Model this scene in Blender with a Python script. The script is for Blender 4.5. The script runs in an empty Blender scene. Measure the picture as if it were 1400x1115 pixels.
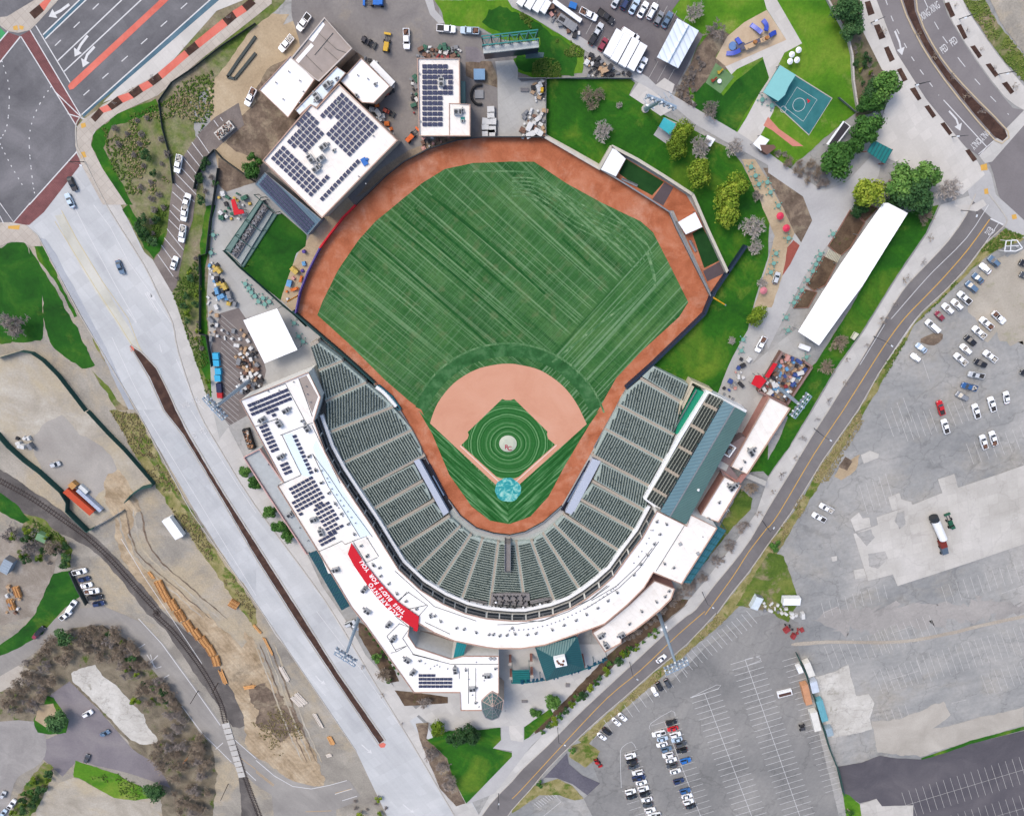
import bpy,math,random
from math import sin,cos,pi,radians,sqrt,atan2,hypot
from mathutils import Vector,Matrix,noise
from mathutils.geometry import tessellate_polygon
random.seed(7)
scene = bpy.context.scene
COL = scene.collection

# ------------------------------------------------------------------ camera, sky, sun, exposure
TILT = radians(18.0); CAM_H = 240.0; FPX = 980.0
cam_data = bpy.data.cameras.new('camera'); cam = bpy.data.objects.new('camera',cam_data); COL.objects.link(cam)
cam.location = (0,0,CAM_H); cam.rotation_euler = (-TILT,0,0)
cam_data.sensor_width = 36.0; cam_data.lens = FPX / 1400 * 36.0
cam_data.clip_start = 1.0; cam_data.clip_end = 6000.0
scene.camera = cam
SUN_EL,SUN_ROT = radians(52),radians(318)
world = bpy.data.worlds.new('World'); scene.world = world; world.use_nodes = True
wn = world.node_tree.nodes; wl = world.node_tree.links
bg = wn['Background']; bg.inputs['Strength'].default_value = 0.15
sky = wn.new('ShaderNodeTexSky'); sky.sky_type = 'NISHITA'; sky.sun_disc = False
sky.sun_elevation = SUN_EL; sky.sun_rotation = SUN_ROT; sky.dust_density = 3.0; sky.ozone_density = 0.6; sky.air_density = 1.0
wl.new(sky.outputs['Color'],bg.inputs['Color'])
sun_d = bpy.data.lights.new('sun','SUN'); sun = bpy.data.objects.new('sun',sun_d); COL.objects.link(sun)
sun_d.energy = 1.15; sun_d.angle = radians(22); sun_d.color = (1.0,0.93,0.84)
# direction towards the sun: azimuth from +Y clockwise = SUN_ROT
sdir = Vector((sin(SUN_ROT) * cos(SUN_EL),cos(SUN_ROT) * cos(SUN_EL),sin(SUN_EL)))
sun.rotation_euler = sdir.to_track_quat('Z','Y').to_euler()
vs = scene.view_settings; vs.view_transform = 'Standard'; vs.look = 'None'; vs.gamma = 1.0; vs.exposure = 0.80
vs.use_curve_mapping = False

# ------------------------------------------------------------------ survey: where a surveyed spot stands on the ground
FR = {'S1': (400,420,6.97),'S2': (420,560,6.97),'S3': (500,690,6.97),'S4': (690,690,6.97),'S5': (760,560,6.97),
      'S6': (830,480,6.97),'R1': (320,500,6.97),'R2': (380,620,6.97),'R3': (540,780,5.575),'R4': (680,800,6.194),
      'R5': (860,600,5.575),'R6': (800,740,6.97),'L': (260,480,7.96),'M': (440,800,6.97),'N': (840,800,6.97),
      'K': (1020,440,6.97),'H': (560,480,4.13),'J': (640,600,10.14),'U1': (260,230,4.13),'U2': (480,0,5.0),
      'U3': (920,0,5.385),'U4': (800,180,4.646),'U5': (990,200,5.068),'U6': (1000,800,5.068),'px': (0,0,1.0)}
for _r,_y in enumerate((0,280,560,835)):
 for _c in range(4):
  FR['%d%d' % (_r,_c)] = (350 * _c,_y,3.983)

def P(s):
 f,body = s.split('|'); ox,oy,k = FR[f.strip()]
 return [(ox + float(a.split(',')[0]) / k,oy + float(a.split(',')[1]) / k) for a in body.split()]

def G(p,z=0.0):
 x,y = p[0] - 700.0,p[1] - 557.5
 dy = -FPX * sin(TILT) - y * cos(TILT); dz = -FPX * cos(TILT) + y * sin(TILT)
 t = (CAM_H - z) / -dz
 return Vector((x * t,dy * t,z))

def W(s,z=0.0):
 return [G(p,z) for p in (P(s) if isinstance(s,str) else s)]

def proj(v):
 d = Vector((v[0],v[1],v[2] - CAM_H))
 a = d.x; f = -d.y * sin(TILT) - d.z * cos(TILT); b = -d.y * cos(TILT) + d.z * sin(TILT)
 return (700 + FPX * a / f,557.5 + FPX * b / f)

def height_of(base,top):
 g = G(base); best = (1e9,0)
 for i in range(1,180):
  q = proj((g.x,g.y,i * .25)); e = hypot(q[0] - top[0],q[1] - top[1])
  best = min(best,(e,i * .25))
 return best[1]

# ------------------------------------------------------------------ materials
KL = 1.5
def lin(c):
 c /= 255.0
 return c / 12.92 if c <= .04045 else ((c + .055) / 1.055) ** 2.4
def C(r,g,b,k=None):
 k = k or KL
 return (min(lin(r) / k,.86),min(lin(g) / k,.86),min(lin(b) / k,.86),1.0)

class NT:
 def __init__(s,name,rough=.9,metal=0.0,spec=.25):
  s.m = bpy.data.materials.new(name); s.m.use_nodes = True; s.t = s.m.node_tree
  s.b = s.t.nodes['Principled BSDF']
  s.b.inputs['Roughness'].default_value = rough; s.b.inputs['Metallic'].default_value = metal
  s.b.inputs['Specular IOR Level'].default_value = spec
  s.tc = s.t.nodes.new('ShaderNodeTexCoord').outputs['Object']
 def n(s,typ,**kw):
  o = s.t.nodes.new(typ)
  for k,v in kw.items():
   if k in ('operation','blend_type','data_type','feature','distance','noise_dimensions','wave_type','rings_direction','bands_direction','interpolation_type','clamp','offset'):
    setattr(o,k,v)
   else:
    o.inputs[k.replace('_',' ')].default_value = v
  return o
 def l(s,a,b): s.t.links.new(a,b)
 def noise(s,scale,detail=4,rough=.6,vec=None,dist=0.0):
  o = s.n('ShaderNodeTexNoise',Scale=scale,Detail=detail,Roughness=rough,Distortion=dist)
  s.l(vec if vec is not None else s.tc,o.inputs['Vector']); return o.outputs['Fac']
 def ramp(s,fac,stops):
  o = s.t.nodes.new('ShaderNodeValToRGB'); e = o.color_ramp.elements
  while len(e) < len(stops): e.new(.5)
  for el,(p,c) in zip(e,stops):
   el.position = p; el.color = c if len(c) == 4 else (*c,1)
  s.l(fac,o.inputs['Fac']); return o.outputs['Color']
 def mix(s,fac,a,b,mode='MIX'):
  o = s.t.nodes.new('ShaderNodeMix'); o.data_type = 'RGBA'; o.blend_type = mode
  for inp,v in ((o.inputs[0],fac),(o.inputs[6],a),(o.inputs[7],b)):
   if isinstance(v,(int,float)): inp.default_value = v
   elif isinstance(v,tuple): inp.default_value = v
   else: s.l(v,inp)
  return o.outputs[2]
 def math(s,op,a,b=0.0,c=None):
  o = s.t.nodes.new('ShaderNodeMath'); o.operation = op
  for i,v in enumerate((a,b) if c is None else (a,b,c)):
   if isinstance(v,(int,float)): o.inputs[i].default_value = v
   else: s.l(v,o.inputs[i])
  return o.outputs[0]
 def mapping(s,rot=0.0,scale=(1,1,1),loc=(0,0,0)):
  # shift first, then rotate, then scale
  a = s.n('ShaderNodeVectorMath',operation='ADD'); s.l(s.tc,a.inputs[0]); a.inputs[1].default_value = loc
  r = s.t.nodes.new('ShaderNodeVectorRotate'); r.rotation_type = 'Z_AXIS'; s.l(a.outputs[0],r.inputs['Vector']); r.inputs['Angle'].default_value = rot
  m = s.n('ShaderNodeVectorMath',operation='MULTIPLY'); s.l(r.outputs[0],m.inputs[0]); m.inputs[1].default_value = scale
  return m.outputs[0]
 def bump(s,h,strength=.3,dist=.05):
  o = s.n('ShaderNodeBump',Strength=strength,Distance=dist); s.l(h,o.inputs['Height']); s.l(o.outputs[0],s.b.inputs['Normal'])
 def out(s,col):
  if isinstance(col,tuple): s.b.inputs['Base Color'].default_value = col
  else: s.l(col,s.b.inputs['Base Color'])
  return s.m

MATS = {}
def ground_mat(name,cols,scale=.06,fine=1.6,amt=.22,cracks=0.0,crack_scale=.12,joints=None,joint_rot=0.0,joint_amt=.25,patches=None,pthr=(.5,.58),pscale=.08,streaks=None,rough=.92):
 """cols: three display colours from dark to light, mixed by broad noise; optional second cover (patches), cracks, slab joints."""
 if name in MATS: return MATS[name]
 t = NT(name,rough)
 n1 = t.noise(scale,7,.62,dist=.6)
 col = t.ramp(n1,[(.30,cols[0]),(.5,cols[1]),(.70,cols[2])])
 if patches:
  n3 = t.noise(pscale,9,.68,vec=t.mapping(loc=(31,77,0)),dist=.3)
  f = t.ramp(n3,[(pthr[0],(0,0,0)),(pthr[1],(1,1,1))])
  n4 = t.noise(.5,5,.7)
  pc = t.ramp(n4,[(.32,patches[0]),(.68,patches[1])])
  col = t.mix(f,col,pc)
 amt *= 1.35
 n2 = t.noise(fine,6,.78)
 v = t.ramp(n2,[(.27,(1 - amt,) * 3),(.73,(1 + amt * .8,) * 3)])
 col = t.mix(1.0,col,v,'MULTIPLY')
 if streaks:
  a,sc,am = streaks
  n5 = t.noise(1.0,5,.6,vec=t.mapping(rot=a,scale=(sc * .05,sc,1)))
  v = t.ramp(n5,[(.3,(1 - am,) * 3),(.7,(1 + am,) * 3)])
  col = t.mix(1.0,col,v,'MULTIPLY')
 if cracks:
  d = t.n('ShaderNodeTexNoise',Scale=.25,Detail=4.0); t.l(t.tc,d.inputs['Vector'])
  w = t.n('ShaderNodeVectorMath',operation='MULTIPLY_ADD'); t.l(d.outputs['Color'],w.inputs[0]); w.inputs[1].default_value = (9,9,0); t.l(t.tc,w.inputs[2])
  vo = t.n('ShaderNodeTexVoronoi',feature='DISTANCE_TO_EDGE',Scale=crack_scale); t.l(w.outputs[0],vo.inputs['Vector'])
  k = t.ramp(vo.outputs['Distance'],[(.0,(1 - cracks,) * 3),(.022,(1,1,1))])
  col = t.mix(1.0,col,k,'MULTIPLY')
 if joints:
  br = t.t.nodes.new('ShaderNodeTexBrick'); t.l(t.mapping(rot=joint_rot),br.inputs['Vector'])
  br.offset = 0; br.inputs['Scale'].default_value = 1.0
  br.inputs['Brick Width'].default_value = joints[0]; br.inputs['Row Height'].default_value = joints[1]
  br.inputs['Mortar Size'].default_value = .07; br.inputs['Mortar Smooth'].default_value = .4
  br.inputs['Color1'].default_value = (1,1,1,1); br.inputs['Color2'].default_value = (.9,.9,.9,1)
  br.inputs['Mortar'].default_value = (1 - joint_amt,) * 3 + (1,)
  col = t.mix(1.0,col,br.outputs['Color'],'MULTIPLY')
 t.bump(n2,.25,.05)
 MATS[name] = t.out(col); return MATS[name]

def flat_mat(name,col,rough=.7,metal=0.0,amt=.12,scale=.7,spec=.3,emit=None):
 if name in MATS: return MATS[name]
 t = NT(name,rough,metal,spec)
 n = t.noise(scale,6,.7)
 v = t.ramp(n,[(.3,(1 - amt,) * 3),(.7,(1 + amt * .6,) * 3)])
 MATS[name] = t.out(t.mix(1.0,col,v,'MULTIPLY')); return MATS[name]

asphalt_road = ground_mat('asphalt_road',[C(114,110,110),C(126,122,122),C(138,134,132)],.05,2.5,.08,streaks=(radians(50),.6,.05))
asphalt_nw = ground_mat('asphalt_northwest',[C(98,97,101),C(118,117,120),C(140,138,141)],.06,1.8,.10,streaks=(radians(-38),.35,.10))
asphalt_ne = ground_mat('asphalt_northeast',[C(124,119,120),C(134,129,130),C(144,139,139)],.06,2.0,.07)
asphalt_old = ground_mat('asphalt_weathered',[C(136,138,139),C(162,162,160),C(188,185,180)],.028,.7,.13,streaks=(radians(-16),.45,.06),cracks=.22,crack_scale=.07,patches=[C(150,146,134),C(186,180,172)],pthr=(.52,.70),pscale=.03)
asphalt_south = ground_mat('asphalt_south_lot',[C(126,126,125),C(143,142,140),C(160,158,154)],.04,.8,.12,streaks=(radians(-75),.5,.05),cracks=.2,crack_scale=.06)
asphalt_black = ground_mat('asphalt_fresh',[C(82,79,86),C(94,91,97),C(110,106,110)],.05,1.4,.10,patches=[C(112,108,110),C(128,124,124)],pthr=(.60,.74),pscale=.03)
asphalt_yard = ground_mat('asphalt_yard',[C(126,121,120),C(142,137,134),C(160,154,148)],.06,1.2,.12,patches=[C(166,154,136),C(180,168,150)],pthr=(.56,.68),pscale=.04)
asphalt_purple = ground_mat('asphalt_aged',[C(122,116,122),C(138,132,136),C(152,146,146)],.06,1.4,.12)
gravel_grey = ground_mat('gravel_grey',[C(140,134,126),C(164,158,147),C(188,180,168)],.06,1.6,.2,streaks=(radians(58),.5,.06),patches=[C(178,164,140),C(192,178,152)],pthr=(.48,.62),pscale=.035)
gravel_dark = ground_mat('gravel_dark',[C(84,80,78),C(104,99,96),C(126,120,115)],.12,2.6,.18)
lot_pale = ground_mat('lot_pale',[C(160,152,138),C(184,176,162),C(204,198,186)],.08,1.3,.15,patches=[C(186,172,146),C(196,184,158)],pthr=(.46,.62),pscale=.04)
dirt_rut = ground_mat('dirt_rutted',[C(150,130,102),C(184,164,136),C(208,192,166)],.12,.8,.22,streaks=(radians(58),.9,.16),patches=[C(132,118,100),C(160,146,124)],pthr=(.56,.68),pscale=.06)
dirt_tan = ground_mat('dirt_tan',[C(170,150,122),C(190,170,140),C(206,188,160)],.08,1.6,.15)
sand_play = ground_mat('play_sand',[C(196,172,144),C(206,184,156),C(214,194,168)],.2,2.5,.06)
dirt_brown = ground_mat('dirt_brown',[C(92,78,66),C(122,106,92),C(156,138,118)],.25,1.3,.28,patches=[C(150,138,116),C(176,162,138)],pthr=(.52,.68),pscale=.12)
mulch = ground_mat('mulch',[C(62,44,38),C(78,56,48),C(100,76,64)],.4,3.0,.25)
soil_bed = ground_mat('planting_soil',[C(78,62,50),C(98,80,64),C(122,104,84)],.3,2.5,.28,patches=[C(60,74,30),C(96,100,50)],pthr=(.58,.66),pscale=.2)
concrete_w = ground_mat('concrete_road',[C(194,196,198),C(206,208,209),C(216,217,217)],.04,1.4,.05,joints=(4.6,3.8),joint_rot=radians(58),joint_amt=.10,streaks=(radians(58),.35,.05))
concrete_walk = ground_mat('concrete_walk',[C(196,194,190),C(208,205,200),C(220,217,212)],.06,1.8,.05,joints=(3.0,3.0),joint_rot=radians(58),joint_amt=.12)
concrete_ne = ground_mat('concrete_plaza',[C(206,201,194),C(216,212,206),C(226,222,216)],.05,1.6,.05,joints=(3.0,3.0),joint_rot=radians(-38),joint_amt=.10)
concourse = ground_mat('concourse_concrete',[C(176,174,170),C(188,187,183),C(200,199,194)],.06,1.5,.06,joints=(4.0,4.0),joint_rot=radians(58),joint_amt=.10)
concrete_slab = ground_mat('slab_concrete',[C(192,188,180),C(208,204,197),C(220,216,210)],.05,1.2,.06,joints=(3.6,4.2),joint_rot=radians(-16),joint_amt=.13,cracks=.10,crack_scale=.05)
concrete_rough = ground_mat('broken_slab',[C(184,180,172),C(206,202,194),C(224,221,214)],.12,1.3,.12,cracks=.25,crack_scale=.12,patches=[C(150,146,134),C(176,172,160)],pthr=(.60,.68),pscale=.12)
concrete_tan = ground_mat('sidewalk_tan',[C(190,180,168),C(202,192,180),C(212,204,192)],.1,2.0,.06,joints=(2.0,2.0),joint_rot=radians(-38))
path_conc = ground_mat('path_concrete',[C(178,177,176),C(190,189,188),C(202,201,199)],.05,1.2,.06)
brick_red = ground_mat('crosswalk_brick',[C(118,80,80),C(140,92,92),C(158,106,104)],.2,3.0,.14,joints=(.6,.3),joint_rot=radians(-40))
paint_red = ground_mat('median_red',[C(214,108,92),C(226,122,106),C(234,134,118)],.2,2.0,.06)
bike_blue = ground_mat('bike_lane_blue',[C(72,100,116),C(86,116,132),C(100,130,146)],.12,2.0,.10)
path_brick = ground_mat('parking_path',[C(118,108,104),C(134,124,119),C(150,140,133)],.1,2.4,.10,joints=(.8,.4),joint_rot=radians(20),joint_amt=.15)
lawn = ground_mat('lawn',[C(24,80,12),C(46,106,16),C(104,134,36)],.06,1.0,.22,streaks=(radians(35),.7,.10),patches=[C(96,128,30),C(128,140,60)],pthr=(.58,.72),pscale=.06)
lawn_bright = ground_mat('lawn_bright',[C(58,112,18),C(88,138,26),C(126,152,50)],.07,1.0,.2,patches=[C(146,154,74),C(176,170,112)],pthr=(.56,.72),pscale=.05)
lawn_dark = ground_mat('lawn_dark',[C(20,70,12),C(34,94,18),C(64,114,30)],.08,.9,.2,patches=[C(80,118,30),C(104,126,44)],pthr=(.57,.70),pscale=.07)
rough_grass = ground_mat('rough_grass',[C(60,92,26),C(96,118,44),C(134,138,70)],.10,1.2,.22,patches=[C(130,116,90),C(168,154,126)],pthr=(.50,.60),pscale=.09)
verge = ground_mat('dry_verge',[C(108,116,56),C(150,142,92),C(178,166,124)],.22,1.8,.24,patches=[C(76,104,30),C(104,122,44)],pthr=(.52,.60),pscale=.14)
island_mix = ground_mat('rough_island',[C(122,112,90),C(150,138,114),C(176,164,140)],.14,1.3,.26,patches=[C(72,104,30),C(122,134,66)],pthr=(.42,.58),pscale=.055)
clay = ground_mat('infield_clay',[C(210,150,122),C(217,160,132),C(222,168,142)],.07,2.0,.03)
track = ground_mat('warning_track',[C(160,90,58),C(188,112,78),C(206,138,106)],.14,1.8,.12,patches=[C(194,128,100),C(212,158,130)],pthr=(.52,.68),pscale=.1)
rubber_teal = ground_mat('court_teal',[C(44,108,112),C(56,122,126),C(66,132,134)],.2,3.0,.05)
bullpen_turf = ground_mat('bullpen_turf',[C(20,62,22),C(28,72,28),C(36,80,34)],.2,3.0,.12)
green_play = ground_mat('play_mat_green',[C(96,130,86),C(110,144,98),C(122,154,110)],.3,3.0,.06)
paint_white = flat_mat('road_paint',C(226,226,226),.7,amt=.12,scale=1.0)
paint_faded = flat_mat('faded_paint',C(190,188,184),.8,amt=.14,scale=.6)
paint_yellow = flat_mat('yellow_paint',C(222,174,84),.7,amt=.12)
paint_yfaded = flat_mat('faded_yellow_paint',C(212,196,150),.7,amt=.12)

# ------------------------------------------------------------------ mesh building
class MB:
 def __init__(s): s.v = []; s.f = []; s.mi = []
 def face(s,pts,mi=0):
  b = len(s.v); s.v += [tuple(p) for p in pts]; s.f.append(tuple(range(b,b + len(pts)))); s.mi.append(mi)
 def tri_poly(s,pts,z=None,mi=0,up=True):
  b = len(s.v)
  P3 = [Vector((p[0],p[1],p[2] if z is None else z)) for p in pts]
  s.v += [tuple(p) for p in P3]
  for t in tessellate_polygon([P3]):
   a,c,d = [P3[i] for i in t]
   nz = (c.x - a.x) * (d.y - a.y) - (c.y - a.y) * (d.x - a.x)
   t = tuple(b + i for i in (t if (nz > 0) == up else (t[0],t[2],t[1])))
   s.f.append(t); s.mi.append(mi)
 def prism(s,pts,z0,z1,mi=0,side=None,bottom=False):
  """vertical prism; z1 may be None to use each point's own z"""
  n = len(pts); top = [(p[0],p[1],p[2] if z1 is None else z1) for p in pts]
  area = sum(top[i][0] * top[(i + 1) % n][1] - top[(i + 1) % n][0] * top[i][1] for i in range(n))
  if area < 0: top.reverse()
  s.tri_poly(top,mi=mi)
  sm = mi if side is None else side
  for i in range(n):
   a,b = top[i],top[(i + 1) % n]
   s.face([(a[0],a[1],z0),(b[0],b[1],z0),b,a],sm)
  if bottom: s.tri_poly([(a[0],a[1],z0) for a in top],mi=sm,up=False)
 def box(s,c,size,rot=0.0,mi=0,taper=1.0):
  hx,hy,hz = size[0] / 2,size[1] / 2,size[2] / 2; ca,sa = cos(rot),sin(rot)
  def q(x,y,z): return (c[0] + x * ca - y * sa,c[1] + x * sa + y * ca,c[2] + z)
  b = [q(-hx,-hy,-hz),q(hx,-hy,-hz),q(hx,hy,-hz),q(-hx,hy,-hz)]
  t = [q(-hx * taper,-hy * taper,hz),q(hx * taper,-hy * taper,hz),q(hx * taper,hy * taper,hz),q(-hx * taper,hy * taper,hz)]
  s.face(t,mi); s.face(b[::-1],mi)
  for i in range(4): s.face([b[i],b[(i + 1) % 4],t[(i + 1) % 4],t[i]],mi)
 def bar(s,a,b,w,h=None,mi=0):
  a,b = Vector(a),Vector(b); d = (b - a)
  if d.length < 1e-6: return
  d.normalize(); u = Vector((0,0,1)) if abs(d.z) < .95 else Vector((1,0,0))
  x = d.cross(u).normalized() * w / 2; y = x.cross(d).normalized() * (h or w) / 2
  A = [a - x - y,a + x - y,a + x + y,a - x + y]; B = [p + (b - a) for p in A]
  s.face(A[::-1],mi); s.face(B,mi)
  for i in range(4): s.face([A[i],A[(i + 1) % 4],B[(i + 1) % 4],B[i]],mi)
 def tube(s,a,b,r0,r1=None,n=6,mi=0,cap=True):
  a,b = Vector(a),Vector(b); r1 = r0 if r1 is None else r1; d = (b - a)
  if d.length < 1e-6: return
  d.normalize(); u = Vector((0,0,1)) if abs(d.z) < .95 else Vector((1,0,0))
  x = d.cross(u).normalized(); y = x.cross(d)
  A = [a + (x * cos(2 * pi * i / n) - y * sin(2 * pi * i / n)) * r0 for i in range(n)]
  B = [b + (x * cos(2 * pi * i / n) - y * sin(2 * pi * i / n)) * r1 for i in range(n)]
  for i in range(n): s.face([A[i],A[(i + 1) % n],B[(i + 1) % n],B[i]],mi)
  if cap: s.face(B,mi); s.face(A[::-1],mi)
 def ribbon(s,path,w,z0,z1,mi=0,closed=False,flat=False):
  """a band of width w along a path of 3D points; flat: only the top sheet at z1"""
  n = len(path); pts = [Vector((p[0],p[1],0)) for p in path]; L = []; R = []
  for i in range(n):
   if closed: a,b = pts[(i - 1) % n],pts[(i + 1) % n]
   else: a,b = pts[max(i - 1,0)],pts[min(i + 1,n - 1)]
   d = (b - a); d = d.normalized() if d.length > 1e-6 else Vector((1,0,0)); nn = Vector((-d.y,d.x,0)) * w / 2
   L.append(pts[i] + nn); R.append(pts[i] - nn)
  m = n if closed else n - 1
  for i in range(m):
   j = (i + 1) % n; l0,l1,r0,r1 = L[i],L[j],R[i],R[j]
   up = lambda q,z: (q.x,q.y,z)
   s.face([up(r0,z1),up(r1,z1),up(l1,z1),up(l0,z1)],mi)
   if not flat:
    s.face([up(l0,z0),up(l0,z1),up(l1,z1),up(l1,z0)],mi)
    s.face([up(r0,z1),up(r0,z0),up(r1,z0),up(r1,z1)],mi)
  if not flat and not closed:
   for i,o in ((0,0),(n - 1,1)):
    q = [(L[i].x,L[i].y,z0),(R[i].x,R[i].y,z0),(R[i].x,R[i].y,z1),(L[i].x,L[i].y,z1)]
    s.face(q if not o else q[::-1],mi)
 def mesh(s,name,mats,smooth=False):
  me = bpy.data.meshes.new(name); me.from_pydata(s.v,[],s.f)
  for m in (mats if isinstance(mats,(list,tuple)) else [mats]): me.materials.append(m)
  if any(s.mi): me.polygons.foreach_set('material_index',s.mi)
  if smooth: me.polygons.foreach_set('use_smooth',[True] * len(me.polygons))
  me.update(); return me
 def obj(s,name,mats,parent=None,local=False,smooth=False):
  return link(s.mesh(name,mats,smooth),name,parent,local)

def link(me,name,parent=None,local=False):
 o = bpy.data.objects.new(name,me); COL.objects.link(o)
 if parent is not None:
  o.parent = parent
  if not local and parent.parent is None: o.location = -parent.location
 return o
def tag(o,label=None,cat=None,group=None,kind=None):
 if label: o['label'] = label
 if cat: o['category'] = cat
 if group: o['group'] = group
 if kind: o['kind'] = kind
 return o
def thing(name,label,cat,loc=(0,0,0),rot=0.0,group=None):
 o = bpy.data.objects.new(name,None); COL.objects.link(o); o.location = loc; o.rotation_euler = (0,0,rot)
 return tag(o,label,cat,group)
def centre(pts):
 n = len(pts); return Vector((sum(p[0] for p in pts) / n,sum(p[1] for p in pts) / n,0))
KIDS = {}
def kids(o):
 if o not in KIDS: KIDS[o] = [(c,[g for g in c.children]) for c in o.children]
 return KIDS[o]
def copy_tree(o):
 """a copy of a thing with copies of its parts and sub-parts"""
 n = o.copy(); COL.objects.link(n); mine = []
 for c,gs in kids(o):
  d = c.copy(); COL.objects.link(d); d.parent = n; mine.append((d,[]))
  for g_ in gs: e = g_.copy(); COL.objects.link(e); e.parent = d
 KIDS[n] = mine; return n

def wobble(pts,amp,step=1.2,seed=0.0,fr=.35):
 out = []; n = len(pts)
 for i in range(n):
  a,b = pts[i],pts[(i + 1) % n]; d = (b - a).length; k = max(1,int(d / step))
  for j in range(k):
   p = a.lerp(b,j / k); q = Vector((p.x * fr,p.y * fr,seed))
   dx = noise.noise(q) + .5 * noise.noise(q * 2.7); dy = noise.noise(q + Vector((40,9,3))) + .5 * noise.noise(q * 2.7 + Vector((7,7,7)))
   out.append(Vector((p.x + dx * amp,p.y + dy * amp,p.z)))
 return out
def smooth_path(pts,k=4,closed=False):
 out = []; n = len(pts); seg = n if closed else n - 1
 g = lambda i: pts[i % n] if closed else pts[max(0,min(n - 1,i))]
 for i in range(seg):
  p0,p1,p2,p3 = g(i - 1),g(i),g(i + 1),g(i + 2)
  for j in range(k):
   t = j / k
   out.append(0.5 * ((2 * p1) + (p2 - p0) * t + (2 * p0 - 5 * p1 + 4 * p2 - p3) * t * t + (3 * p1 - p0 - 3 * p2 + p3) * t ** 3))
 if not closed: out.append(pts[-1].copy())
 return out
def zl(level): return .012 * level
_ct = [0]
def nudge(k=12,d=.0009):
 _ct[0] += 1; return (_ct[0] % k) * d
def sheet(name,s,level,mat,amp=0.0,smooth=0,kind='structure',parent=None,label=None,cat=None,step=1.2):
 pts = W(s) if isinstance(s,(str,list)) and not (isinstance(s,list) and isinstance(s[0],Vector)) else s
 if smooth: pts = smooth_path(pts,smooth,True)
 if amp: pts = wobble(pts,amp,step,seed=level * 3.1)
 mb = MB(); mb.tri_poly(pts,z=zl(level) + nudge()); o = mb.obj(name,mat,parent)
 return tag(o,label,cat,None,kind)
def ellipse(c,rx,ry=None,n=40,a0=0,a1=2 * pi):
 ry = ry or rx
 return [Vector((c[0] + rx * cos(a0 + (a1 - a0) * i / n),c[1] + ry * sin(a0 + (a1 - a0) * i / n),0)) for i in range(n)]
# ------------------------------------------------------------------ the ground, zone by zone (each sheet 4 mm above the one below)
g = MB(); g.face([(-2500,-2500,0),(2500,-2500,0),(2500,2500,0),(-2500,2500,0)])
tag(g.obj('ground',asphalt_old),kind='structure')
sheet('dirt_ground','px|-260,200 -60,303 36,308 52,322 187,560 350,824 487,1026 640,1260 -260,1260',1,gravel_grey,.5)
sheet('hillside','px|120,-160 420,-160 392,0 330,60 295,110 260,140 290,330 300,470 290,556 250,520 236,470 205,370 118,225 100,160 130,120 298,0',2,island_mix,.6)

# north-west avenue and its intersection
nw = sheet('north_road','px|-260,-160 470,-160 298,0 200,85 112,157 104,168 104,207 37,307 0,304 -260,300',3,asphalt_nw)
sheet('crosswalk_paving','00|110,195 165,165 445,640 418,690 ',4,brick_red,parent=None)
sheet('crosswalk_paving','00|415,830 445,890 240,1155 160,1225 60,1225 ',4,brick_red)
sheet('crosswalk_paving','00|0,235 40,175 110,200 0,345',4,brick_red)
sheet('crosswalk_paving','10|145,110 85,95 150,0 250,0',4,brick_red)
sheet('bike_lane','00|445,620 1140,0 1195,0 640,480 540,560 455,640',4,bike_blue)
sheet('bike_lane','00|235,190 430,0 470,0 245,215',4,bike_blue)
sheet('bike_box','00|0,150 35,185 0,225',4,flat_mat('bike_green',C(60,160,96)))
sheet('bus_pad','00|1195,0 1330,0 1180,60 880,400 640,530 560,560 640,480',4,concrete_ne)
sheet('red_median','00|370,470 385,450 850,20 870,0 920,0 400,485 380,490',5,paint_red)
m = MB()
def stripe(mb,s,w=.15,z=5,smooth=0,dash=None):
 p = W(s) if isinstance(s,str) else s
 if smooth: p = smooth_path(p,smooth)
 if dash is None: mb.ribbon(p,w,0,zl(z) + nudge(10,.0006),flat=True); return
 on,off = dash
 for a,b in zip(p[:-1],p[1:]):
  L = (b - a).length; t = 0
  while t < L:
   mb.ribbon([a.lerp(b,t / L),a.lerp(b,min(L,t + on) / L)],w,0,zl(z),flat=True); t += on + off
def tile(s,f): return f + '|' + s
for s in ('115,200 425,700','165,165 455,655','195,140 382,450','445,625 1145,0','235,190 435,0','247,213 470,0','315,332 665,0','350,390 770,0','0,340 112,200','160,1115 418,828','0,225 45,172','300,500 460,655','370,620 500,660'):
 stripe(m,tile(s,'00'),.32,6)
for s in ('300,250 560,0','455,520 1040,0'): stripe(m,tile(s,'00'),.26,6,dash=(2.6,5.6))
for s in ('10,330 50,480 40,680 0,760','280,470 200,600 160,750 175,960 190,1060','0,780 60,900 130,1020'): stripe(m,tile(s,'00'),.28,6,smooth=4,dash=(.5,1.8))
for s in ('0,-10 75,95 165,-10','0,60 20,100'): stripe(m,tile(s,'10'),.28,6)
def arrow(mb,s,w=.5,z=6,head=1.4):
 p = W(s); mb.ribbon(p,w,0,zl(z),flat=True); a,b = p[-2],p[-1]; d = (b - a).normalized(); n_ = Vector((-d.y,d.x,0))
 mb.tri_poly([b - n_ * head * .6,b + n_ * head * .6,b + d * head],z=zl(z + .5))
for s in ('378,25 330,60 300,75','478,195 440,245 425,275','515,255 475,300 465,330'): arrow(m,tile(s,'00'),.7,6,2.2)
tag(m.obj('road_markings',paint_white,nw),kind='structure')

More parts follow.
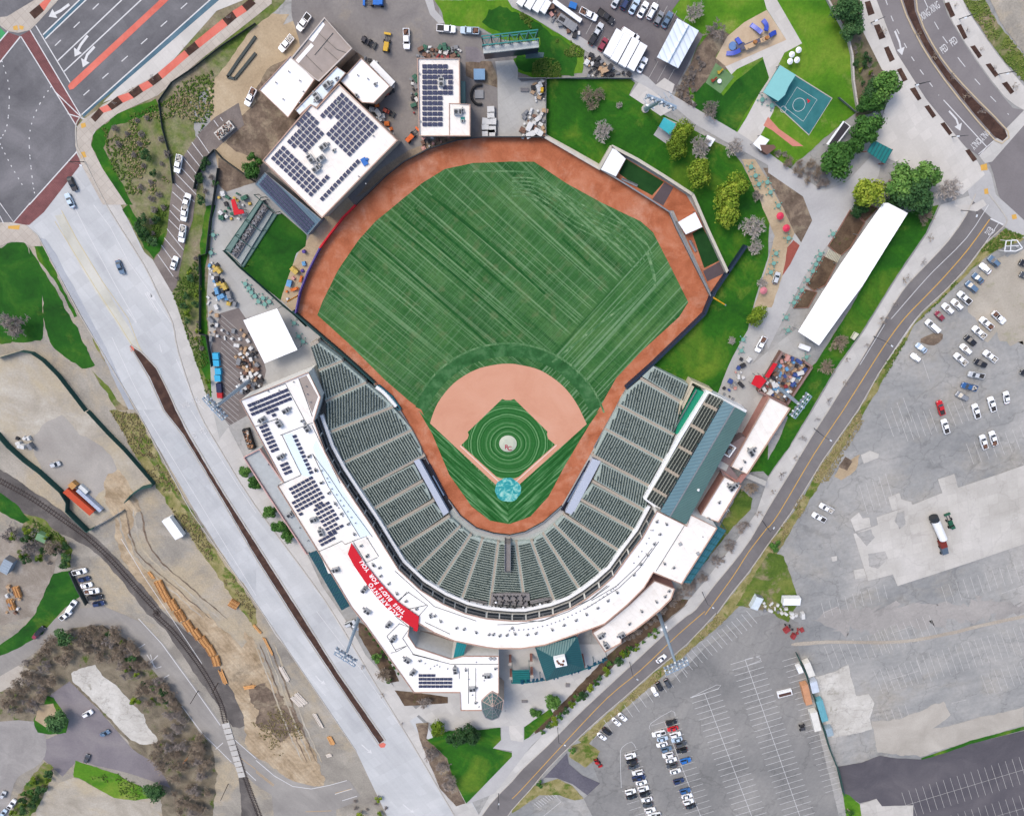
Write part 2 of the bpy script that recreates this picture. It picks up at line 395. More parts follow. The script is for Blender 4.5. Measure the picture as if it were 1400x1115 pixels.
# corner pavements
sheet('pavement','00|420,690 455,650 530,600 560,570 880,390 1200,150 1330,30 1394,0 1480,-60 1480,20 1394,90 1100,320 860,520 640,620 510,720 495,790 560,920 690,1115 560,1115 440,890 410,790',6,concrete_tan)
for s in ('495,640 540,590 565,615 520,665','585,570 640,525 670,560 610,600','700,505 755,465 780,500 730,535','805,440 860,398 885,430 835,468','1005,275 1060,228 1085,262 1030,305','1212,105 1265,62 1290,98 1240,140','1318,30 1365,-10 1394,20 1345,62','160,70 215,25 240,60 190,105'):
 sheet('planter_bed',tile(s,'00'),8,mulch)
for s in ('540,590 585,570 610,600 565,615','640,525 700,505 730,535 670,560','755,465 805,440 835,468 780,500','860,398 1005,275 1030,305 885,430','1060,228 1212,105 1240,140 1085,262','1265,62 1318,30 1345,62 1290,98','215,25 245,0 280,0 240,60'):
 sheet('red_paving',tile(s,'00'),7,paint_red)
sheet('pavement','00|0,95 40,90 190,0 320,0 200,130 165,165 100,180 40,170 0,140',6,concrete_tan)
sheet('curb_ramp','00|440,675 465,668 470,690 445,700',7,paint_yellow); sheet('curb_ramp','00|438,830 462,825 472,855 445,862',7,paint_yellow)
sheet('curb_ramp','00|72,145 95,138 100,165 75,165',7,paint_yellow); sheet('curb_ramp','00|105,138 132,145 125,165 108,160',7,paint_yellow)
sheet('pavement','10|-60,95 60,95 145,110 215,180 225,225 170,225 130,205 60,200 0,225 -60,240',6,concrete_tan)
sheet('curb_ramp','10|45,115 110,110 105,135 45,130',7,paint_yellow)

# west concrete avenue
west = sheet('west_avenue','px|104,207 118,221 147,276 165,280 197,344 212,360 236,400 251,445 270,500 286,551 298,580 345,640 400,735 470,850 505,905 540,950 582,990 616,1040 690,1180 560,1180 487,1026 350,824 187,560 52,322 36,308',4,concrete_w)
mk = MB()
for s,f in (('510,0 600,120 700,310 820,480 930,640','10'),('400,0 480,160 620,420 745,640','10'),('960,840 1060,1060 1115,1115','10'),('1040,0 1130,150 1300,420 1394,560','20'),('660,700 780,900 1100,1380','20') ,
             ('610,720 720,960 800,1115','10'),('30,0 110,130 380,460','31'),('330,0 560,300 780,620','31')):
 stripe(mk,tile(s,f),.2,6)
for s,f in (('790,480 850,580 820,480 840,520','10'),):
 stripe(mk,tile(s,f),.3,6)
for s,f in (('690,570 740,640','10'),('800,480 865,585','10'),('870,760 880,800','10')): stripe(mk,tile(s,f),.3,6)
stripe(mk,'px|235,560 262,605 300,660',.2,6,dash=(2,4)); stripe(mk,'20|780,0 1394,1010',.18,6)
arrow(mk,'31|325,350 345,375 360,385',.5,6,1.8); arrow(mk,'31|575,725 600,748 615,760',.5,6,1.8); arrow(mk,'31|800,1050 830,1075 845,1085',.5,6,1.8); arrow(mk,'10|800,475 820,490 830,500',.6,6,1.6)
tag(mk.obj('road_markings',paint_white,west),kind='structure')
mk = MB()
for s in ('335,30 420,190 560,420 700,620 765,790','300,90 380,220 520,450 650,650 730,780'): stripe(mk,tile(s,'10'),.22,6)
tag(mk.obj('centre_lines',paint_yfaded,west),kind='structure')
sheet('lane_surface','10|215,180 250,190 300,260 560,740 730,1115 700,1115 540,780 400,520 270,290',5,ground_mat('lane_dark',[C(168,172,180),C(182,186,192),C(196,199,204)],.05,1.2,.05,joints=(4.6,3.8),joint_rot=radians(58),joint_amt=.08,streaks=(radians(58),.5,.07)),.25)
sheet('lane_surface','10|300,60 345,50 430,200 640,560 780,800 720,775 520,470 380,230',5,ground_mat('lane_warm',[C(200,198,186),C(212,210,198),C(222,220,210)],.08,1.2,.04,joints=(4.6,3.8),joint_rot=radians(58),joint_amt=.08),.2)
sheet('lane_surface','20|745,0 905,0 1394,800 1394,1000 1300,920 1080,580',5,ground_mat('lane_mid',[C(184,188,190),C(198,200,202),C(210,212,213)],.05,1.2,.05,joints=(4.6,3.8),joint_rot=radians(58),joint_amt=.10,streaks=(radians(58),.5,.06)),.2)
sheet('median_bed',smooth_path(W('px|179,473 192,481 213,503 230,537 240,560 258,595 302,669 354,750 407,833 459,916 525,1011 519,1016 456,923 402,842 350,760 298,671 252,595 225,560 205,515'),1,True),7,mulch,.12)
k = MB(); k.ribbon(W('px|179,471 193,480 214,502 231,536 241.5,559 260,594 303.5,668 355.5,749 408.5,832 460.5,915 527,1011 518,1018 454.5,924 400.5,843 348.5,761 296.5,672 250.5,596 223.5,561 203,516 178,474'),.35,0,.24,closed=True)
tag(k.obj('median_kerb',flat_mat('kerb_stone',C(196,190,180))),kind='structure')
sheet('median_nose','31|665,725 690,712 708,722 700,740 680,742',8,paint_red); sheet('median_nose','10|705,770 722,762 732,790 715,800',8,paint_red)
k = MB(); k.ribbon(smooth_path(W('px|110,160 104,172 105,198 112,212 147,282 197,362 218,405 236,441 244,481 271,560 300,612 350,692 443,818 511,930 560,1010 625,1120'),3),.3,0,.2)
k.ribbon(W('px|36,308 52,322 108,428 187,560 262,700 350,824 458,983 487,1026'),.3,0,.2)
tag(k.obj('kerb',flat_mat('kerb_stone',C(196,190,180))),kind='structure')
sheet('pavement','px|104,207 112,214 147,284 197,364 218,407 236,443 244,483 271,562 300,614 350,694 443,820 511,932 560,1012 625,1122 660,1122 640,1090 600,1040 560,985 575,975 545,945 500,895 480,858 440,800 420,757 357,660 334,625 300,560 286,551 270,500 251,445 236,400 209,355 192,340 167,284 150,250 125,205 124,190 140,165',5,concrete_walk)

# west side ground covers
def cover(name,s,lv,mat,amp=.7,smooth=0): return sheet(name,s,lv,mat,amp,smooth)
cover('grass_slope','10|-60,230 0,235 60,200 130,200 175,300 215,420 235,560 240,700 215,740 130,750 -60,760',3,lawn_dark)
cover('grass_slope','10|180,220 235,225 330,420 420,600 410,610 300,420 215,310',3,lawn)
cover('grass_slope','10|150,230 210,310 290,430 400,640 470,770 520,880 450,890 350,830 265,750 240,620 230,480',4,lawn_dark)
cover('grass_slope','10|500,900 560,960 640,1060 700,1115 640,1115 560,1000',3,rough_grass)
cover('grass_slope','10|500,700 540,760 590,840 570,850 520,780',3,rough_grass)
cover('bare_lot','10|-60,830 0,820 130,790 250,840 380,980 500,1115 680,1310 850,1500 700,1600 640,1640 540,1760 380,1600 150,1390 0,1240 -60,1200',3,lot_pale,.3,1)
cover('paved_lot','20|180,150 330,30 430,130 560,200 640,330 520,480 560,560 390,480 230,320',4,ground_mat('lot_grey',[C(160,154,148),C(172,167,160),C(184,178,170)],.08,1.6,.10),.5,2)
cover('dirt_track','20|640,320 760,540 700,680 780,860 1000,1000 1394,1370 1394,1500 900,1100 660,800 620,600 560,420',4,dirt_rut,1.2,2)
cover('dirt_track','30|1060,0 1394,330 1394,640 1300,620 1240,420 1150,200 960,0',4,dirt_rut,1.0,1)
cover('dirt_mound','31|-60,100 60,330 190,560 300,740 360,860 360,950 240,950 60,820 -60,720',5,dirt_rut,1.2,2)
cover('dirt_mound','31|-30,400 120,440 200,560 230,640 150,700 20,620',6,dirt_brown,2.6,2)
for i in range(5): cover('wheel_rut','31|%d,200 %d,380 %d,600 %d,800 %d,800 %d,600 %d,380 %d,200' % tuple(x + i * 26 for x in (0,70,150,240,246,158,78,6)),7,dirt_brown if i % 2 else lot_pale,.5,2)
for i in range(4): cover('wheel_rut','20|%d,560 %d,760 %d,900 %d,1115 %d,1115 %d,900 %d,760 %d,560' % tuple(x + i * 42 for x in (640,690,830,1080,1088,840,700,648)),5,dirt_brown if i % 2 else lot_pale,.6,2)
cover('dirt_verge','20|600,0 745,20 1045,580 1394,1080 1394,1200 1000,640 720,220',4,verge,.8)
cover('dirt_verge','20|700,100 800,200 1000,500 1110,640 1060,640 930,420 760,200',5,rough_grass,1.0)
sheet('railway_ballast',smooth_path(W('20|-60,300 60,360 330,545 450,640 560,730 770,950 920,1130 1060,1240 1200,1400 1280,1560 1330,1680 1330,1720 1270,1725 1200,1620 1080,1460 900,1200 800,1110 700,980 560,810 400,700 200,620 110,550 -60,450'),2,True),5,gravel_dark,.5)
sheet('railway_ballast','30|1300,905 1345,905 1420,1150 1500,1300 1320,1300 1310,1000',5,gravel_dark,.4)
sr = sheet('side_road',smooth_path(W('30|-200,330 30,220 200,110 330,25 430,-15 560,-30 760,55 900,185 1100,460 1200,600 1300,720 1394,790 1470,860 1600,925 1720,955 1820,940 1900,915 1960,1000 1930,1040 1830,1080 1840,1200 1500,1200 1480,1000 1394,945 1250,815 1090,665 990,510 850,340 700,160 560,75 400,90 260,165 110,290 -200,470'),1,True),6,ground_mat('side_road_asphalt',[C(146,142,138),C(158,154,149),C(170,166,160)],.06,1.6,.08,streaks=(radians(55),.6,.05)))
mk = MB()
for s,f in (('755,40 880,175 1080,450 1200,620','30'),('990,515 1095,655 1260,820','30'),('800,235 850,310 880,300','30'),('800,300 860,240','30'),('840,305 820,235','30'),('755,200 790,178','30'),('893,362 922,345','30'),('1175,750 1215,715','30'),('0,810 100,895 200,952 300,966 400,946 495,920','31'),('430,995 525,965','31'),('470,1030 550,1005','31'),('1340,870 1394,920','30'),('1280,700 1394,800','30')):
 stripe(mk,tile(s,f),.3,8)
tag(mk.obj('road_markings',paint_white,sr),kind='structure')
mk = MB(); stripe(mk,'31|0,865 100,945',.15,8); stripe(mk,'31|0,875 95,950',.15,8); stripe(mk,'31|270,1090 410,1085',.15,8); stripe(mk,'30|1300,790 1394,860',.15,8); stripe(mk,'31|430,990 520,965',.15,8.5)
tag(mk.obj('centre_lines',paint_yellow,sr),kind='structure')

# south-west corner
sheet('paved_court','30|270,460 380,380 430,430 560,560 720,750 860,840 930,960 700,880 420,815 340,900 230,800 245,700 370,640 360,560',5,asphalt_purple,.3)
sheet('road_circle',smooth_path(W('30|-100,640 0,600 190,600 250,690 245,790 190,850 100,900 60,1000 20,1200 -100,1200'),2,True),6,ground_mat('old_street',[C(146,142,140),C(160,156,153),C(176,172,168)],.1,1.6,.1))
sheet('pale_yard','30|-100,270 0,290 130,300 130,400 0,440 -100,440',5,ground_mat('dusty_ground',[C(176,168,158),C(192,185,175),C(204,198,188)],.1,1.6,.1),1.0)
sheet('broken_slab','30|390,340 430,310 520,290 560,350 640,410 700,480 780,560 800,620 860,700 850,720 760,722 690,680 520,500 400,385',7,concrete_rough,.6)
cover('undergrowth','30|440,60 640,90 760,200 900,380 1000,520 1150,690 1180,900 1150,1200 900,1200 860,930 720,740 560,560 420,420 250,460 300,340 120,300 250,190',4,ground_mat('undergrowth_floor',[C(104,96,82),C(132,122,104),C(154,144,124)],.2,2.0,.25,patches=[C(60,86,24),C(100,116,40)],pthr=(.56,.64),pscale=.12),1.0)
cover('undergrowth','30|-100,440 130,400 300,340 270,460 200,600 0,600 -100,580',5,ground_mat('undergrowth_floor',[C(104,96,82),C(132,122,104),C(154,144,124)]),1.0)
cover('grass_island','30|185,590 240,500 260,460 290,470 340,540 375,600 360,660 280,670 205,660 190,620',7,lawn,.3,1)
cover('dirt_bed','30|215,510 290,500 310,560 300,580 250,630 190,590',8,dirt_tan,.3,1)
cover('grass_bank','30|410,812 640,885 700,925 800,965 900,1000 740,1030 620,1015 430,905 400,900',6,lawn_bright,.4)
cover('gravel_yard','30|200,1000 400,900 620,1010 800,1040 950,1200 200,1200',4,lot_pale,.8)
cover('grass_patch','30|170,900 240,820 290,850 260,960 200,1080 100,1200 40,1200 90,1020',6,rough_grass,.8)
cover('yard','20|-100,640 60,680 320,760 300,880 200,1115 -100,1200',4,ground_mat('yard_dirt',[C(132,122,110),C(156,146,134),C(178,170,160)],.12,1.6,.2),1.0)
cover('grass_bank','20|-60,440 0,450 100,520 160,600 130,620 -60,520',6,lawn_dark,.5)
cover('grass_bank','20|130,560 230,590 300,650 350,690 390,760 385,850 340,860 320,740 220,650 120,640',5,rough_grass,.7)
cover('grass_field','20|290,890 390,870 430,980 440,1010 330,1100 230,1220 130,1280 0,1340 -60,1330 0,1280 100,1210 190,1115',6,lawn_dark,.4)

# strip between the avenue and the ballpark
cover('grass_corner','00|495,790 510,730 640,620 850,540 870,600 760,640 600,700 560,800 640,960 720,1115 680,1115 560,920',5,lawn,.5)
cover('grass_corner','10|665,20 700,0 760,100 840,200 900,150 900,180 870,250 835,290 790,230',5,lawn,.6)
cover('grass_strip','10|1120,0 1185,0 1140,180 1110,420 1135,700 1185,1040 1160,1080 1100,900 1085,560 1090,260',5,lawn,.5)
sheet('dirt_ground','00|1180,420 1394,190 1600,120 1650,300 1394,640 1300,760 1200,640 1160,560',4,dirt_tan,.6)
sheet('dirt_ground','00|1310,640 1394,560 1460,640 1480,800 1394,860 1290,830 1230,780',5,dirt_brown,.5)
sheet('dirt_ground','00|1190,860 1220,870 1394,990 1230,1045 1185,1000',5,dirt_brown,.2)
path = sheet('parking_path','00|1170,640 1300,560 1330,680 1200,790 1110,880 1075,1010 1060,1115 1050,1200 1010,1320 960,1560 935,1590 835,1420 880,1355 910,1270 925,1115 945,960 1000,850 1080,730',7,path_brick)
mk = MB()
for s in ('1165,655 1190,690','1200,640 1215,660','1075,740 1140,835','1045,775 1110,860','1020,820 1100,920','1000,860 1085,965','975,900 1075,1010','960,945 1070,1060','955,1000 1060,1100','940,1045 1010,1110'): stripe(mk,tile(s,'00'),.2,9)
for s in ('940,0 985,40','925,30 980,90','920,80 975,135','910,130 1000,245','895,180 985,285','880,220 960,330','860,270 945,390'): stripe(mk,tile(s,'10'),.2,9)
tag(mk.obj('bay_lines',paint_white,path),kind='structure')

# service yards and concourses
sheet('service_yard','px|395,-160 590,-160 600,20 618,42 665,45 700,62 745,110 745,190 640,192 560,222 500,270 440,345 405,430 400,470 360,410 305,360 300,300 330,200 345,120 400,40',3,asphalt_yard,.3)
sheet('dirt_ground','px|285,120 345,40 372,18 396,20 350,90 330,130 345,175 380,200 340,235 300,240 290,180',4,dirt_tan,.5)
sheet('dirt_ground','01|0,490 60,380 200,300 230,520 240,640 60,860 0,930',6,dirt_brown,.4)
sheet('dirt_ground','01|450,370 530,270 600,330 500,410',5,dirt_brown,.3)
sheet('concourse','px|300,262 350,250 349,253 420,322 400,430 470,470 440,600 345,520 330,560 300,600 290,556 283,400 290,300',5,concourse)
sheet('concourse','px|430,440 470,470 450,600 470,650 540,760 620,830 690,850 790,820 860,740 905,680 1000,540 1040,480 1100,360 1160,270 1230,180 1180,160 1140,230 1060,330 1010,440 985,530 870,500 780,650 740,700 640,700',3,concourse)
sheet('concourse','px|560,830 690,850 800,850 860,800 960,720 1000,660 1060,560 1080,540 1100,500 1100,440 1000,520 900,700',4,concourse)
sheet('plaza','px|545,945 560,945 630,968 690,990 760,1010 860,900 840,880 700,880 560,850 500,850 560,985',6,concrete_walk)
sheet('service_bays','10|1200,590 1300,560 1394,700 1450,900 1400,1115 1250,1200 1180,1120 1210,1060 1150,780',6,ground_mat('bay_asphalt',[C(112,104,102),C(128,119,116),C(142,133,128)],.1,1.6,.12))
mk = MB()
for i in range(20):
 y = 600 + i * 29; stripe(mk,tile('%d,%d %d,%d' % (1205,y,1300,y + 85),'10'),.14,8)
mk.v and tag(mk.obj('bay_lines',paint_faded),kind='structure')
sheet('lawn','U1|520,255 660,375 650,440 600,480 510,745 285,560 490,262',8,lawn_dark,.15)
sheet('bare_strip','px|438,300 470,262 486,282 468,298 437,339 409,400 404,428 384,410 392,380 408,345',7,dirt_tan,.2)
sheet('bare_strip','px|620,182 645,186 626,192 586,204 551,222 526,242 500,262 486,270 515,235 560,205',7,ground_mat('yard_grime',[C(140,122,104),C(156,138,118),C(172,156,136)]),.2)
sheet('lawn','U2|570,0 1080,0 1230,110 1330,180 1600,330 1580,500 1330,530 1250,530 1140,490 1110,400 1280,300 1030,270 980,240 870,190 650,175 620,90',6,lawn_bright,.4)
sheet('lawn','U2|930,60 1080,60 1330,200 1540,330 1540,520 1340,530 1130,470 1120,400 1290,370 1280,260 1040,250 900,160',7,lawn_dark,1.2)
sheet('path','U2|505,0 560,0 575,70 620,120 640,160 600,165 540,100',7,path_conc)
sheet('ramp_apron','U2|985,420 1110,410 1140,470 1140,530 1165,560 1165,935 1005,935 1000,520',7,concourse)
sheet('dirt_bed','U2|780,420 960,420 1000,540 1000,600 830,540 785,520',7,dirt_brown,.3)
sheet('dark_pad','U2|778,320 860,325 930,390 880,430 785,410',7,asphalt_purple,.2)
sheet('service_floor','U2|1165,560 1330,540 1330,935 1165,935',6,concourse)
# north car park
npk = sheet('north_car_park','02|60,-120 1000,-120 870,60 900,90 1040,190 880,500 790,470 740,430 640,380 520,310 380,225 200,110 0,0',8,ground_mat('car_park_asphalt',[C(108,103,106),C(120,115,117),C(134,128,128)],.08,1.8,.08))
mk = MB()
for i in range(7):
 x = 590 + i * 52; y = -5 + i * 27; stripe(mk,tile('%d,%d %d,%d' % (x,y + 20,x + 48,y - 70),'02'),.13,10)
for i in range(5):
 x = 340 + i * 62; y = 120 + i * 38; stripe(mk,tile('%d,%d %d,%d' % (x,y + 30,x + 42,y - 48),'02'),.13,10)
for i in range(3):
 x = 745 + i * 45; y = 425 + i * 20; stripe(mk,tile('%d,%d %d,%d' % (x,y,x + 50,y - 90),'02'),.13,10)
tag(mk.obj('bay_lines',paint_faded,npk),kind='structure')
sheet('path','02|-60,-60 100,20 250,115 380,205 520,295 640,365 740,420 790,470 880,520 1000,590 1140,670 1260,740 1394,830 1394,900 1270,830 1140,760 1000,680 880,580 760,490 690,450 640,425 520,355 380,265 250,180 100,90 0,40',9,path_conc)
sheet('plaza','02|690,450 760,490 850,560 870,600 810,632 640,520',9,concrete_ne); sheet('plaza','02|770,735 830,640 900,670 850,790 ',9,path_conc)
sheet('plaza','02|830,425 885,460 870,510 780,465',10,concrete_ne)
# park north-east
sheet('lawn','px|850,-160 1190,-160 1145,0 1160,60 1172,152 1150,170 1080,230 1040,215 960,150 930,120 960,48 880,0',5,lawn_bright,.4)
sheet('lawn','px|745,108 862,108 868,113 860,130 910,158 1000,205 1015,225 1030,255 1052,295 1050,350 1035,400 1022,450 1000,490 980,540 893,500 895,498 941,450 966,426 990,380 942,262 836,200 819,229 745,186',6,lawn,.15)
sheet('lawn','02|990,500 1070,430 1150,520 1220,440 1370,320 1394,370 1394,440 1270,620 1215,720 1140,680 1000,590',7,lawn_dark,.2)
sheet('dirt_ground','02|880,520 960,370 1010,260 1090,160 1190,190 1110,310 1180,370 1060,440 1000,500 960,470 990,600',7,dirt_brown,.4)
sheet('playground_sand','U3|315,430 400,270 525,165 690,75 835,295 650,375 390,490',9,sand_play)
sheet('path','U3|670,0 765,0 950,320 820,390 765,500 710,580 660,420 470,510 430,550 385,490 660,370 835,295 690,70',8,concrete_ne)
sheet('play_mat','U3|315,465 450,565 350,690 240,610',9,green_play)
sheet('path','U3|640,680 700,590 740,500 800,520 800,620 735,830 600,1077 560,1077 470,980 540,870',8,concrete_ne)
court = sheet('ball_court','U3|780,480 1170,725 1000,995 660,680',10,rubber_teal)
mk = MB(); p = W('U3|912,642 1060,735 958,895 820,790'); mk.ribbon(p,.12,0,zl(12),closed=True,flat=True)
c_ = W('U3|927,772')[0]; mk.ribbon(ellipse(c_,1.9),.12,0,zl(12),closed=True,flat=True); c_ = W('U3|812,805')[0]; mk.ribbon(ellipse(c_,.9),.12,0,zl(12),closed=True,flat=True)
tag(mk.obj('court_lines',paint_white,court),kind='structure')
mk = MB(); mk.ribbon(W('U3|780,480 1170,725 1000,995 660,680'),.3,0,.2,closed=True); tag(mk.obj('court_kerb',flat_mat('kerb_stone',C(196,190,180)),court),kind='structure')
sheet('red_path','U3|665,925 700,860 780,950 960,1077 880,1077 730,960',9,flat_mat('coral_paving',C(214,140,122)))
sheet('path','03|0,830 180,960 300,1040 420,1000 560,850 620,860 600,960 480,1115 380,1260 200,1500 0,1900 -60,1700 120,1440 240,1200 190,1070 0,940',9,path_conc)
sheet('plaza','03|500,0 590,0 700,290 860,540 1040,760 1140,880 1180,950 1060,1060 880,1000 740,900 620,850 560,840 600,720 640,580 700,440 620,380 520,180',8,concrete_ne)
sheet('gravel_garden','U5|120,90 210,90 300,230 400,420 490,600 440,700 400,900 330,1115 210,1115 290,840 350,620 260,400 190,260',9,dirt_tan,.25)
sheet('planting_bed','U5|270,150 330,150 590,330 660,490 540,680 490,600 370,350',9,dirt_brown,.2)
sheet('brick_terrace','U5|480,650 540,700 400,945 380,930 420,720',9,flat_mat('terrace_brick',C(160,84,70),amt=.2))
sheet('verge','03|330,0 500,0 520,180 620,380 700,440 690,520 560,620 480,640 470,470 440,260 390,120',8,ground_mat('shrub_verge',[C(92,84,68),C(118,108,88),C(140,130,108)],.25,2.0,.2,patches=[C(64,86,40),C(90,104,60)],pthr=(.54,.6),pscale=.2),.4)
# north-east avenue
ne = sheet('east_avenue',smooth_path(W('03|560,-300 590,0 650,200 740,400 880,600 1040,770 1150,850 1210,900 1240,1000 1280,1115 1400,1200 1700,1300 1700,500 1394,600 1290,540 1130,330 1010,140 950,0 900,-300'),2,True),6,asphalt_ne)
sheet('median_bed',smooth_path(W('03|715,-200 735,0 800,160 900,330 1050,530 1240,750 1290,755 1290,710 1130,550 980,390 880,240 800,60 770,-200'),2,True),9,mulch,.1)
k = MB(); k.ribbon(smooth_path(W('03|700,-200 722,0 790,165 890,338 1040,540 1235,765 1290,765 1305,715 1140,545 992,385 892,238 812,60 782,-200'),2,True),.35,0,.24,closed=True); tag(k.obj('median_kerb',flat_mat('kerb_tan',C(206,188,158))),kind='structure')
sheet('pavement',smooth_path(W('03|930,-200 960,0 1010,130 1130,320 1290,530 1394,600 1480,650 1480,560 1394,470 1250,300 1120,110 1060,0 1040,-200'),2,True),7,concrete_ne)
sheet('verge','03|1060,0 1180,0 1250,130 1394,310 1480,420 1480,520 1394,450 1250,290 1130,110',8,rough_grass,.4)
sheet('riverside_path','03|1180,-60 1500,-60 1500,420 1394,300 1270,130',8,gravel_grey,.3)
sheet('crosswalk_paving','03|1394,600 1430,640 1220,880 1180,890 1150,850',8,concrete_walk)
sheet('pavement','03|1060,960 1180,890 1215,950 1240,1060 1330,1140 1394,1200 1394,1300 1230,1200 1100,1080',8,path_conc)
sheet('curb_ramp','03|1155,900 1190,890 1195,925 1160,930',10,paint_yellow); sheet('curb_ramp','03|1175,1030 1195,1025 1200,1055 1178,1058',10,paint_yellow); sheet('curb_ramp','13|1325,55 1350,50 1355,75 1330,80',10,paint_yellow)
for s in ('525,12 555,5 580,75 545,88','575,140 605,132 640,205 605,218','630,262 655,252 690,325 662,340','700,380 725,370 760,435 735,447','770,485 800,475 835,538 815,550','850,580 875,572 915,630 895,645','937,675 960,665 1003,725 985,738','1072,820 1095,812 1138,868 1115,882','960,20 985,12 1018,85 995,98','1025,140 1050,132 1085,205 1065,217','1100,255 1125,247 1165,305 1145,320','1183,352 1210,345 1255,408 1235,422','1272,455 1300,445 1340,500 1320,515'):
 sheet('planter_bed',tile(s,'03'),10,mulch)
mk = MB()
for s,w in (('955,545 1190,800',.25),('1145,840 1240,757',.25),('1190,800 1150,850',.2)): stripe(mk,tile(s,'03'),w,8)
stripe(mk,'03|640,0 670,90 700,160 780,310 830,385 930,520',.22,8,dash=(1.6,3.2)); stripe(mk,'03|850,0 905,120 950,200 1045,330 1125,430 1210,525 1310,625',.2,8,dash=(2.6,5.4))
arrow(mk,'03|690,170 715,230 722,265',.5,8,2); arrow(mk,'03|985,605 1025,650 1035,680',.5,8,2)
tag(mk.obj('road_markings',paint_white,ne),kind='structure')
# east road along the ballpark
def text_obj(body,size,mat,parent,loc,rot=(0,0,0),extrude=.02,name='lettering',bold=0.0,sx=1.0):
 key = ('txt',body,size,extrude,bold,sx)
 if key not in _txt:
  cu = bpy.data.curves.new('glyph','FONT'); cu.body = body; cu.size = size; cu.extrude = extrude; cu.align_x = 'CENTER'; cu.align_y = 'CENTER'; cu.offset = bold; cu.resolution_u = 3
  o = bpy.data.objects.new('glyph',cu); COL.objects.link(o); bpy.context.view_layer.update()
  me = bpy.data.meshes.new_from_object(o.evaluated_get(bpy.context.evaluated_depsgraph_get())); bpy.data.objects.remove(o)
  me.materials.clear(); me.materials.append(mat)
  for v in me.vertices: v.co.x *= sx
  _txt[key] = me
 o = bpy.data.objects.new(name,_txt[key]); COL.objects.link(o); o.rotation_euler = rot; o.parent = parent
 o.location = Vector(loc) - (parent.location if parent is not None and parent.parent is None else Vector((0,0,0))); return o
_txt = {}
def J(*ss): return [q for s in ss for q in W(s)]
ERL = J('13|1130,-60 1075,60 985,190 880,305 760,430 690,530 600,680 500,850 400,1000 330,1115','23|240,140 120,340 0,535','22|1300,700 1200,835 1100,955 1000,1085','32|950,25 830,125 700,245 500,430 330,590 200,725 60,855 0,925 -120,1050 -260,1250')
ERR = J('13|1200,-60 1290,60 1290,110 1180,210 1090,330 960,470 830,590 740,720 600,920 490,1115','23|300,270 130,550 0,730','22|1290,880 1200,990 1110,1115','32|1110,10 950,180 780,320 620,460 480,580 350,700 190,860 100,970 0,1080 -80,1200')
er = sheet('east_road',smooth_path(ERL + ERR[::-1],2,True),7,asphalt_road)
k = MB(); k.ribbon(smooth_path(ERL,2),.3,0,.2); k.ribbon(smooth_path(ERR,2),.3,0,.2); tag(k.obj('kerb',flat_mat('kerb_stone',C(196,190,180))),kind='structure')
mk = MB(); stripe(mk,smooth_path(W('13|1205,80 1090,240 960,390 860,495 740,620 640,755 540,910 410,1115'),3),.3,9)
stripe(mk,smooth_path(W('23|410,0 250,240 60,560 0,640'),3),.3,9); stripe(mk,smooth_path(W('22|1394,635 1290,770 1200,910 1050,1115'),3),.3,9); stripe(mk,smooth_path(W('32|1050,0 900,130 700,320 520,470 300,700 60,960 0,1020'),3),.3,9)
tag(mk.obj('centre_lines',paint_yellow,er),kind='structure')
mk = MB(); stripe(mk,smooth_path(W('13|1255,100 1100,320 950,480 830,590 740,710 600,920'),3),.2,9); stripe(mk,smooth_path(W('13|1200,0 1080,180 900,360 800,470 670,620'),3),.2,9); stripe(mk,'13|635,650 500,870',.2,9); stripe(mk,'13|1210,75 1280,108',.4,9)
tag(mk.obj('road_markings',paint_white,er),kind='structure')
SWL = J('13|940,0 870,150 700,400 520,690 370,900 245,1115','23|120,200 0,370','22|1330,560 1200,740 1050,930 930,1070','32|960,-40 830,70 640,225 450,400 300,540 160,680 0,850 -120,1000')
sheet('pavement',SWL + ERL[::-1],8,concrete_walk)
sheet('plaza','13|1010,0 1110,0 1170,-30 1190,0 1130,40 1060,30',9,concrete_ne)
sheet('lawn',J('13|700,20 760,40 930,0 860,150 690,400 510,690 360,900 235,1115','23|115,200 0,360 -30,330 60,160 110,40') + J('13|60,1115 140,960 260,860 450,560 620,260'),8,lawn,.2)
sheet('lawn','22|1394,180 1394,330 1290,340 1330,260',8,lawn,.2); sheet('lawn','22|1245,430 1310,480 1300,540 1220,620 1150,700 1060,820 1010,880 1000,840 1060,760 1130,640',8,rough_grass,.5)
sheet('planting_strip',W('32|700,-60 830,-80 960,-60 940,-30 830,60 640,215 450,390 300,530 150,680 120,660 280,490 430,340 520,240 620,160 560,60'),9,soil_bed,.4)
sheet('lawn','31|1000,672 1050,650 1215,645 1330,632 1335,700 1290,745 1394,770 1420,790 1144,1045 1110,980 1070,900 1040,800 970,730 930,700',9,lawn,.15)
sheet('landing','32|-16,622 61,622 61,712 -6,700 -16,660',12,concrete_ne,label=None); sheet('lawn','32|62,632 210,528 225,560 190,590 66,710',9,lawn,.1); sheet('lawn','32|0,762 30,772 0,805',9,lawn)
sheet('plaza','31|1050,440 1394,440 1500,620 1394,632 1215,632 1050,645 930,600 860,540 900,510',8,concrete_walk); sheet('path','31|1335,625 1460,625 1460,700 1570,640 1640,560 1640,600 1500,730 1300,990 1150,1050 1144,1048 1394,790 1394,760 1290,745 1335,700',10,path_conc)
sheet('planting_bed','31|755,430 860,440 1045,465 1045,500 900,510 810,515',9,soil_bed,.15); sheet('planting_bed','31|560,60 600,80 690,210 760,330 780,380 720,390 640,260 560,130',9,soil_bed,.3)
sheet('planting_bed','31|870,610 940,605 930,690 1040,800 1110,980 1140,1045 1090,1060 1000,960 900,720',8,dirt_brown,.3)
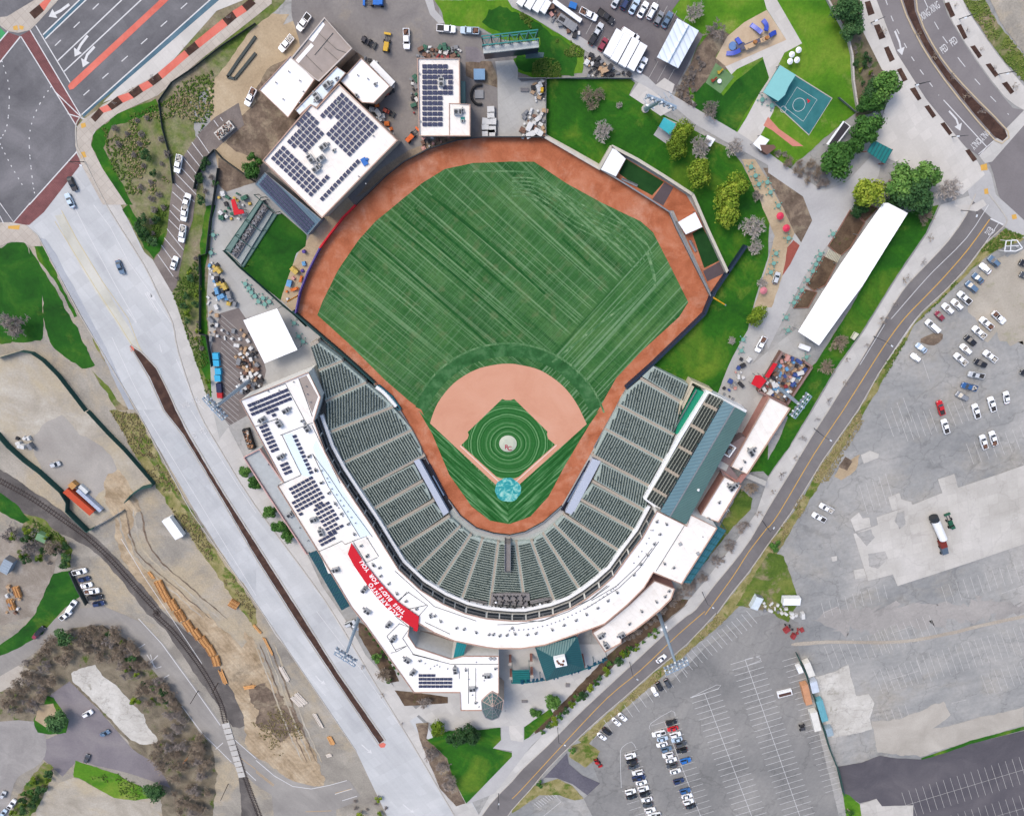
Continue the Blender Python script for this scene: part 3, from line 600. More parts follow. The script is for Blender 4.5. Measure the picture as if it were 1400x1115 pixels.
sheet('verge',J('13|1290,130 1394,170 1394,190 1230,250 1120,340 960,500 800,650 740,760 660,880 600,1000 530,1115','23|500,60 330,330 160,600 100,700 60,760','22|1394,860 1240,1060','32|1170,40 960,220 840,340 720,440 600,540 500,620 440,700 380,720 360,700 480,590 620,470 780,330 950,190 1115,20','22|1200,1000 1290,890 1394,740','23|0,740 135,560 305,280 490,10','13|600,930 740,730 830,600 960,480 1090,340 1180,220'),8,verge,.5)
sheet('verge','32|440,690 420,720 480,760 460,800 400,850 310,790 330,730',9,verge,.3)
sheet('grass_patch','32|1220,-30 1394,-320 1480,-300 1560,-60 1500,60 1394,0',9,rough_grass,.6)
sheet('verge','32|0,1080 120,950 250,910 330,950 390,1020 340,1030 260,1000 150,1000 60,1060 0,1100',9,verge,.3)
sheet('entrance_drive','32|165,915 300,770 310,830 380,890 480,935 410,1000 330,940 240,905 180,905',10,ground_mat('drive_asphalt',[C(92,90,102),C(104,102,112),C(116,113,122)]))
def road_word(parent,word,f,x,y,dx,dy,size=3.2,sx=.36,mat=None):
 ox,oy,k = FR[f]; p = G((ox + x / k,oy + y / k)); q = G((ox + (x + dx) / k,oy + (y + dy) / k)); text_obj(word,size,mat or paint_white,parent,(p.x,p.y,.14),(0,0,atan2(q.y - p.y,q.x - p.x) - pi / 2),.002,'road_lettering',.03,sx)
# south lot and south-east slab
sl = sheet('south_car_park','32|480,1200 390,1020 480,940 420,790 440,700 620,540 870,380 1050,200 1290,40 1420,10 1560,60 1560,200 1800,1200',4,asphalt_south,.2)
for w_,x,y,dx,dy in (('ONLY',1130,782,40,44),('ONLY',1178,735,40,44),('XING',855,82,-24,-50),('XING',907,42,-24,-50),('PED',958,268,-30,-46),('PED',1010,228,-30,-46)): road_word(ne,w_,'03',x,y,dx,dy)
road_word(er,'STOP','13',1205,147,30,-44)
for w_,x,y in (('XING',1010,1090),('XING',1065,1068)): road_word(west,w_,'10',x,y,-26,-44)
for w_,x,y in (('PED',1058,142),('PED',1110,118)): road_word(west,w_,'20',x,y,-26,-44)
sheet('dirt_patch','13|1180,330 1394,240 1500,300 1500,780 1394,740 1320,770 1240,700 1190,740 1140,640 1080,560 1120,430',1,ground_mat('lot_dusty',[C(168,160,146),C(182,174,160),C(196,188,174)],.06,1.6,.12,patches=[C(146,146,112),C(164,160,128)],pthr=(.56,.68),pscale=.07),1.4,2)
sheet('dirt_patch','13|830,730 930,690 950,730 900,765 850,760',9,dirt_brown,.4,2)
sheet('dirt_patch','33|300,0 1394,-60 1394,20 900,80 400,110',1,ground_mat('lot_mauve',[C(152,149,146),C(168,164,160),C(184,179,174)],.05,1.0,.12,cracks=.15,crack_scale=.08),5,2)
sheet('old_slab','23|465,675 600,625 590,585 790,515 940,455 1255,350 1480,270 1480,700 1100,830 705,958 680,895 545,930',6,concrete_slab)
for s in ('505,245 555,222 605,240 600,262 520,290','925,378 1015,347 1035,425 950,455','655,475 715,452 725,485 780,500 785,520 675,548','450,595 495,558 515,590 550,585 560,635 475,660','465,872 520,860 535,910 475,920','345,800 375,795 375,820 350,825'):
 sheet('slab_patch',tile(s,'23'),7,concrete_slab,.15)
sheet('slab_stain','23|480,670 560,650 580,690 540,740 500,700',8,asphalt_old,.5); sheet('slab_stain','23|545,780 640,770 650,810 600,860 550,850',8,asphalt_old,.5); sheet('slab_stain','23|700,560 740,550 750,620 710,650 690,600',8,asphalt_old,.5)
sheet('dirt_bed','23|380,310 420,255 460,280 430,330',9,dirt_brown,.3); sheet('bare_patch','23|400,300 500,240 480,330 400,380 360,360',7,dirt_tan,.5)
sheet('broken_slab','33|255,360 355,330 435,290 480,460 550,450 580,500 555,580 565,640 480,665 350,690 300,560',7,concrete_rough,.3)
sheet('bare_patch','33|560,600 700,590 830,540 960,490 1000,560 900,640 1394,520 1394,620 1100,710 830,790 700,780 600,770',5,ground_mat('pale_gravel',[C(168,162,152),C(184,178,168),C(198,192,182)],.06,1.6,.08),.8)
sheet('cart_track',smooth_path(W('33|150,170 350,158 700,160 950,120 1200,60 1394,20 1394,36 1200,78 950,138 700,176 350,176 150,188'),3,True),6,ground_mat('track_dust',[C(168,158,144),C(182,172,158),C(192,184,170)]),.15)
bl = sheet('black_car_park','33|375,845 500,825 610,785 700,800 830,805 975,765 1100,720 1394,650 1700,560 1700,1300 790,1300 790,1055 620,1060 590,1020 500,1045 405,985',7,asphalt_black,.2)
sheet('verge','33|830,800 975,750 1100,705 1394,625 1394,645 1100,722 975,768 840,806',8,lawn,.2); sheet('verge','33|405,985 440,1000 500,1050 520,1200 440,1200',9,lawn_bright,.2)
sheet('slab_patch','33|500,1050 590,1020 620,1060 790,1055 790,1200 520,1200',8,concrete_slab)
mkb = MB()
def stalls(mb,a,b,n,off,z=9,w=.12,sides=(1,-1),skip=()):
 """a centre line with n stub lines; off: the stub vector in tile units"""
 for i in range(n):
  if i in skip: continue
  t = i / (n - 1); x,y = a[0] + (b[0] - a[0]) * t,a[1] + (b[1] - a[1]) * t
  for sd in sides: mb.ribbon(W([(x,y),(x + off[0] * sd,y + off[1] * sd)]),w,0,zl(z),flat=True)
def stall_tile(mb,f,a,b,n,off,centre_line=True,**kw):
 ox,oy,k_ = FR[f]; A = (ox + a[0] / k_,oy + a[1] / k_); B = (ox + b[0] / k_,oy + b[1] / k_)
 stalls(mb,A,B,n,(off[0] / k_,off[1] / k_),**kw)
 if centre_line: mb.ribbon(W([A,B]),.16,0,zl(kw.get('z',9) + .6),flat=True)
stall_tile(mkb,'32',(1048,445),(1330,1180),25,(78,-24),w=.16)
stall_tile(mkb,'32',(1270,265),(1590,1180),31,(80,-24),w=.16)
stall_tile(mkb,'32',(830,600),(1060,1200),21,(72,-22),w=.13)
stall_tile(mkb,'32',(618,770),(760,1200),15,(66,-20),w=.13,sides=(1,))
stall_tile(mkb,'32',(665,960),(760,1200),8,(-66,20),w=.13,sides=(1,),centre_line=False)
stall_tile(mkb,'33',(165,245),(400,960),25,(-88,26),w=.14,sides=(1,),centre_line=False)
for i in range(12):
 x = 500 + i * 37; y = 620 - i * 27; mkb.ribbon(W(tile('%d,%d %d,%d' % (x,y - 30,x + 46,y + 36),'32')),.13,0,zl(9),flat=True)
for i in range(15):
 x = 920 + i * 27; y = 300 - i * 19.5; mkb.ribbon(W(tile('%d,%d %d,%d' % (x - 22,y - 30,x + 36,y + 38),'32')),.13,0,zl(9),flat=True)
for s in ('970,470 1115,400 1122,420 975,470','1270,262 1330,248 1355,265 1290,290','595,960 590,790 600,740 650,710 675,745','752,640 755,610 870,540 888,570'): stripe(mkb,smooth_path(W(tile(s,'32')),2),.16,9)
for i in range(9): stripe(mkb,tile('%d,%d %d,%d' % (120 + i * 12,1045 - i * 8,150 + i * 12,1070 - i * 8),'32'),.18,9)
stripe(mkb,'32|210,978 268,1035 170,1115',.16,9)
tag(mkb.obj('bay_lines',paint_white,sl),kind='structure')
mkb = MB(); stall_tile(mkb,'33',(750,1055),(1500,828),21,(22,70),w=.14)
stall_tile(mkb,'33',(980,1190),(1500,1040),15,(22,70),w=.14)
tag(mkb.obj('bay_lines',paint_faded,bl),kind='structure')
mkb = MB()
for (f,a,b,n,off) in (('23',(740,110),(900,60),6,(22,62)),('23',(520,490),(660,420),5,(22,75)),('33',(600,385),(830,325),8,(24,62)),('33',(830,320),(1394,150),17,(24,70)),('33',(330,250),(640,170),9,(24,60)),('33',(1180,400),(1394,330),7,(20,55)),('23',(1100,240),(1394,150),8,(20,55)),('23',(300,1090),(640,990),9,(10,40)),('23',(1000,30),(1070,0),3,(24,60)),('33',(620,160),(900,80),9,(24,60)),('13',(860,900),(1240,1100),2,(20,60)),('23',(660,80),(760,0),4,(24,66)),('23',(960,1010),(1394,870),12,(16,50)),('33',(650,590),(760,550),4,(16,44))):
 stall_tile(mkb,f,a,b,n,off,w=.12,z=2,centre_line=False)
stripe(mkb,'33|670,370 820,325',.14,3); stripe(mkb,'33|1000,500 1080,482',.14,3); stripe(mkb,'23|300,1105 380,1070',.14,3); stripe(mkb,'33|670,120 795,78',.14,3); stripe(mkb,'23|1270,1000 1394,955',.14,3)
tag(mkb.obj('faded_bay_lines',flat_mat('worn_paint',C(206,204,200),amt=.1)),kind='structure')

# ------------------------------------------------------------------ the playing field
home = G((694.5,669.0)); mound = G((694.5,606.0))
def turf_mat(name):
 t = NT(name,.9,spec=.15)
 loc = (-home.x,-home.y,0); a = radians(-49)
 base = t.noise(.05,5,.6)
 col = t.ramp(base,[(.3,C(42,92,42)),(.5,C(58,108,54)),(.7,C(86,126,70))])
 # after the shift and the turn, x runs along the right foul line and y along the left one
 m1 = t.noise(.03,3,.5,vec=t.mapping(loc=(13,5,0)))
 e_ = G((811,450)) - home; yb = (e_.y - e_.x) * .7071
 sp = t.t.nodes.new('ShaderNodeSeparateXYZ'); t.l(t.mapping(rot=a,loc=loc),sp.inputs[0]); mr = t.math('MULTIPLY',t.math('SUBTRACT',sp.outputs[1],yb),.5); mr = t.math('MINIMUM',t.math('MAXIMUM',mr,0),1.0); inv = t.math('SUBTRACT',1.0,mr)
 def streak(sx,sy,lo,hi,c,mask=None,amt=1.0):
  nonlocal col
  n_ = t.noise(1.0,3,.55,vec=t.mapping(rot=a,loc=loc,scale=(sx,sy,1)))
  f = t.ramp(n_,[(lo,(0,0,0)),(hi,(amt,) * 3)])
  if mask is not None: f = t.math('MULTIPLY',f,mask)
  col = t.mix(f,col,c)
 mk1 = t.math('MULTIPLY',mr,t.ramp(m1,[(.3,(.3,) * 3),(.55,(1,1,1))]))
 streak(.22,.004,.60,.64,C(22,78,30),mr,.7)
 streak(.004,.3,.56,.62,C(24,80,32),inv,.7)
 streak(2.4,.04,.50,.66,C(34,84,40),mr,.6); streak(.05,3.4,.48,.64,C(98,134,94),mr,.5)
 streak(1.6,.006,.55,.60,C(142,176,130),mk1,.5); streak(.25,.3,.56,.70,C(112,124,84),mr,.4)
 streak(.008,1.2,.54,.62,C(138,172,132),inv,.55); streak(3.0,.05,.54,.66,C(104,140,98),inv,.35)
 streak(.012,.9,.62,.70,C(128,164,126),mk1,.22)
 blot = t.noise(.8,6,.75); v = t.ramp(blot,[(.3,(.84,) * 3),(.7,(1.16,) * 3)])
 return t.out(t.mix(1.0,col,v,'MULTIPLY'))
def ring_mat():
 t = NT('infield_turf',.9,spec=.15)
 v = t.mapping(loc=(-mound.x,-mound.y,0))
 ln = t.n('ShaderNodeVectorMath',operation='LENGTH'); t.l(v,ln.inputs[0])
 n0 = t.noise(.12,3,.5); d = t.math('ADD',ln.outputs['Value'],t.math('MULTIPLY',n0,1.4))
 cb = t.n('ShaderNodeCombineXYZ'); t.l(d,cb.inputs[0])
 sc = t.n('ShaderNodeVectorMath',operation='MULTIPLY'); t.l(cb.outputs[0],sc.inputs[0]); sc.inputs[1].default_value = (1.6,0,0)
 n1 = t.noise(1.0,4,.6,vec=sc.outputs[0])
 col = t.ramp(n1,[(.38,C(28,88,36)),(.5,C(44,108,48)),(.58,C(96,146,92)),(.68,C(140,178,130))])
 n2 = t.noise(1.4,5,.7); vv = t.ramp(n2,[(.3,(.85,) * 3),(.7,(1.15,) * 3)])
 return t.out(t.mix(1.0,col,vv,'MULTIPLY'))
def foul_mat(name,rot):
 t = NT(name,.9,spec=.15); loc = (-home.x,-home.y,0)
 n1 = t.noise(1.0,4,.6,vec=t.mapping(rot=rot,loc=loc,scale=(1.3,.06,1)),dist=.4)
 col = t.ramp(n1,[(.34,C(26,82,30)),(.5,C(42,104,48)),(.60,C(90,140,88)),(.72,C(136,174,130))])
 n2 = t.noise(1.0,5,.7); vv = t.ramp(n2,[(.3,(.85,) * 3),(.7,(1.15,) * 3)])
 return t.out(t.mix(1.0,col,vv,'MULTIPLY'))
turf = turf_mat('outfield_turf'); ring = ring_mat()
TRACK = [(403.5,428),(409,400.5),(436.6,339),(468,297.6),(485.6,280),(505.7,261),(525.7,241),(551,221),(586,203),(626,191),(676.4,187),(745,187),(820.5,231),(850.6,248.6),(891,273.7),(916,290),(926,312.6),(951,363),(972.4,405.5),(963.6,428),(941,450.7),(890.8,498.4),(855.7,531),(839,562),(809,617),(785,660.4),(767.8,690.5),(742.7,712.6),(718,725.7),(697,730.7),(675,728),(651,720.7),(629,704),(611,683),(588.5,637.8),(563,587.6),(548,560),(512,524),(463,480)]
GRASS = [(434,430.6),(441.6,410.6),(463,367.9),(490.6,327.7),(514,302),(541,280),(576,251),(608.6,231),(646,223),(700,221),(730,221),(775,251),(820.5,276),(875.7,302.6),(893,317.7),(916,363),(941,413),(928.5,433),(875.7,481),(842,517),(818,560),(795,598),(772.8,635),(750,678),(725,705.6),(697,715.7),(670,711),(645,692),(614,648),(591,592.6),(576,560),(560,548),(525.7,518.5),(475.5,468)]
sheet('warning_track',W(TRACK),10,track,.05)
sheet('outfield_grass',W(GRASS),11,turf,.06)
dk2 = ground_mat('turf_ring',[C(34,84,38),C(50,104,54),C(82,128,80)],.25,1.3,.2); dk = ground_mat('turf_dark',[C(22,76,28),C(30,88,34),C(48,104,50)],.3,1.6,.16); lt_ = ground_mat('turf_topdressed',[C(50,104,54),C(88,132,84),C(136,168,122)],.5,1.4,.22)
def band(pts,w,mat,lv,name='mown_band'):
 m = MB(); p = smooth_path(W(pts),5)
 m.ribbon(p,w,0,zl(lv) + nudge(),flat=True); tag(m.obj(name,mat),kind='structure')
for s in ('504,326 560,374 620,427 678,480','533,303 600,358 655,405 700,444','567,286 630,339 700,400','606,279 660,324 716,374','480,345 507,371','455,397 468,409','769,326 790,346 807,363','590,268 640,309 700,360 745,402','548,294 600,338 640,372'): band('px|' + s,.8,dk,12)
_r = [(694.5 + 128 * cos(t),606 - 127 * sin(t)) for t in [pi * (.12 + .76 * i / 24) for i in range(25)]]; band('px|' + ' '.join('%f,%f' % p for p in _r),4.2,dk2,12,'mown_ring')
_r = [(694.5 + 138 * cos(t),606 - 137 * sin(t)) for t in [pi * (.10 + .72 * i / 24) for i in range(25)]]; band('px|' + ' '.join('%f,%f' % p for p in _r),.6,lt_,13,'mown_ring')
for k_ in range(6): band('px|' + ' '.join('%f,%f' % (x - k_ * 4.5 * ux,y + k_ * 5 * uy) for x,y,ux,uy in ((700,243,0,1),(740,247,.5,1),(800,282,.8,1),(850,306,1,1),(880,328,1.2,1),(893,352,1.2,.6))),.42,lt_,13)
band('px|885,345 893,372 896,392',1.0,lt_,14); band('px|755,495 811,450 867,406',.7,lt_,14); band('px|630,235 690,234 728,236',.5,lt_,13)
sheet('foul_ground_grass',W([(572,560),(591,592.6),(614,648),(645,692),(670,711),(695,715.7),(695,672),(672,661)]),12,foul_mat('foul_turf_west',radians(-45)),.02)
sheet('foul_ground_grass',W([(820,560),(800,588),(772.8,635),(750,678),(725,705.6),(695,715.7),(695,672),(712,661)]),12,foul_mat('foul_turf_east',radians(45)),.02)
arc = W('H|115,405 160,290 250,180 370,105 480,76 555,70 620,76 740,108 860,190 940,290 1000,410')
arc = smooth_path(arc,4)
sheet('infield_skin',arc + W('H|618,752 492,757'),13,clay,.03)
sheet('infield_grass',W('H|523,268 540,275 572,275 590,268 778,452 776,470 782,492 822,526 618,706 590,718 555,722 520,718 492,708 292,528 328,492 334,470 328,455'),14,ring,.02)
mk = MB(); mk.ribbon(W('H|285,532 512,742'),.35,0,zl(15),flat=True); mk.ribbon(W('H|830,528 600,735'),.35,0,zl(15),flat=True)
tag(mk.obj('baseline_edge',flat_mat('chalk',C(238,214,200))),kind='structure')
tarp_mat = NT('tarp_teal',.35,spec=.5); _n = tarp_mat.noise(.35,6,.6,dist=1.5)
_c = tarp_mat.ramp(_n,[(.36,C(30,140,144)),(.5,C(56,164,166)),(.56,C(120,200,190)),(.68,C(170,216,206))]); tarp_mat.bump(_n,.5,.2); tarp_mat = tarp_mat.out(_c)
def disc(c,r,z,h,n=36,amp=.0):
 pts = [Vector((c.x + (r + amp * noise.noise(Vector((cos(2 * pi * i / n) * 2,sin(2 * pi * i / n) * 2,3)))) * cos(2 * pi * i / n),c.y + (r + amp * noise.noise(Vector((cos(2 * pi * i / n) * 2,sin(2 * pi * i / n) * 2,3)))) * sin(2 * pi * i / n),0)) for i in range(n)]
 mb = MB(); m2 = [Vector((c.x + (p.x - c.x) * .6,c.y + (p.y - c.y) * .6,z + h)) for p in pts]
 for i in range(n):
  j = (i + 1) % n; mb.face([(pts[i].x,pts[i].y,z),(pts[j].x,pts[j].y,z),m2[j],m2[i]])
 mb.tri_poly(m2); return mb
t_ = thing('home_plate_tarp','round teal tarp lying over the home plate area','tarp',tuple(home))
disc(home,4.75,zl(15),.12,amp=.5).obj('cover_sheet',tarp_mat,t_)
t_ = thing('mound_tarp','round off-white tarp with red letters over the pitcher mound','tarp',tuple(mound))
disc(mound,3.15,zl(15),.28).obj('cover_sheet',flat_mat('tarp_cream',C(198,204,184),amt=.06),t_)
red_cloth = flat_mat('banner_red',C(214,26,44),amt=.07); rcm = flat_mat('letter_red',C(176,60,84),amt=.05)
q = G((692.6,610.2)); text_obj('R',2.3,rcm,t_,(q.x,q.y,zl(15) + .33),(0,0,0),.01,bold=.05); q = G((696.6,612.4)); text_obj('C',2.3,rcm,t_,(q.x,q.y,zl(15) + .35),(0,0,0),.01,bold=.05)
# ------------------------------------------------------------------ buildings
roof_white = flat_mat('roof_membrane',C(250,246,240,1.25),.6,amt=.05,scale=.25)
roof_cream = flat_mat('roof_membrane_cream',C(244,236,226,1.3),.65,amt=.06,scale=.25)
roof_ice = flat_mat('roof_coating_pale_blue',C(226,240,248,1.35),.5,amt=.04,scale=.3)
roof_grey = flat_mat('roof_grey_gravel',C(172,160,152),.9,amt=.14,scale=.3)
wall_tan = flat_mat('wall_stucco_tan',C(196,178,162),.9)
wall_pink = flat_mat('wall_brick_pink',C(176,128,118),.9,amt=.18)
wall_white = flat_mat('wall_painted_white',C(232,232,228),.7)
wall_brown = flat_mat('wall_brown',C(120,92,82),.9)
cap_brown = flat_mat('parapet_cap_brown',C(190,158,142),.7)
cap_dark = flat_mat('seam_dark',C(74,84,84),.7)
teal_metal = flat_mat('metal_teal',C(44,104,108),.45,.2,spec=.5)
teal_bright = flat_mat('metal_teal_bright',C(30,132,128),.45,.2,spec=.5)
green_deck = flat_mat('deck_green',C(20,146,112),.6,amt=.06)
steel_blue = flat_mat('steel_pale_blue',C(168,190,210),.4,.4,spec=.5)
steel_dark = flat_mat('steel_dark',C(62,66,70),.5,.3)
steel_grey = flat_mat('steel_grey',C(150,152,156),.5,.3)
glass_dark = flat_mat('glass_dark',C(44,52,60),.12,spec=.7)
black_mat = flat_mat('black_plastic',C(38,38,40),.6)
lens_mat = flat_mat('lamp_lens',C(232,238,242),.3,spec=.6)
white_metal = flat_mat('metal_white',C(238,240,242,1.3),.4,spec=.5,amt=.05)
def metal_roof(name,col,rot,pitch=.9):
 t = NT(name,.45,.15,.5); w = t.t.nodes.new('ShaderNodeTexWave'); t.l(t.mapping(rot=rot),w.inputs['Vector'])
 w.inputs['Scale'].default_value = 1 / pitch / 3.2; w.inputs['Detail'].default_value = 0
 v = t.ramp(w.outputs['Fac'],[(.0,(.78,) * 3),(.25,(1,1,1))]); n_ = t.noise(.2,4); v2 = t.ramp(n_,[(.3,(.92,) * 3),(.7,(1.06,) * 3)])
 t.bump(w.outputs['Fac'],.5,.1)
 return t.out(t.mix(1.0,t.mix(1.0,col,v,'MULTIPLY'),v2,'MULTIPLY'))
def pv_mat():
 t = NT('photovoltaic_glass',.25,0,.5); br = t.t.nodes.new('ShaderNodeTexBrick'); t.l(t.tc,br.inputs['Vector']); br.offset = 0
 br.inputs['Scale'].default_value = 1; br.inputs['Brick Width'].default_value = .55; br.inputs['Row Height'].default_value = .55; br.inputs['Mortar Size'].default_value = .02
 br.inputs['Color1'].default_value = C(54,56,82); br.inputs['Color2'].default_value = C(66,66,94); br.inputs['Mortar'].default_value = C(110,116,140)
 return t.out(br.outputs['Color'])
pv = pv_mat()
def inside(p,poly):
 r = False; n = len(poly); x,y = p
 for i in range(n):
  (x0,y0),(x1,y1) = poly[i][:2],poly[(i + 1) % n][:2]
  if (y0 > y) != (y1 > y) and x < (x1 - x0) * (y - y0) / (y1 - y0) + x0: r = not r
 return r
_cache = {}
def solar(root,f,origin,e1,e2,poly,z,size=(1.18,1.25),skip=(),n=30,tilt=6):
 """modules laid on a lattice (origin, e1, e2) inside an outline, all in the units of one survey frame"""
 ox,oy,k = FR[f]; key = ('pv',size,z)
 a,b = G((ox,oy)),G((ox + e1[0] / k,oy + e1[1] / k)); rot = atan2((b - a).y,(b - a).x)
 if key not in _cache:
  m = MB(); m.box((0,0,.35),(size[0],size[1],.05)); m.box((0,size[1] * .35,.17),(size[0] * .9,.06,.32),mi=1); _cache[key] = m.mesh('solar_panel',[pv,steel_grey])
 cnt = 0; pl = [tuple(float(c) for c in q.split(',')) for q in poly.split()]
 for i in range(-n,n):
  for j in range(-n,n):
   p = (origin[0] + e1[0] * i + e2[0] * j,origin[1] + e1[1] * i + e2[1] * j)
   if inside(p,pl):
    o = bpy.data.objects.new('solar_panel',_cache[key]); COL.objects.link(o); o.parent = root
    o.location = G((ox + p[0] / k,oy + p[1] / k),z) - root.location; o.location.z = z; o.rotation_euler = (radians(tilt),0,rot); cnt += 1
 return cnt
def unit_mesh(kind):
 if kind in _cache: return _cache[kind]
 m = MB()
 if kind == 'big':
  m.box((0,0,.65),(2.4,1.7,1.3)); m.box((-.5,0,1.42),(1.2,1.2,.18),mi=1); m.tube((-.5,0,1.5),(-.5,0,1.6),.5,n=12,mi=2); m.box((.75,0,1.34),(.6,1.2,.1),mi=2); m.box((1.6,0,.35),(.9,.6,.5),mi=1)
 elif kind == 'small':
  m.box((0,0,.35),(1.0,.8,.7)); m.tube((0,0,.7),(0,0,.8),.3,n=10,mi=2); m.box((.7,.1,.15),(.5,.2,.2),mi=1)
 elif kind == 'vent':
  m.tube((0,0,0),(0,0,.5),.14,n=8); m.tube((0,0,.5),(0,0,.62),.26,.2,n=8,mi=1)
 elif kind == 'hatch':
  m.box((0,0,.2),(1.2,1.2,.4),mi=1); m.box((0,0,.44),(1.05,1.05,.1),taper=.8)
 _cache[kind] = m.mesh('rooftop_unit' if kind in ('big','small') else 'roof_vent',[flat_mat('unit_grey',C(186,188,190),.5,.2),steel_grey,steel_dark]); return _cache[kind]
def roof_kit(root,z,big='',small='',vent='',hatch='',rot=.6):
 for kind,s in (('big',big),('small',small),('vent',vent),('hatch',hatch)):
  if not s: continue
  for i,p in enumerate(P(s)):
   o = bpy.data.objects.new({'big': 'rooftop_unit','small': 'rooftop_unit','vent': 'roof_vent','hatch': 'roof_hatch'}[kind],unit_mesh(kind)); COL.objects.link(o); o.parent = root
   q = G(p,z); o.location = Vector((q.x,q.y,0)) - Vector((root.location.x,root.location.y,0)); o.location.z = z; o.rotation_euler = (0,0,rot + (i % 3) * pi / 2)
def stain(name,col,amt=.10):
 t = NT(name,.6); n = t.noise(.35,7,.75); n2 = t.noise(.9,4,.6,vec=t.mapping(rot=.6,scale=(.15,1.2,1)))
 v = t.ramp(n,[(.36,(1 - amt,1 - amt * 1.15,1 - amt * 1.4)),(.52,(1,1,1))]); v2 = t.ramp(n2,[(.33,(1 - amt * .6,) * 3),(.5,(1,1,1))])
 br = t.t.nodes.new('ShaderNodeTexBrick'); t.l(t.mapping(rot=radians(58)),br.inputs['Vector']); br.offset = .5; br.inputs['Scale'].default_value = 1; br.inputs['Brick Width'].default_value = 9; br.inputs['Row Height'].default_value = 3; br.inputs['Mortar Size'].default_value = .05
 br.inputs['Color1'].default_value = (1,1,1,1); br.inputs['Color2'].default_value = (.95,.95,.95,1); br.inputs['Mortar'].default_value = (.84,.83,.82,1)
 return t.out(t.mix(1.0,t.mix(1.0,t.mix(1.0,col,v,'MULTIPLY'),v2,'MULTIPLY'),br.outputs['Color'],'MULTIPLY'))
roof_white = stain('roof_membrane_worn',C(252,250,248,1.3),.07); roof_cream = stain('roof_membrane_cream_worn',C(248,243,236,1.34),.09)
def building(name,label,cat,s,z,wall=wall_tan,roof=roof_white,cap=cap_brown,cw=.35,ch=.5,group=None,z0=0):
 pts = W(s,z); root = thing(name,label,cat,tuple(centre(pts)),group=group)
 m = MB(); n = len(pts); ar = sum(pts[i].x * pts[(i + 1) % n].y - pts[(i + 1) % n].x * pts[i].y for i in range(n))
 if ar < 0: pts = pts[::-1]
 for i in range(n):
  a,b = pts[i],pts[(i + 1) % n]; m.face([(a.x,a.y,z0),(b.x,b.y,z0),(b.x,b.y,z - .3),(a.x,a.y,z - .3)])
 m.obj('wall',wall,root)
 m = MB(); m.prism(pts,z - .3,z); m.obj('roof',roof,root)
 if cap:
  c = centre(pts); m = MB(); m.ribbon(pts,cw,z - .05,z + ch,closed=True); m.obj('parapet',cap,root)
 return root
def sheet_on(root,name,s,z,mat,h=.03,seam=None):
 m = MB(); m.prism(W(s,z),z - .1,z + h); o = m.obj(name,mat,root)
 return o
def seam(root,segs,z,w=.18,mat=None):
 for s in segs: m = MB(); m.ribbon(W(s,z),w,z - .05,z + .16 + nudge(8,.002)); m.obj('roof_seam',mat or cap_dark,root)

# --- the main grandstand building
ZR,ZB = 10.5,5.0
main = building('grandstand_building','long curved white roofed grandstand building wrapping round behind home plate','grandstand',
 'px|328.6,547 421.9,508.6 438.4,542.3 429,574.6 444.4,617.4 461.6,649 486,686 509,720 528,751 545,778 575,806 606,825 636,838 665,845 700,848 719,848 756,840 780,831 800,819 820,804 839,787 860,758 878,734.5 898,698 939,718.4 944,703 980,721 931.7,797.3 893,781.6 880,803 857,826 826,852 793,864 744.6,880.8 712,885.6 680,885.5 665.6,884 620.7,875 594,864 574,852 560,851 558,868 568.7,884 617,900 633,896 681.7,896 681.7,946 660,970 630,970 629,945.5 566,945.5 500,853 480.6,828.7 435.6,753.4 380,664 388,658.7',ZR,wall_white,roof_white,cap_brown,.3,.45)
sheet_on(main,'roof_coating','R1|470,655 555,640 610,760 700,930 745,1060 650,1045 560,880',ZR,roof_ice)
sheet_on(main,'roof_coating','R2|360,-130 450,20 530,175 640,380 780,600 890,770 790,800 690,660 590,500 480,310 400,130 330,-60',ZR,roof_ice,.04)
sheet_on(main,'roof_coating','R1|615,120 690,90 800,290 745,450',ZR,roof_grey,.05); sheet_on(main,'roof_coating','R1|500,160 600,120 755,465 740,530 690,550',ZR,roof_cream,.04)
sheet_on(main,'roof_coating','R2|0,315 60,280 220,210 200,190 300,190 420,400 560,640 690,850 640,860 600,830 395,935 120,500',ZR,roof_cream,.02)
sheet_on(main,'roof_coating','R2|395,940 600,835 640,865 700,850 660,960 760,1140 480,1140',ZR,roof_cream,.035)
sheet_on(main,'roof_coating','R2|740,850 850,790 960,980 900,1000 830,1030',ZR,roof_cream,.045)
sheet_on(main,'roof_coating','R4|0,490 250,480 480,440 700,350 880,230 1040,90 1115,20 1115,110 900,300 700,395 400,500 200,535 0,530',ZR,roof_cream,.03)
sheet_on(main,'roof_coating','R5|410,670 470,580 665,680 400,1090 215,1000',ZR,roof_cream,.03)
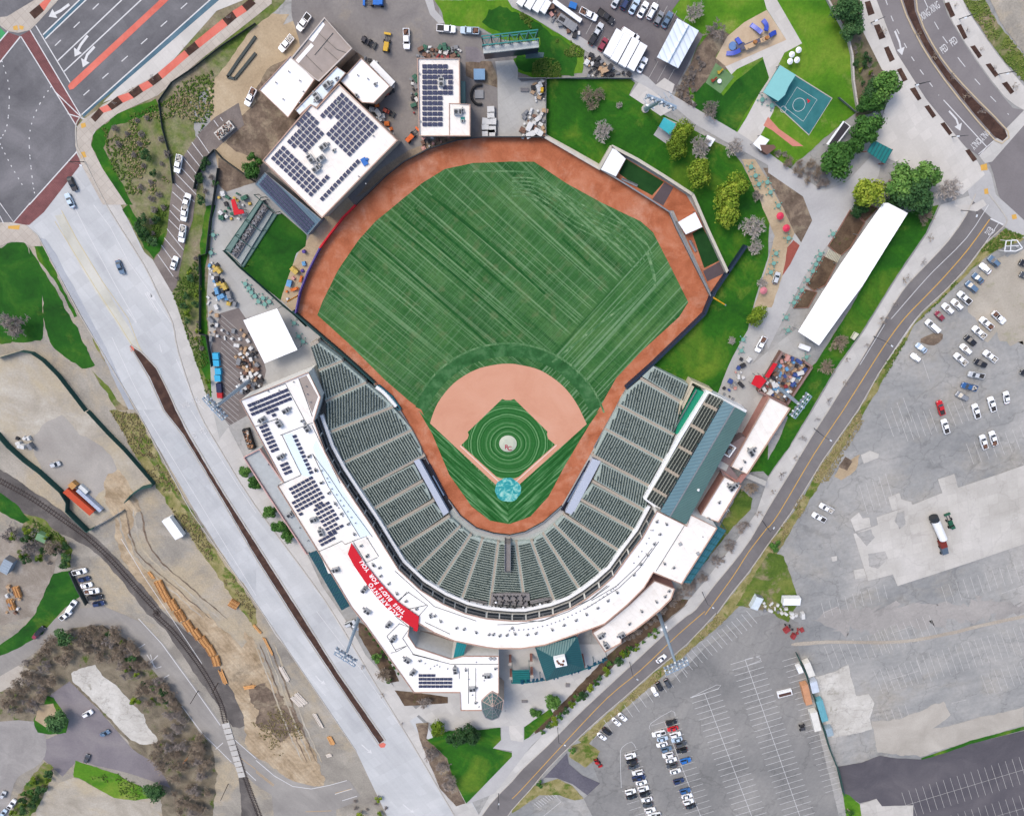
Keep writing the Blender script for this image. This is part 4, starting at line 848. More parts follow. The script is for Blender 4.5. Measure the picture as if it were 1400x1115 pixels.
seam(main,['R1|60,330 490,170 690,550','R1|205,575 420,500','R1|440,660 750,540','R1|455,655 640,1035 480,1112','R1|615,115 745,480','R2|0,300 215,205','R2|390,930 610,830 640,862 740,820 840,785 960,975','R2|720,840 840,1035 950,985','R2|330,0 480,310 640,560 780,790','R5|420,660 205,1005','R5|190,560 0,870','M|700,160 830,60','M|620,480 740,360 840,400 770,500 870,650 1115,715','M|620,480 710,630 660,640','M|710,630 800,580','M|915,300 1010,190 820,60','R3|130,635 430,710 790,710','R3|0,600 90,570','R3|100,290 240,260','R3|90,160 30,230','R3|490,765 490,820','R4|0,330 170,325 400,290 600,200 780,120 930,0','R3|0,0 300,270 620,380','R2|330,0 480,200 610,400 760,600 900,790','R4|170,300 380,300 600,220 800,110 950,0','R6|60,560 300,420 480,250 640,60','R6|0,640 320,440 520,250 700,0','R1|740,560 870,830 1010,1115','M|1000,60 1115,150','R3|560,740 560,1010','R3|615,740 615,1010','R3|0,340 110,430','R3|230,390 420,480' ],ZR,.16)
roof_kit(main,ZR,big='R1|500,420 435,545 275,505 450,860 700,590',rot=.5)
roof_kit(main,ZR,big='M|405,30 435,235 640,360 680,500 815,700 870,815',rot=.9)
roof_kit(main,ZR,big='R2|345,620 415,740 555,1095',small='R1|715,860 785,990 650,520 830,1110',rot=.3)
roof_kit(main,ZR,small='R2|300,20 363,155 423,270 485,370 548,470 607,567 670,665 730,762 795,870 850,965 915,1060 970,1080')
roof_kit(main,ZR,small='S3|15,485 75,565 145,670 220,745 300,840 385,910 485,985 620,1060 660,1050')
roof_kit(main,ZR,small='R3|270,330 350,380 470,430 527,440 620,465 718,480 750,480',hatch='R3|730,665 758,665')
roof_kit(main,ZR,small='R4|80,415 150,405 255,410 325,400 465,370 565,330 665,290 755,240 850,185 935,125 1015,55 125,355 20,420')
roof_kit(main,ZR,small='R5|210,625 285,645 235,720 190,795 140,880 90,950 35,1030 270,945 340,975',hatch='R5|390,797 525,870')
roof_kit(main,ZR,big='R3|590,890 460,750 705,790',small='R3|615,1000 540,750 190,680 765,740',rot=.1)
for i in range(34):   # vents along the roof arc
 a = P('R4|100,375 260,365 420,330 560,280 700,210 830,140 960,40')[min(i // 5,6)]
 if i % 5 != 4:
  b = P('R4|100,375 260,365 420,330 560,280 700,210 830,140 960,40 1040,-30')[min(i // 5 + 1,7)]; t = (i % 5) / 4
  roof_kit(main,ZR,vent='px|%f,%f' % (a[0] + (b[0] - a[0]) * t,a[1] + (b[1] - a[1]) * t))
roof_kit(main,ZR,vent='R2|420,155 470,230 490,265 515,330 560,385 595,440 625,490 665,545 700,600 740,655 850,800 560,490 580,510 620,590')
roof_kit(main,ZR,vent='R5|165,690 150,750 130,790 95,850 70,890 35,940 560,740 180,690'); roof_kit(main,ZR,vent='R1|430,230 330,240 230,340 200,380 570,150 690,190 700,265 730,340')
roof_kit(main,ZR,vent='R3|300,720 320,712 340,725 270,740 230,700 400,740 620,690 560,820 590,940 640,1030 680,830 840,1060')
solar(main,'R1',(150,372),(38.5,-15.8),(17,41),'120,345 510,215 545,330 180,475',ZR,(1.35,1.05))
solar(main,'R1',(326,440),(38.5,-15.8),(17,41),'300,425 420,385 440,430 410,445 415,480 370,480 360,455 320,465',ZR,(1.35,1.05))
solar(main,'R1',(262,580),(38.5,-15.8),(18,37.5),'235,570 325,535 440,805 360,840',ZR,(1.35,1.05))
solar(main,'R1',(460,943),(38.5,-15.8),(18,37.5),'435,930 510,900 570,1010 490,1045',ZR,(1.35,1.05))
solar(main,'R1',(578,668),(38.5,-15.8),(17.3,38),'560,650 605,660 755,1020 720,1035',ZR,(1.35,1.05))
solar(main,'R2',(125,330),(38,-20.5),(22,36.5),'90,330 320,205 465,400 425,420 445,465 350,500 330,500 210,580',ZR,(1.35,1.05))
solar(main,'R2',(360,528),(38,-20.5),(22,36.5),'335,520 490,440 590,610 560,670 640,665 620,700 480,770 430,690 380,590',ZR,(1.35,1.05))
solar(main,'R2',(405,825),(35,-19),(20,34),'375,820 570,720 575,760 545,770 570,800 410,890',ZR,(1.35,1.05))
solar(main,'R3',(196,792),(32,0),(0,28),'170,775 310,775 310,800 445,800 445,895 170,895',ZR,(1.5,1.2))
# suite windows under the inner edge of the roof, seen as a dark band above the seats
inner = W('px|429,574.6 444.4,617.4 461.6,649 486,686 509,720 528,751 545,778 575,806 606,825 636,838 665,845 700,848 719,848 756,840 780,831 800,819 820,804 839,787 860,758 878,734.5 896,701',ZR)
def inset(path,d):
 out = []
 for i,p in enumerate(path):
  a,b = path[max(0,i - 1)],path[min(len(path) - 1,i + 1)]; t = (b - a).normalized(); out.append(Vector((p.x - t.y * d,p.y + t.x * d,p.z)))
 return out
gl = inset(inner,.12); k_ = 0
for a,b in zip(gl[:-1],gl[1:]):
 n_ = max(1,round((b - a).length / 5.5))
 for i in range(n_):
  p,q = a.lerp(b,(i + .06) / n_),a.lerp(b,(i + .94) / n_)
  m = MB(); m.bar((p.x,p.y,8.5),(q.x,q.y,8.5),.12,3.2); m.obj('suite_window',glass_dark,main)
rail = inset(inner,1.6)
m = MB(); m.ribbon(rail,1.1,4.6,6.3); t_ = thing('parapet_wall','thick white parapet wall curving along the back of the seating bowl','wall',tuple(centre(rail))); m.obj('wall_body',white_metal,t_)
m = MB(); m.ribbon(inset(inner,1.0),.06,6.3,7.0); m.obj('handrail',steel_dark,t_)
# red banner with white letters on the roof
bn = thing('roof_banner','large red banner with white lettering stretched across the white roof','banner',tuple(G((520,800),ZR + .9)))
m = MB(); m.prism(W('px|480.5,742 475.4,757 483.3,772 499,795 513.5,814 528,830 541,841 553,849.8 571,862 573,843 556.7,831.5 544,822.5 518.7,794.7 500,771.8 490,757',ZR + .9),ZR + .75,ZR + .9); m.obj('banner_cloth',red_cloth,bn)
wt = flat_mat('letter_white',C(248,240,240,1.3),.6,amt=.02)
def curved_text(txt,path_s,size,z,parent,mat,flip=True,gap=0,name='letter',vertical=False,ext=.02):
 path = smooth_path(W(path_s,z),6); L = [0]
 for a,b in zip(path[:-1],path[1:]): L.append(L[-1] + (b - a).length)
 def at(s):
  for i in range(len(L) - 1):
   if s <= L[i + 1] or i == len(L) - 2:
    t = (s - L[i]) / max(1e-6,L[i + 1] - L[i]); d = path[i + 1] - path[i]; return path[i].lerp(path[i + 1],t),atan2(d.y,d.x)
 wts = [{'I': .45,'i': .4,'l': .4,'t': .6,' ': .7,"'": .35,'.': .35,'M': 1.25,'r': .65}.get(c,1.0) for c in txt]; tot = sum(wts); s = 0
 for c,w_ in zip(txt,wts):
  mid = (s + w_ / 2) / tot * L[-1]; s += w_
  if c == ' ': continue
  p,a = at(mid); text_obj(c,size,mat,parent,p,(pi / 2,0,a) if vertical else (0,0,a),ext,name=name,bold=.03 * size)
curved_text('SACRAMENTO','S3|352,1082 270,1015 180,922 100,828 40,745',2.2,ZR + .94,bn,wt)
curved_text("THIS BUD'S FOR YOU.",'S3|372,1030 295,965 205,865 115,752 35,645 -15,575 -50,520',2.2,ZR + .94,bn,wt)
st = thing('red_duct','short red fabric chute leading down from the roof near the banner','chute',tuple(G((568,855),8)))
m = MB(); m.prism(W('M|895,300 925,300 925,385 905,440 870,425 885,400',9.4),8.6,9.4); m.obj('chute_body',red_cloth,st)
st = thing('walkway_canopy','teal metal canopy bridging the gap beside the curved roof','canopy',tuple(G((627,890),9)))
m = MB(); m.prism(W('R3|470,545 545,560 515,670 480,682 445,665',10.3),9.6,10.3); m.obj('canopy_roof',metal_roof('teal_sheet_a',C(34,140,142),.3),st)
m = MB()
for s in ('R3|475,550','R3|540,562','R3|515,668','R3|447,662'):
 q = W(s,9.6)[0]; m.tube((q.x,q.y,0),(q.x,q.y,9.6),.15)
m.obj('post',teal_metal,st)
sheet('alley_paving','R3|110,440 300,470 450,530 790,590 790,645 520,650 430,670 160,590',7,flat_mat('alley_floor',C(140,124,116),amt=.15))
# balcony and awnings on the west side
t_ = thing('terrace','grey roof terrace with a pink parapet along the west side of the stadium','terrace',tuple(G((375,680))))
m = MB(); m.prism(W('px|334.3,624 356,613 389,660 381,665 436,752 420,756 357,660',5),0,5); m.obj('terrace_floor',flat_mat('terrace_grey',C(186,192,194),.8),t_)
m = MB(); m.ribbon(W('px|389,660 356,613 334.3,624 357,660 420,756 436,752',5),.4,4.5,5.9); m.obj('parapet',flat_mat('parapet_rose',C(214,176,170),.8),t_)
roof_kit(t_,5,big='R2|120,570',vent='R2|210,700 288,822',small='R1|340,930')
def awning(label,s,z,mat,ribs,n,name='awning'):
 t_ = thing(name,label,'awning',tuple(centre(W(s,z)))); pts = W(s,z); m = MB(); m.prism(pts,z - .15,z,bottom=True); m.obj('awning_cover',mat,t_)
 for i in range(n):
  t = (i + .5) / n; a = pts[0].lerp(pts[3],t); b = pts[1].lerp(pts[2],t); m = MB(); m.bar((a.x,a.y,z + .12),(b.x,b.y,z + .12),.22); m.obj('rib',ribs,t_)
 m = MB()
 for p in pts: m.tube((p.x,p.y,0),(p.x,p.y,z - .15),.12)
 m.obj('post',ribs,t_); return t_
awning('dark teal slatted awning along the lower west wall of the stadium','px|421.6,756 436.6,751 478,828 467,834',6,metal_roof('teal_sheet_b',C(36,86,98),.5),teal_metal,9)
awning('blue-teal slatted awning on the outer east corner of the white roofed block','px|981,719 992.7,725 944,797 933.5,796',9,metal_roof('teal_sheet_c',C(52,116,130),.5),teal_metal,9)

# --- seating bowl
seat_green = flat_mat('seat_green',C(50,66,62),.5,amt=.18,scale=.9,spec=.35)
tread_mat = flat_mat('tread_concrete',C(178,184,180),.9,amt=.10,scale=.6)
tread_tint = flat_mat('tread_greenish',C(172,186,180),.9,amt=.12,scale=.6)
aisle_mat = flat_mat('aisle_concrete',C(182,172,158),.9,amt=.10,scale=.9)
rail_mat = steel_grey
def clip_row(poly,t):
 xs = []
 n = len(poly)
 for i in range(n):
  (s0,t0),(s1,t1) = poly[i],poly[(i + 1) % n]
  if (t0 > t) != (t1 > t): xs.append(s0 + (s1 - s0) * (t - t0) / (t1 - t0))
 return (min(xs),max(xs)) if len(xs) >= 2 else None
SEATN = [0]
def section(label,back,front,zb=ZB,tmax=33.0,ztop=None,pitch=.93,aisle=None,seats=True,group='seating sections of the stadium bowl',zmin=.7,seatmat=None,hole=None):
 B = [G(p,zb) for p in back]; B0,B1 = B[0],B[-1]; u = (B1 - B0); u.z = 0; u.normalize(); n = Vector((-u.y,u.x,0))
 c = G(front[0],1)
 if (c - B0).dot(n) < 0: n = -n
 def zt(t): return zb - (zb - zmin) * max(0,min(1,t / tmax))
 def solve(p):
  z = 2.0
  for _ in range(6): q = G(p,z); z = zt((q - B0).dot(n))
  return G(p,z)
 F = [solve(p) for p in front]; poly3 = B + F[::-1]
 poly = [((p - B0).dot(u),(p - B0).dot(n)) for p in poly3]
 root = thing('seating_section',label,'seating',(B0.x,B0.y,0),group=group)
 T = max(p[1] for p in poly); m = MB(); t = max(.02,min(p[1] for p in poly) + .02); k = 0
 while t < T - .1:
  t2 = min(t + pitch,T - .03); a = clip_row(poly,t + .01); b = clip_row(poly,t2 - .01); z = zt(t)
  if a and b:
   w = lambda s,tt: B0 + u * s + n * tt
   m.prism([w(a[0],t),w(a[1],t),w(b[1],t2),w(b[0],t2)],0,z)
   lo,hi = max(a[0],b[0]) + .18,min(a[1],b[1]) - .18
   if seats and hi - lo > 1.0 and t2 - t > .6:
    ms = MB(); cnt = int((hi - lo) / .56); tm = t + .30
    for i in range(cnt):
     s_ = lo + .28 + i * (hi - lo - .1) / cnt; jit = 0.0
     if hole and hole(w(s_,tm)): continue
     up = random.random() < .93
     q = w(s_,tm) - Vector((B0.x,B0.y,0)); ang = atan2(u.y,u.x)
     # tipped-up seat: a thick upright back with the pan folded against it
     q2 = w(s_,tm - .12) - Vector((B0.x,B0.y,0))
     ms.box((q2.x,q2.y,z + .55),(.47,.08,.5),ang)
     if up: ms.box((q.x,q.y,z + .42),(.45,.16,.42),ang)
     else:
      q3 = w(s_,tm + .12) - Vector((B0.x,B0.y,0)); ms.box((q3.x,q3.y,z + .42),(.45,.42,.07),ang)
    SEATN[0] += cnt
    ms.obj('seat_row',seatmat or seat_green,root,local=True)
  t += pitch; k += 1
 m.obj('terrace_steps',tread_tint,root)
 if aisle:
  a,b = aisle; A = G(a,zb); Bf = solve(b); L = (Bf - A); L.z = 0; ln = L.length; d = L.normalized(); ns = int(ln / .47); mm = MB()
  for i in range(ns):
   p = A + d * (ln * (i + .5) / ns); z = zt((p - B0).dot(n)) + .02
   mm.box((p.x,p.y,z / 2),(ln / ns - .02,1.05,z),atan2(d.y,d.x))
  mm.obj('aisle_steps',aisle_mat,root)
 return root
LA = [((424.4,471.6),(435,466.6)),((436,506),(468,493)),((445,548.5),(500.4,522.6)),((447,592),(537,555.6)),((463.5,635),(563,587.3)),((487,672.3),(580.7,621.7)),((504,699),(578,656.6)),((521.5,724.5),(593.6,683.4)),((540,752.6),(615,705)),((564.6,782.5),(629,718.7)),((593,807.6),(643.5,730)),((629.8,822.6),(659.5,736)),((669.3,831.2),(681,740))]
RA = [((718.7,833.8),(705.8,740)),((758.9,824),(726.6,738.8)),((794.7,808),(743,729.5)),((824.9,784),(758,717)),((849.3,754.3),(770.8,703)),((868,724.3),(793,682)),((882.7,698),(810.2,657.6)),((889.8,665),(810,621.5)),((909,630.5),(827.4,585.8)),((921.8,594),(845.8,553)),((933.3,551),(876,517.3))]
def off(a,b,k=1.6):
 """two points moved k px away from an aisle line on one side"""
 dx,dy = b[0] - a[0],b[1] - a[1]; l = hypot(dx,dy); return (a[0] - dy / l * k,a[1] + dx / l * k),(b[0] - dy / l * k,b[1] + dx / l * k)
def sec(label,A,Bn,extra_f=(),aisle=None,extra_b=(),ff=None,**kw):
 """a section between two aisles; A and Bn are (back, front) pairs"""
 a0,a1 = off(*A,k=1.5); b0,b1 = off(*Bn,k=-1.5)
 if (hypot(a0[0] - Bn[0][0],a0[1] - Bn[0][1]) > hypot(A[0][0] - Bn[0][0],A[0][1] - Bn[0][1])):
  a0,a1 = off(*A,k=-1.5); b0,b1 = off(*Bn,k=1.5)
 return section(label,[a0] + list(extra_b) + [b0],ff or ([a1] + list(extra_f) + [b1]),aisle=aisle,**kw)
section('tiny triangular seating section at the far tip of the left field stand',[(413,446),(423,469)],[(421,453),(432,465)],aisle=LA[0],hole=lambda p: False)
nm = ['short tapering seating section near the left field tip of the stand','seating section beside the roofed grandstand corner, cut off diagonally by the field wall','seating section behind the white padded wall on the left field side','long seating section just left-field-ward of the camera well gate','seating section just up the line from the west dugout roof','first seating section behind the top end of the west dugout roof','middle seating section behind the west dugout roof','seating section behind the lower end of the west dugout roof','wedge seating section at the home plate end of the west dugout','wedge seating section second from the west dugout towards home plate','wedge seating section third from the west dugout towards home plate','wedge seating section with a short table deck left of home plate']
DW = {5: [(566,634),(577,653.5)],6: [(579.5,659),(591.5,680)],7: [(594.5,686),(607,705)]}
for i in range(12):
 fx = ()
 sec(nm[i],LA[i],LA[i + 1],aisle=LA[i + 1],ff=DW.get(i),extra_f=fx)
sec('central seating section split by a narrow ramp straight behind home plate',LA[12],RA[0],aisle=RA[0],hole=lambda p: abs(proj(p)[0] - 694) < 4 and proj(p)[1] < 779)
nm = ['wedge seating section with a short table deck right of home plate','wedge seating section third from the east dugout towards home plate','wedge seating section second from the east dugout towards home plate','wedge seating section at the home plate end of the east dugout','seating section behind the lower end of the east dugout roof','middle seating section behind the east dugout roof','seating section behind the top end of the east dugout roof','seating section just up the line from the east dugout roof','seating section below the green deck in the right field stand','long seating section running up to the green party deck','end seating section of the right field stand beside the grass berm']
DE = {4: [(778,703.5),(791,684.5)],5: [(795,680),(808.5,660)],6: [(812,655),(822,634),(821.5,631)]}
EB = {6: [(884,683)]}
for i in range(10):
 A,B_ = RA[i],RA[i + 1]
 fx = {9: [(851,542),(858.7,531.6)]}.get(i,())
 sec(nm[i],A,B_,aisle=B_,ff=DE.get(i),extra_b=(),extra_f=fx)
section(nm[10],[(933,548),(941,525.5)],[(878,514.5),(893.5,500.8)])
# table decks above the central sections
deck_grey = flat_mat('deck_grey',C(140,136,136),.8)
def tables(label,s,rows,z=ZB + .3):
 t_ = thing('table_deck',label,'seating',tuple(centre(W(s,z)))); m = MB(); m.prism(W(s,z),z - 1.5,z); m.obj('deck_floor',deck_grey,t_)
 for r in rows:
  for p in P(r):
   q = G(p,z); m = MB(); m.tube((q.x,q.y,z),(q.x,q.y,z + .72),.05,n=6); m.tube((q.x,q.y,z + .72),(q.x,q.y,z + .77),.42,n=10)
   if random.random() < .3: m.mi = [0] * len(m.f)
   m.obj('table',white_metal if random.random() < .35 else black_mat,t_)
   for k in range(3):
    a = k * 2.1 + random.random(); c = MB(); x,y = q.x + cos(a) * .75,q.y + sin(a) * .75; c.box((x,y,z + .45),(.42,.42,.06),a); c.box((x + cos(a) * .2,y + sin(a) * .2,z + .7),(.06,.42,.5),a); c.box((x,y,z + .2),(.3,.3,.4),a); c.obj('chair',black_mat,t_)
 return t_
tables('grey deck with tables and dark chairs left of the central section','S3|930,890 1160,925 1155,985 905,940',['S3|970,920 1040,938 1110,955'])
tables('wide grey deck with three rows of tables behind the central section','S3|1200,845 1560,845 1570,1000 1180,990',['S3|1235,868 1300,868 1365,868 1430,868 1500,868 1240,918 1310,918 1370,918 1440,918 1505,920 1220,968 1285,966 1350,966 1420,968 1500,966'])
tables('grey deck with tables and dark chairs right of the central section','S4|215,915 440,880 460,930 235,985',['S4|265,950 335,935 410,915'])
# camera well ramp
t_ = thing('camera_well','narrow grey channel with steel sides cut into the seats behind home plate','ramp',tuple(G((694,757),3)))
m = MB(); m.prism(W('px|690.5,741 697.5,741 697.5,779 690.5,779',3),0,4.4); m.obj('ramp_floor',deck_grey,t_)
m = MB(); m.ribbon(W('px|690.2,741 690.2,779 697.8,779 697.8,741',4),.2,0,5.3); m.obj('side_wall',steel_grey,t_)
# bowl front: box seats and field wall behind home
sheet('front_walk','px|611,688 629,708 651,726 675,733 697,736 720,733 745,722 768,703 772,706 757,720 742,731 726,740 705,742 681,742 659,738 643,731 628,720 612,706',9,tread_mat)
def dugout(label,roof_s,pit_s,bench):
 t_ = thing('dugout',label,'dugout',tuple(centre(W(roof_s,3)))); m = MB(); m.prism(W(roof_s,2.2),.1,2.2); m.obj('dugout_roof',flat_mat('dugout_roof_pale',C(188,196,212),.6,amt=.05),t_)
 m = MB(); m.prism(W(pit_s,0),-.01,.22); m.obj('dugout_floor',flat_mat('dugout_dark',C(34,34,44),.8),t_)
 m = MB(); p = W(bench,.7); m.ribbon(p,.5,.2,.75); m.obj('bench',flat_mat('bench_steel',C(130,150,176),.4,.4),t_)
 m = MB(); a,b = W(pit_s,0)[0],W(pit_s,0)[1]; m.ribbon([a,b],.15,.1,1.2); m.obj('front_rail',flat_mat('rail_navy',C(44,52,76)),t_); return t_
dugout('west dugout with a pale grey roof beside the third base line','px|565.6,630 573,627 613.5,700 606.5,705','px|588,633 612,679 619,694 613.5,700 573,627 582,628','px|592,650 607,677')
dugout('east dugout with a pale grey roof beside the first base line','px|810,627 821.7,630 783,703.5 773,700','px|767,696 805,629 810,627 773,700','px|776,686 799,645')
pad_green = flat_mat('wall_pad_green',C(22,62,64),.7,amt=.08)
def wall_run(label,s,h,w,mat,capm=None,z0=0,name='field_wall',posts=0,cat='wall',seg=6.0,group=None,panel='wall_panel'):
 pts = W(s,h); t_ = thing(name,label,cat,tuple(centre(pts)),group=group)
 for a,b in zip(pts[:-1],pts[1:]):
  n_ = max(1,round((b - a).length / seg))
  for i in range(n_):
   p,q = a.lerp(b,i / n_),a.lerp(b,(i + 1) / n_); m = MB(); m.ribbon([p,q],w,z0,h); m.obj(panel,mat,t_)
   if capm: m = MB(); m.ribbon([p,q],w + .12,h,h + .12); m.obj('wall_cap',capm,t_)
   if posts: m = MB(); m.tube((p.x,p.y,0),(p.x,p.y,h + posts),.06,n=6); m.obj('post',steel_dark,t_)
 return t_
wall_run('dark green padded outfield wall along the left field line beside the stands','px|400,425 403.5,429 430,452 463,480 490,504 512,524',2.0,.7,pad_green,None,seg=8)
wall_run('low wall in front of the seats from the left field side to the west dugout','px|546,559 563,588 586,634',.95,.25,steel_grey,seg=8)
wall_run('low curved backstop wall in front of the seats behind home plate','px|613,683 629,705 651,722 675,729.5 697,732 718,727.5 743,714 768,692',1.1,.25,pad_green,steel_grey,seg=5)
wall_run('low wall in front of the seats from the east dugout to the right field side','px|812,612 839,563 856,532',.95,.25,steel_grey,seg=8)
wall_run('dark navy outfield wall along the right field corner','px|856,531 891,500 941,452 964,429.5 974,405 1021,336',3.0,.8,flat_mat('wall_navy',C(26,44,66),.6),None,seg=8)
wall_run('thin grey green outfield wall along right centre field in front of the bullpens','px|820.5,231 850.6,248.6 891,273.7 916,290 926,312.6 951,363 972.4,405.5',2.4,.3,flat_mat('wall_grey_green',C(112,130,128)),steel_grey,seg=8)
wall_run('pale concrete topped outfield wall in right centre','px|745,187 820.5,231',2.4,.8,flat_mat('wall_concrete',C(206,200,190)),None,seg=8)
wall_run('outfield wall along centre field below the service yard','px|485.6,280 505.7,261 525.7,241 551,221 586,203 626,191 660,187 745,187',2.6,.3,steel_dark,None,seg=8)
wall_run('outfield wall with red and violet advertising panels in left field','px|403.5,428 409,400 420,372 436.6,339',2.6,.4,flat_mat('panel_violet',C(96,80,150)),None,seg=6)
wall_run('bright red outfield wall panels in left centre field','px|436.6,339 452,318 468,297.6 485.6,280',2.6,.5,red_cloth,None,seg=6)
# rolled tarpaulin case by the left field wall
t_ = thing('tarp_roller','white roller tube with teal edge lying along the left field wall','tarp roller',tuple(G((530,541))))
m = MB(); p = smooth_path(W('S1|800,750 880,810 990,935'),3)
for a,b in zip(p[:-1],p[1:]): m.tube((a.x,a.y,.9),(b.x,b.y,.9),.75,n=10)
m.obj('tube',white_metal,t_,smooth=True)
m = MB(); m.ribbon(W('S1|790,745 830,738 950,840 1035,960 1020,970 990,950'),.5,0,1.1); m.obj('side_pad',flat_mat('pad_teal',C(30,94,110)),t_)

# upper east deck, canopy roofs
t_ = thing('upper_deck_wall','white parapet wall separating the upper east deck from the lower seats','wall',tuple(G((925,610))))
m = MB(); m.ribbon(W('px|1020,563 967.7,536 930,597 882,682 902,696',7),1.2,0,7); m.obj('wall_body',white_metal,t_)
gd = thing('party_deck','bright green party deck beside the upper east seats','deck',tuple(G((940,565))))
m = MB(); m.prism(W('S6|845,362 960,400 700,800 615,770',5.2),0,5.2); m.obj('deck_floor',green_deck,gd)
m = MB(); m.ribbon(W('S6|1000,380 810,290 700,510 690,600',5.4),.9,0,5.4); m.obj('deck_kerb',flat_mat('deck_tan',C(206,196,170)),gd)
m = MB(); m.prism(W('S6|790,310 830,340 720,560 700,500',5.0),0,5.0); m.obj('side_walk',flat_mat('deck_tan',C(206,196,170)),gd)
m = MB(); m.ribbon(W('S6|850,365 620,768',5.4),.06,5.3,6.3); m.obj('handrail',steel_grey,gd)
UA = [(P('S6|920,495')[0],P('S6|1050,560')[0]),(P('S6|800,700')[0],P('S6|930,775')[0]),(P('S6|685,905')[0],P('S6|810,975')[0]),(P('S5|1040,555')[0],P('S5|1175,635')[0]),(P('S5|925,745')[0],P('S5|1060,825')[0])]
deck_top = (P('S6|975,400')[0],P('S6|1115,475')[0]); deck_bot = (P('S5|865,845')[0],P('S5|990,930')[0])
ud_lab = ['topmost short block of broad bench rows on the upper east deck','block of broad bench rows on the upper deck facing the upper green deck','block of broad bench rows on the upper deck facing the lower green deck','block of broad bench rows in the middle of the upper east deck','block of broad bench rows second from the bottom of the upper east deck','lowest short block of broad bench rows on the upper east deck']
lines = [deck_top] + UA + [deck_bot]
for i in range(6):
 (f0,b0),(f1,b1) = lines[i],lines[i + 1]
 a0 = off(f0,b0,k=(2.2 if i else 0)); a1 = off(f1,b1,k=(-2.2 if i < 5 else 0))
 pf0,pb0 = a0; pf1,pb1 = a1; z0,z1 = 7.2,10.0
 root = thing('bench_block',ud_lab[i],'seating',tuple(G(pf0,0)),group='bench blocks on the upper east deck'); nr = 5
 for k in range(nr):
  t0,t1 = k / nr,(k + 1) / nr; z = z0 + (z1 - z0) * k / nr
  A,B_,C_,D_ = [G((p[0] + (q[0] - p[0]) * t,p[1] + (q[1] - p[1]) * t),z) for p,q,t in ((pf0,pb0,t0),(pf1,pb1,t0),(pf1,pb1,t1),(pf0,pb0,t1))]
  m = MB(); m.prism([A,B_,C_,D_],0,z); m.obj('tread',flat_mat('tread_pale',C(176,184,176)),root)
  ms = MB(); L = (B_ - A).length; d = (B_ - A).normalized(); w_ = (D_ - A).normalized(); cnt = int(L / .56)
  for j in range(cnt):
   q = A + d * ((j + .5) * L / cnt) + w_ * .35; an = atan2(d.y,d.x); ms.box((q.x,q.y,z + .45),(.48,.55,.5),an)
  ms.obj('seat_row',flat_mat('seat_charcoal',C(52,58,56)),root)
 if i < 5:
  A,B_ = G(lines[i + 1][0],z0),G(lines[i + 1][1],z1); m = MB()
  for k in range(10):
   q = A.lerp(B_,(k + .5) / 10); z = z0 + (z1 - z0) * k / 10; d = B_ - A; m.box((q.x,q.y,z / 2 + .02),(d.length / 10,1.2,z),atan2(d.y,d.x))
  m.obj('aisle_steps',aisle_mat,root)
t_ = thing('canopy_roof','long ridged blue-grey metal canopy roof behind the upper east deck','roof',tuple(G((955,635))))
p = [G(q,z) for q,z in ((P('S6|1115,472')[0],11.5),(P('S6|1215,530')[0],14.0),(P('S6|1330,590')[0],11.5),(P('R5|435,650')[0],11.5),(P('R5|312,590')[0],14.0),(P('R5|240,550')[0],11.5))]
ra = atan2((p[0] - p[5]).y,(p[0] - p[5]).x)
m = MB(); m.face([p[0],p[5],p[4],p[1]]); m.face([Vector(q) - Vector((0,0,.15)) for q in (p[0],p[1],p[4],p[5])]); m.obj('roof_slope',metal_roof('canopy_metal_inner',C(84,120,134),ra,1.0),t_)  # one sheet metal for both slopes, toned darker and bluer on the field side
m = MB(); m.face([p[1],p[4],p[3],p[2]]); m.face([Vector(q) - Vector((0,0,.15)) for q in (p[1],p[2],p[3],p[4])]); m.obj('roof_slope',metal_roof('canopy_metal_outer',C(104,138,130),ra,1.0),t_)  # same sheet metal, toned lighter and greener on the outer side
m = MB(); m.bar(p[1] + Vector((0,0,.08)),p[4] + Vector((0,0,.08)),.4,.15); m.obj('ridge_cap',steel_grey,t_)
m = MB()
for i in range(9):
 for a,b in ((p[0],p[5]),(p[2],p[3])):
  q = a.lerp(b,(i + .5) / 9); m.tube((q.x,q.y,0),(q.x,q.y,11.3),.18)
m.obj('post',teal_metal,t_)
for s in ('R5|640,62','R5|540,225','R5|440,387','R5|530,390','R5|345,547'):
 q = W(s,12.9)[0]; m = MB(); m.tube((q.x,q.y,12.4),(q.x,q.y,13.1),.6,.3,n=10); m.obj('vent_cowl',white_metal,t_)
# east side blocks
e1 = building('concession_building','narrow white roofed concession building beside the upper end of the east lawn','building','px|1051.6,543 1080,557.6 1021.4,647.5 999,637',5,wall_pink,roof_cream,cap_brown)
roof_kit(e1,5,big='R5|930,85 925,100',small='R5|850,225 880,170')
e2 = building('concession_building','narrow white roofed concession building between the footbridge and the grandstand end','building','px|990,651 1012.5,662.8 982,713 957,704',5,wall_pink,roof_white,cap_brown)
roof_kit(e2,5,big='R5|800,350 770,365',small='R5|685,480 610,605 750,540')
e3 = building('curved_annex','curved white roofed annex following the outer edge of the grandstand','building','px|810,864 827,853 862,824 884,803 894.7,793 922,804 917,818 903,832 886,846 868,860 849,871 849,878 827,890',6.5,wall_pink,roof_cream,cap_brown)
roof_kit(e3,6.5,big='R6|150,890 200,980 345,880',small='R6|420,780 680,570 800,465 760,520 540,660')
t_ = thing('link_block','small grey machine platform with an open white box between the east buildings','plant room',tuple(G((995,620))))
m = MB(); m.prism(W('R5|690,130 740,60 870,-20 930,0 770,210 860,330 720,290 700,240 650,210',4.5),0,4.5); m.obj('platform',flat_mat('platform_mauve',C(140,120,118)),t_)
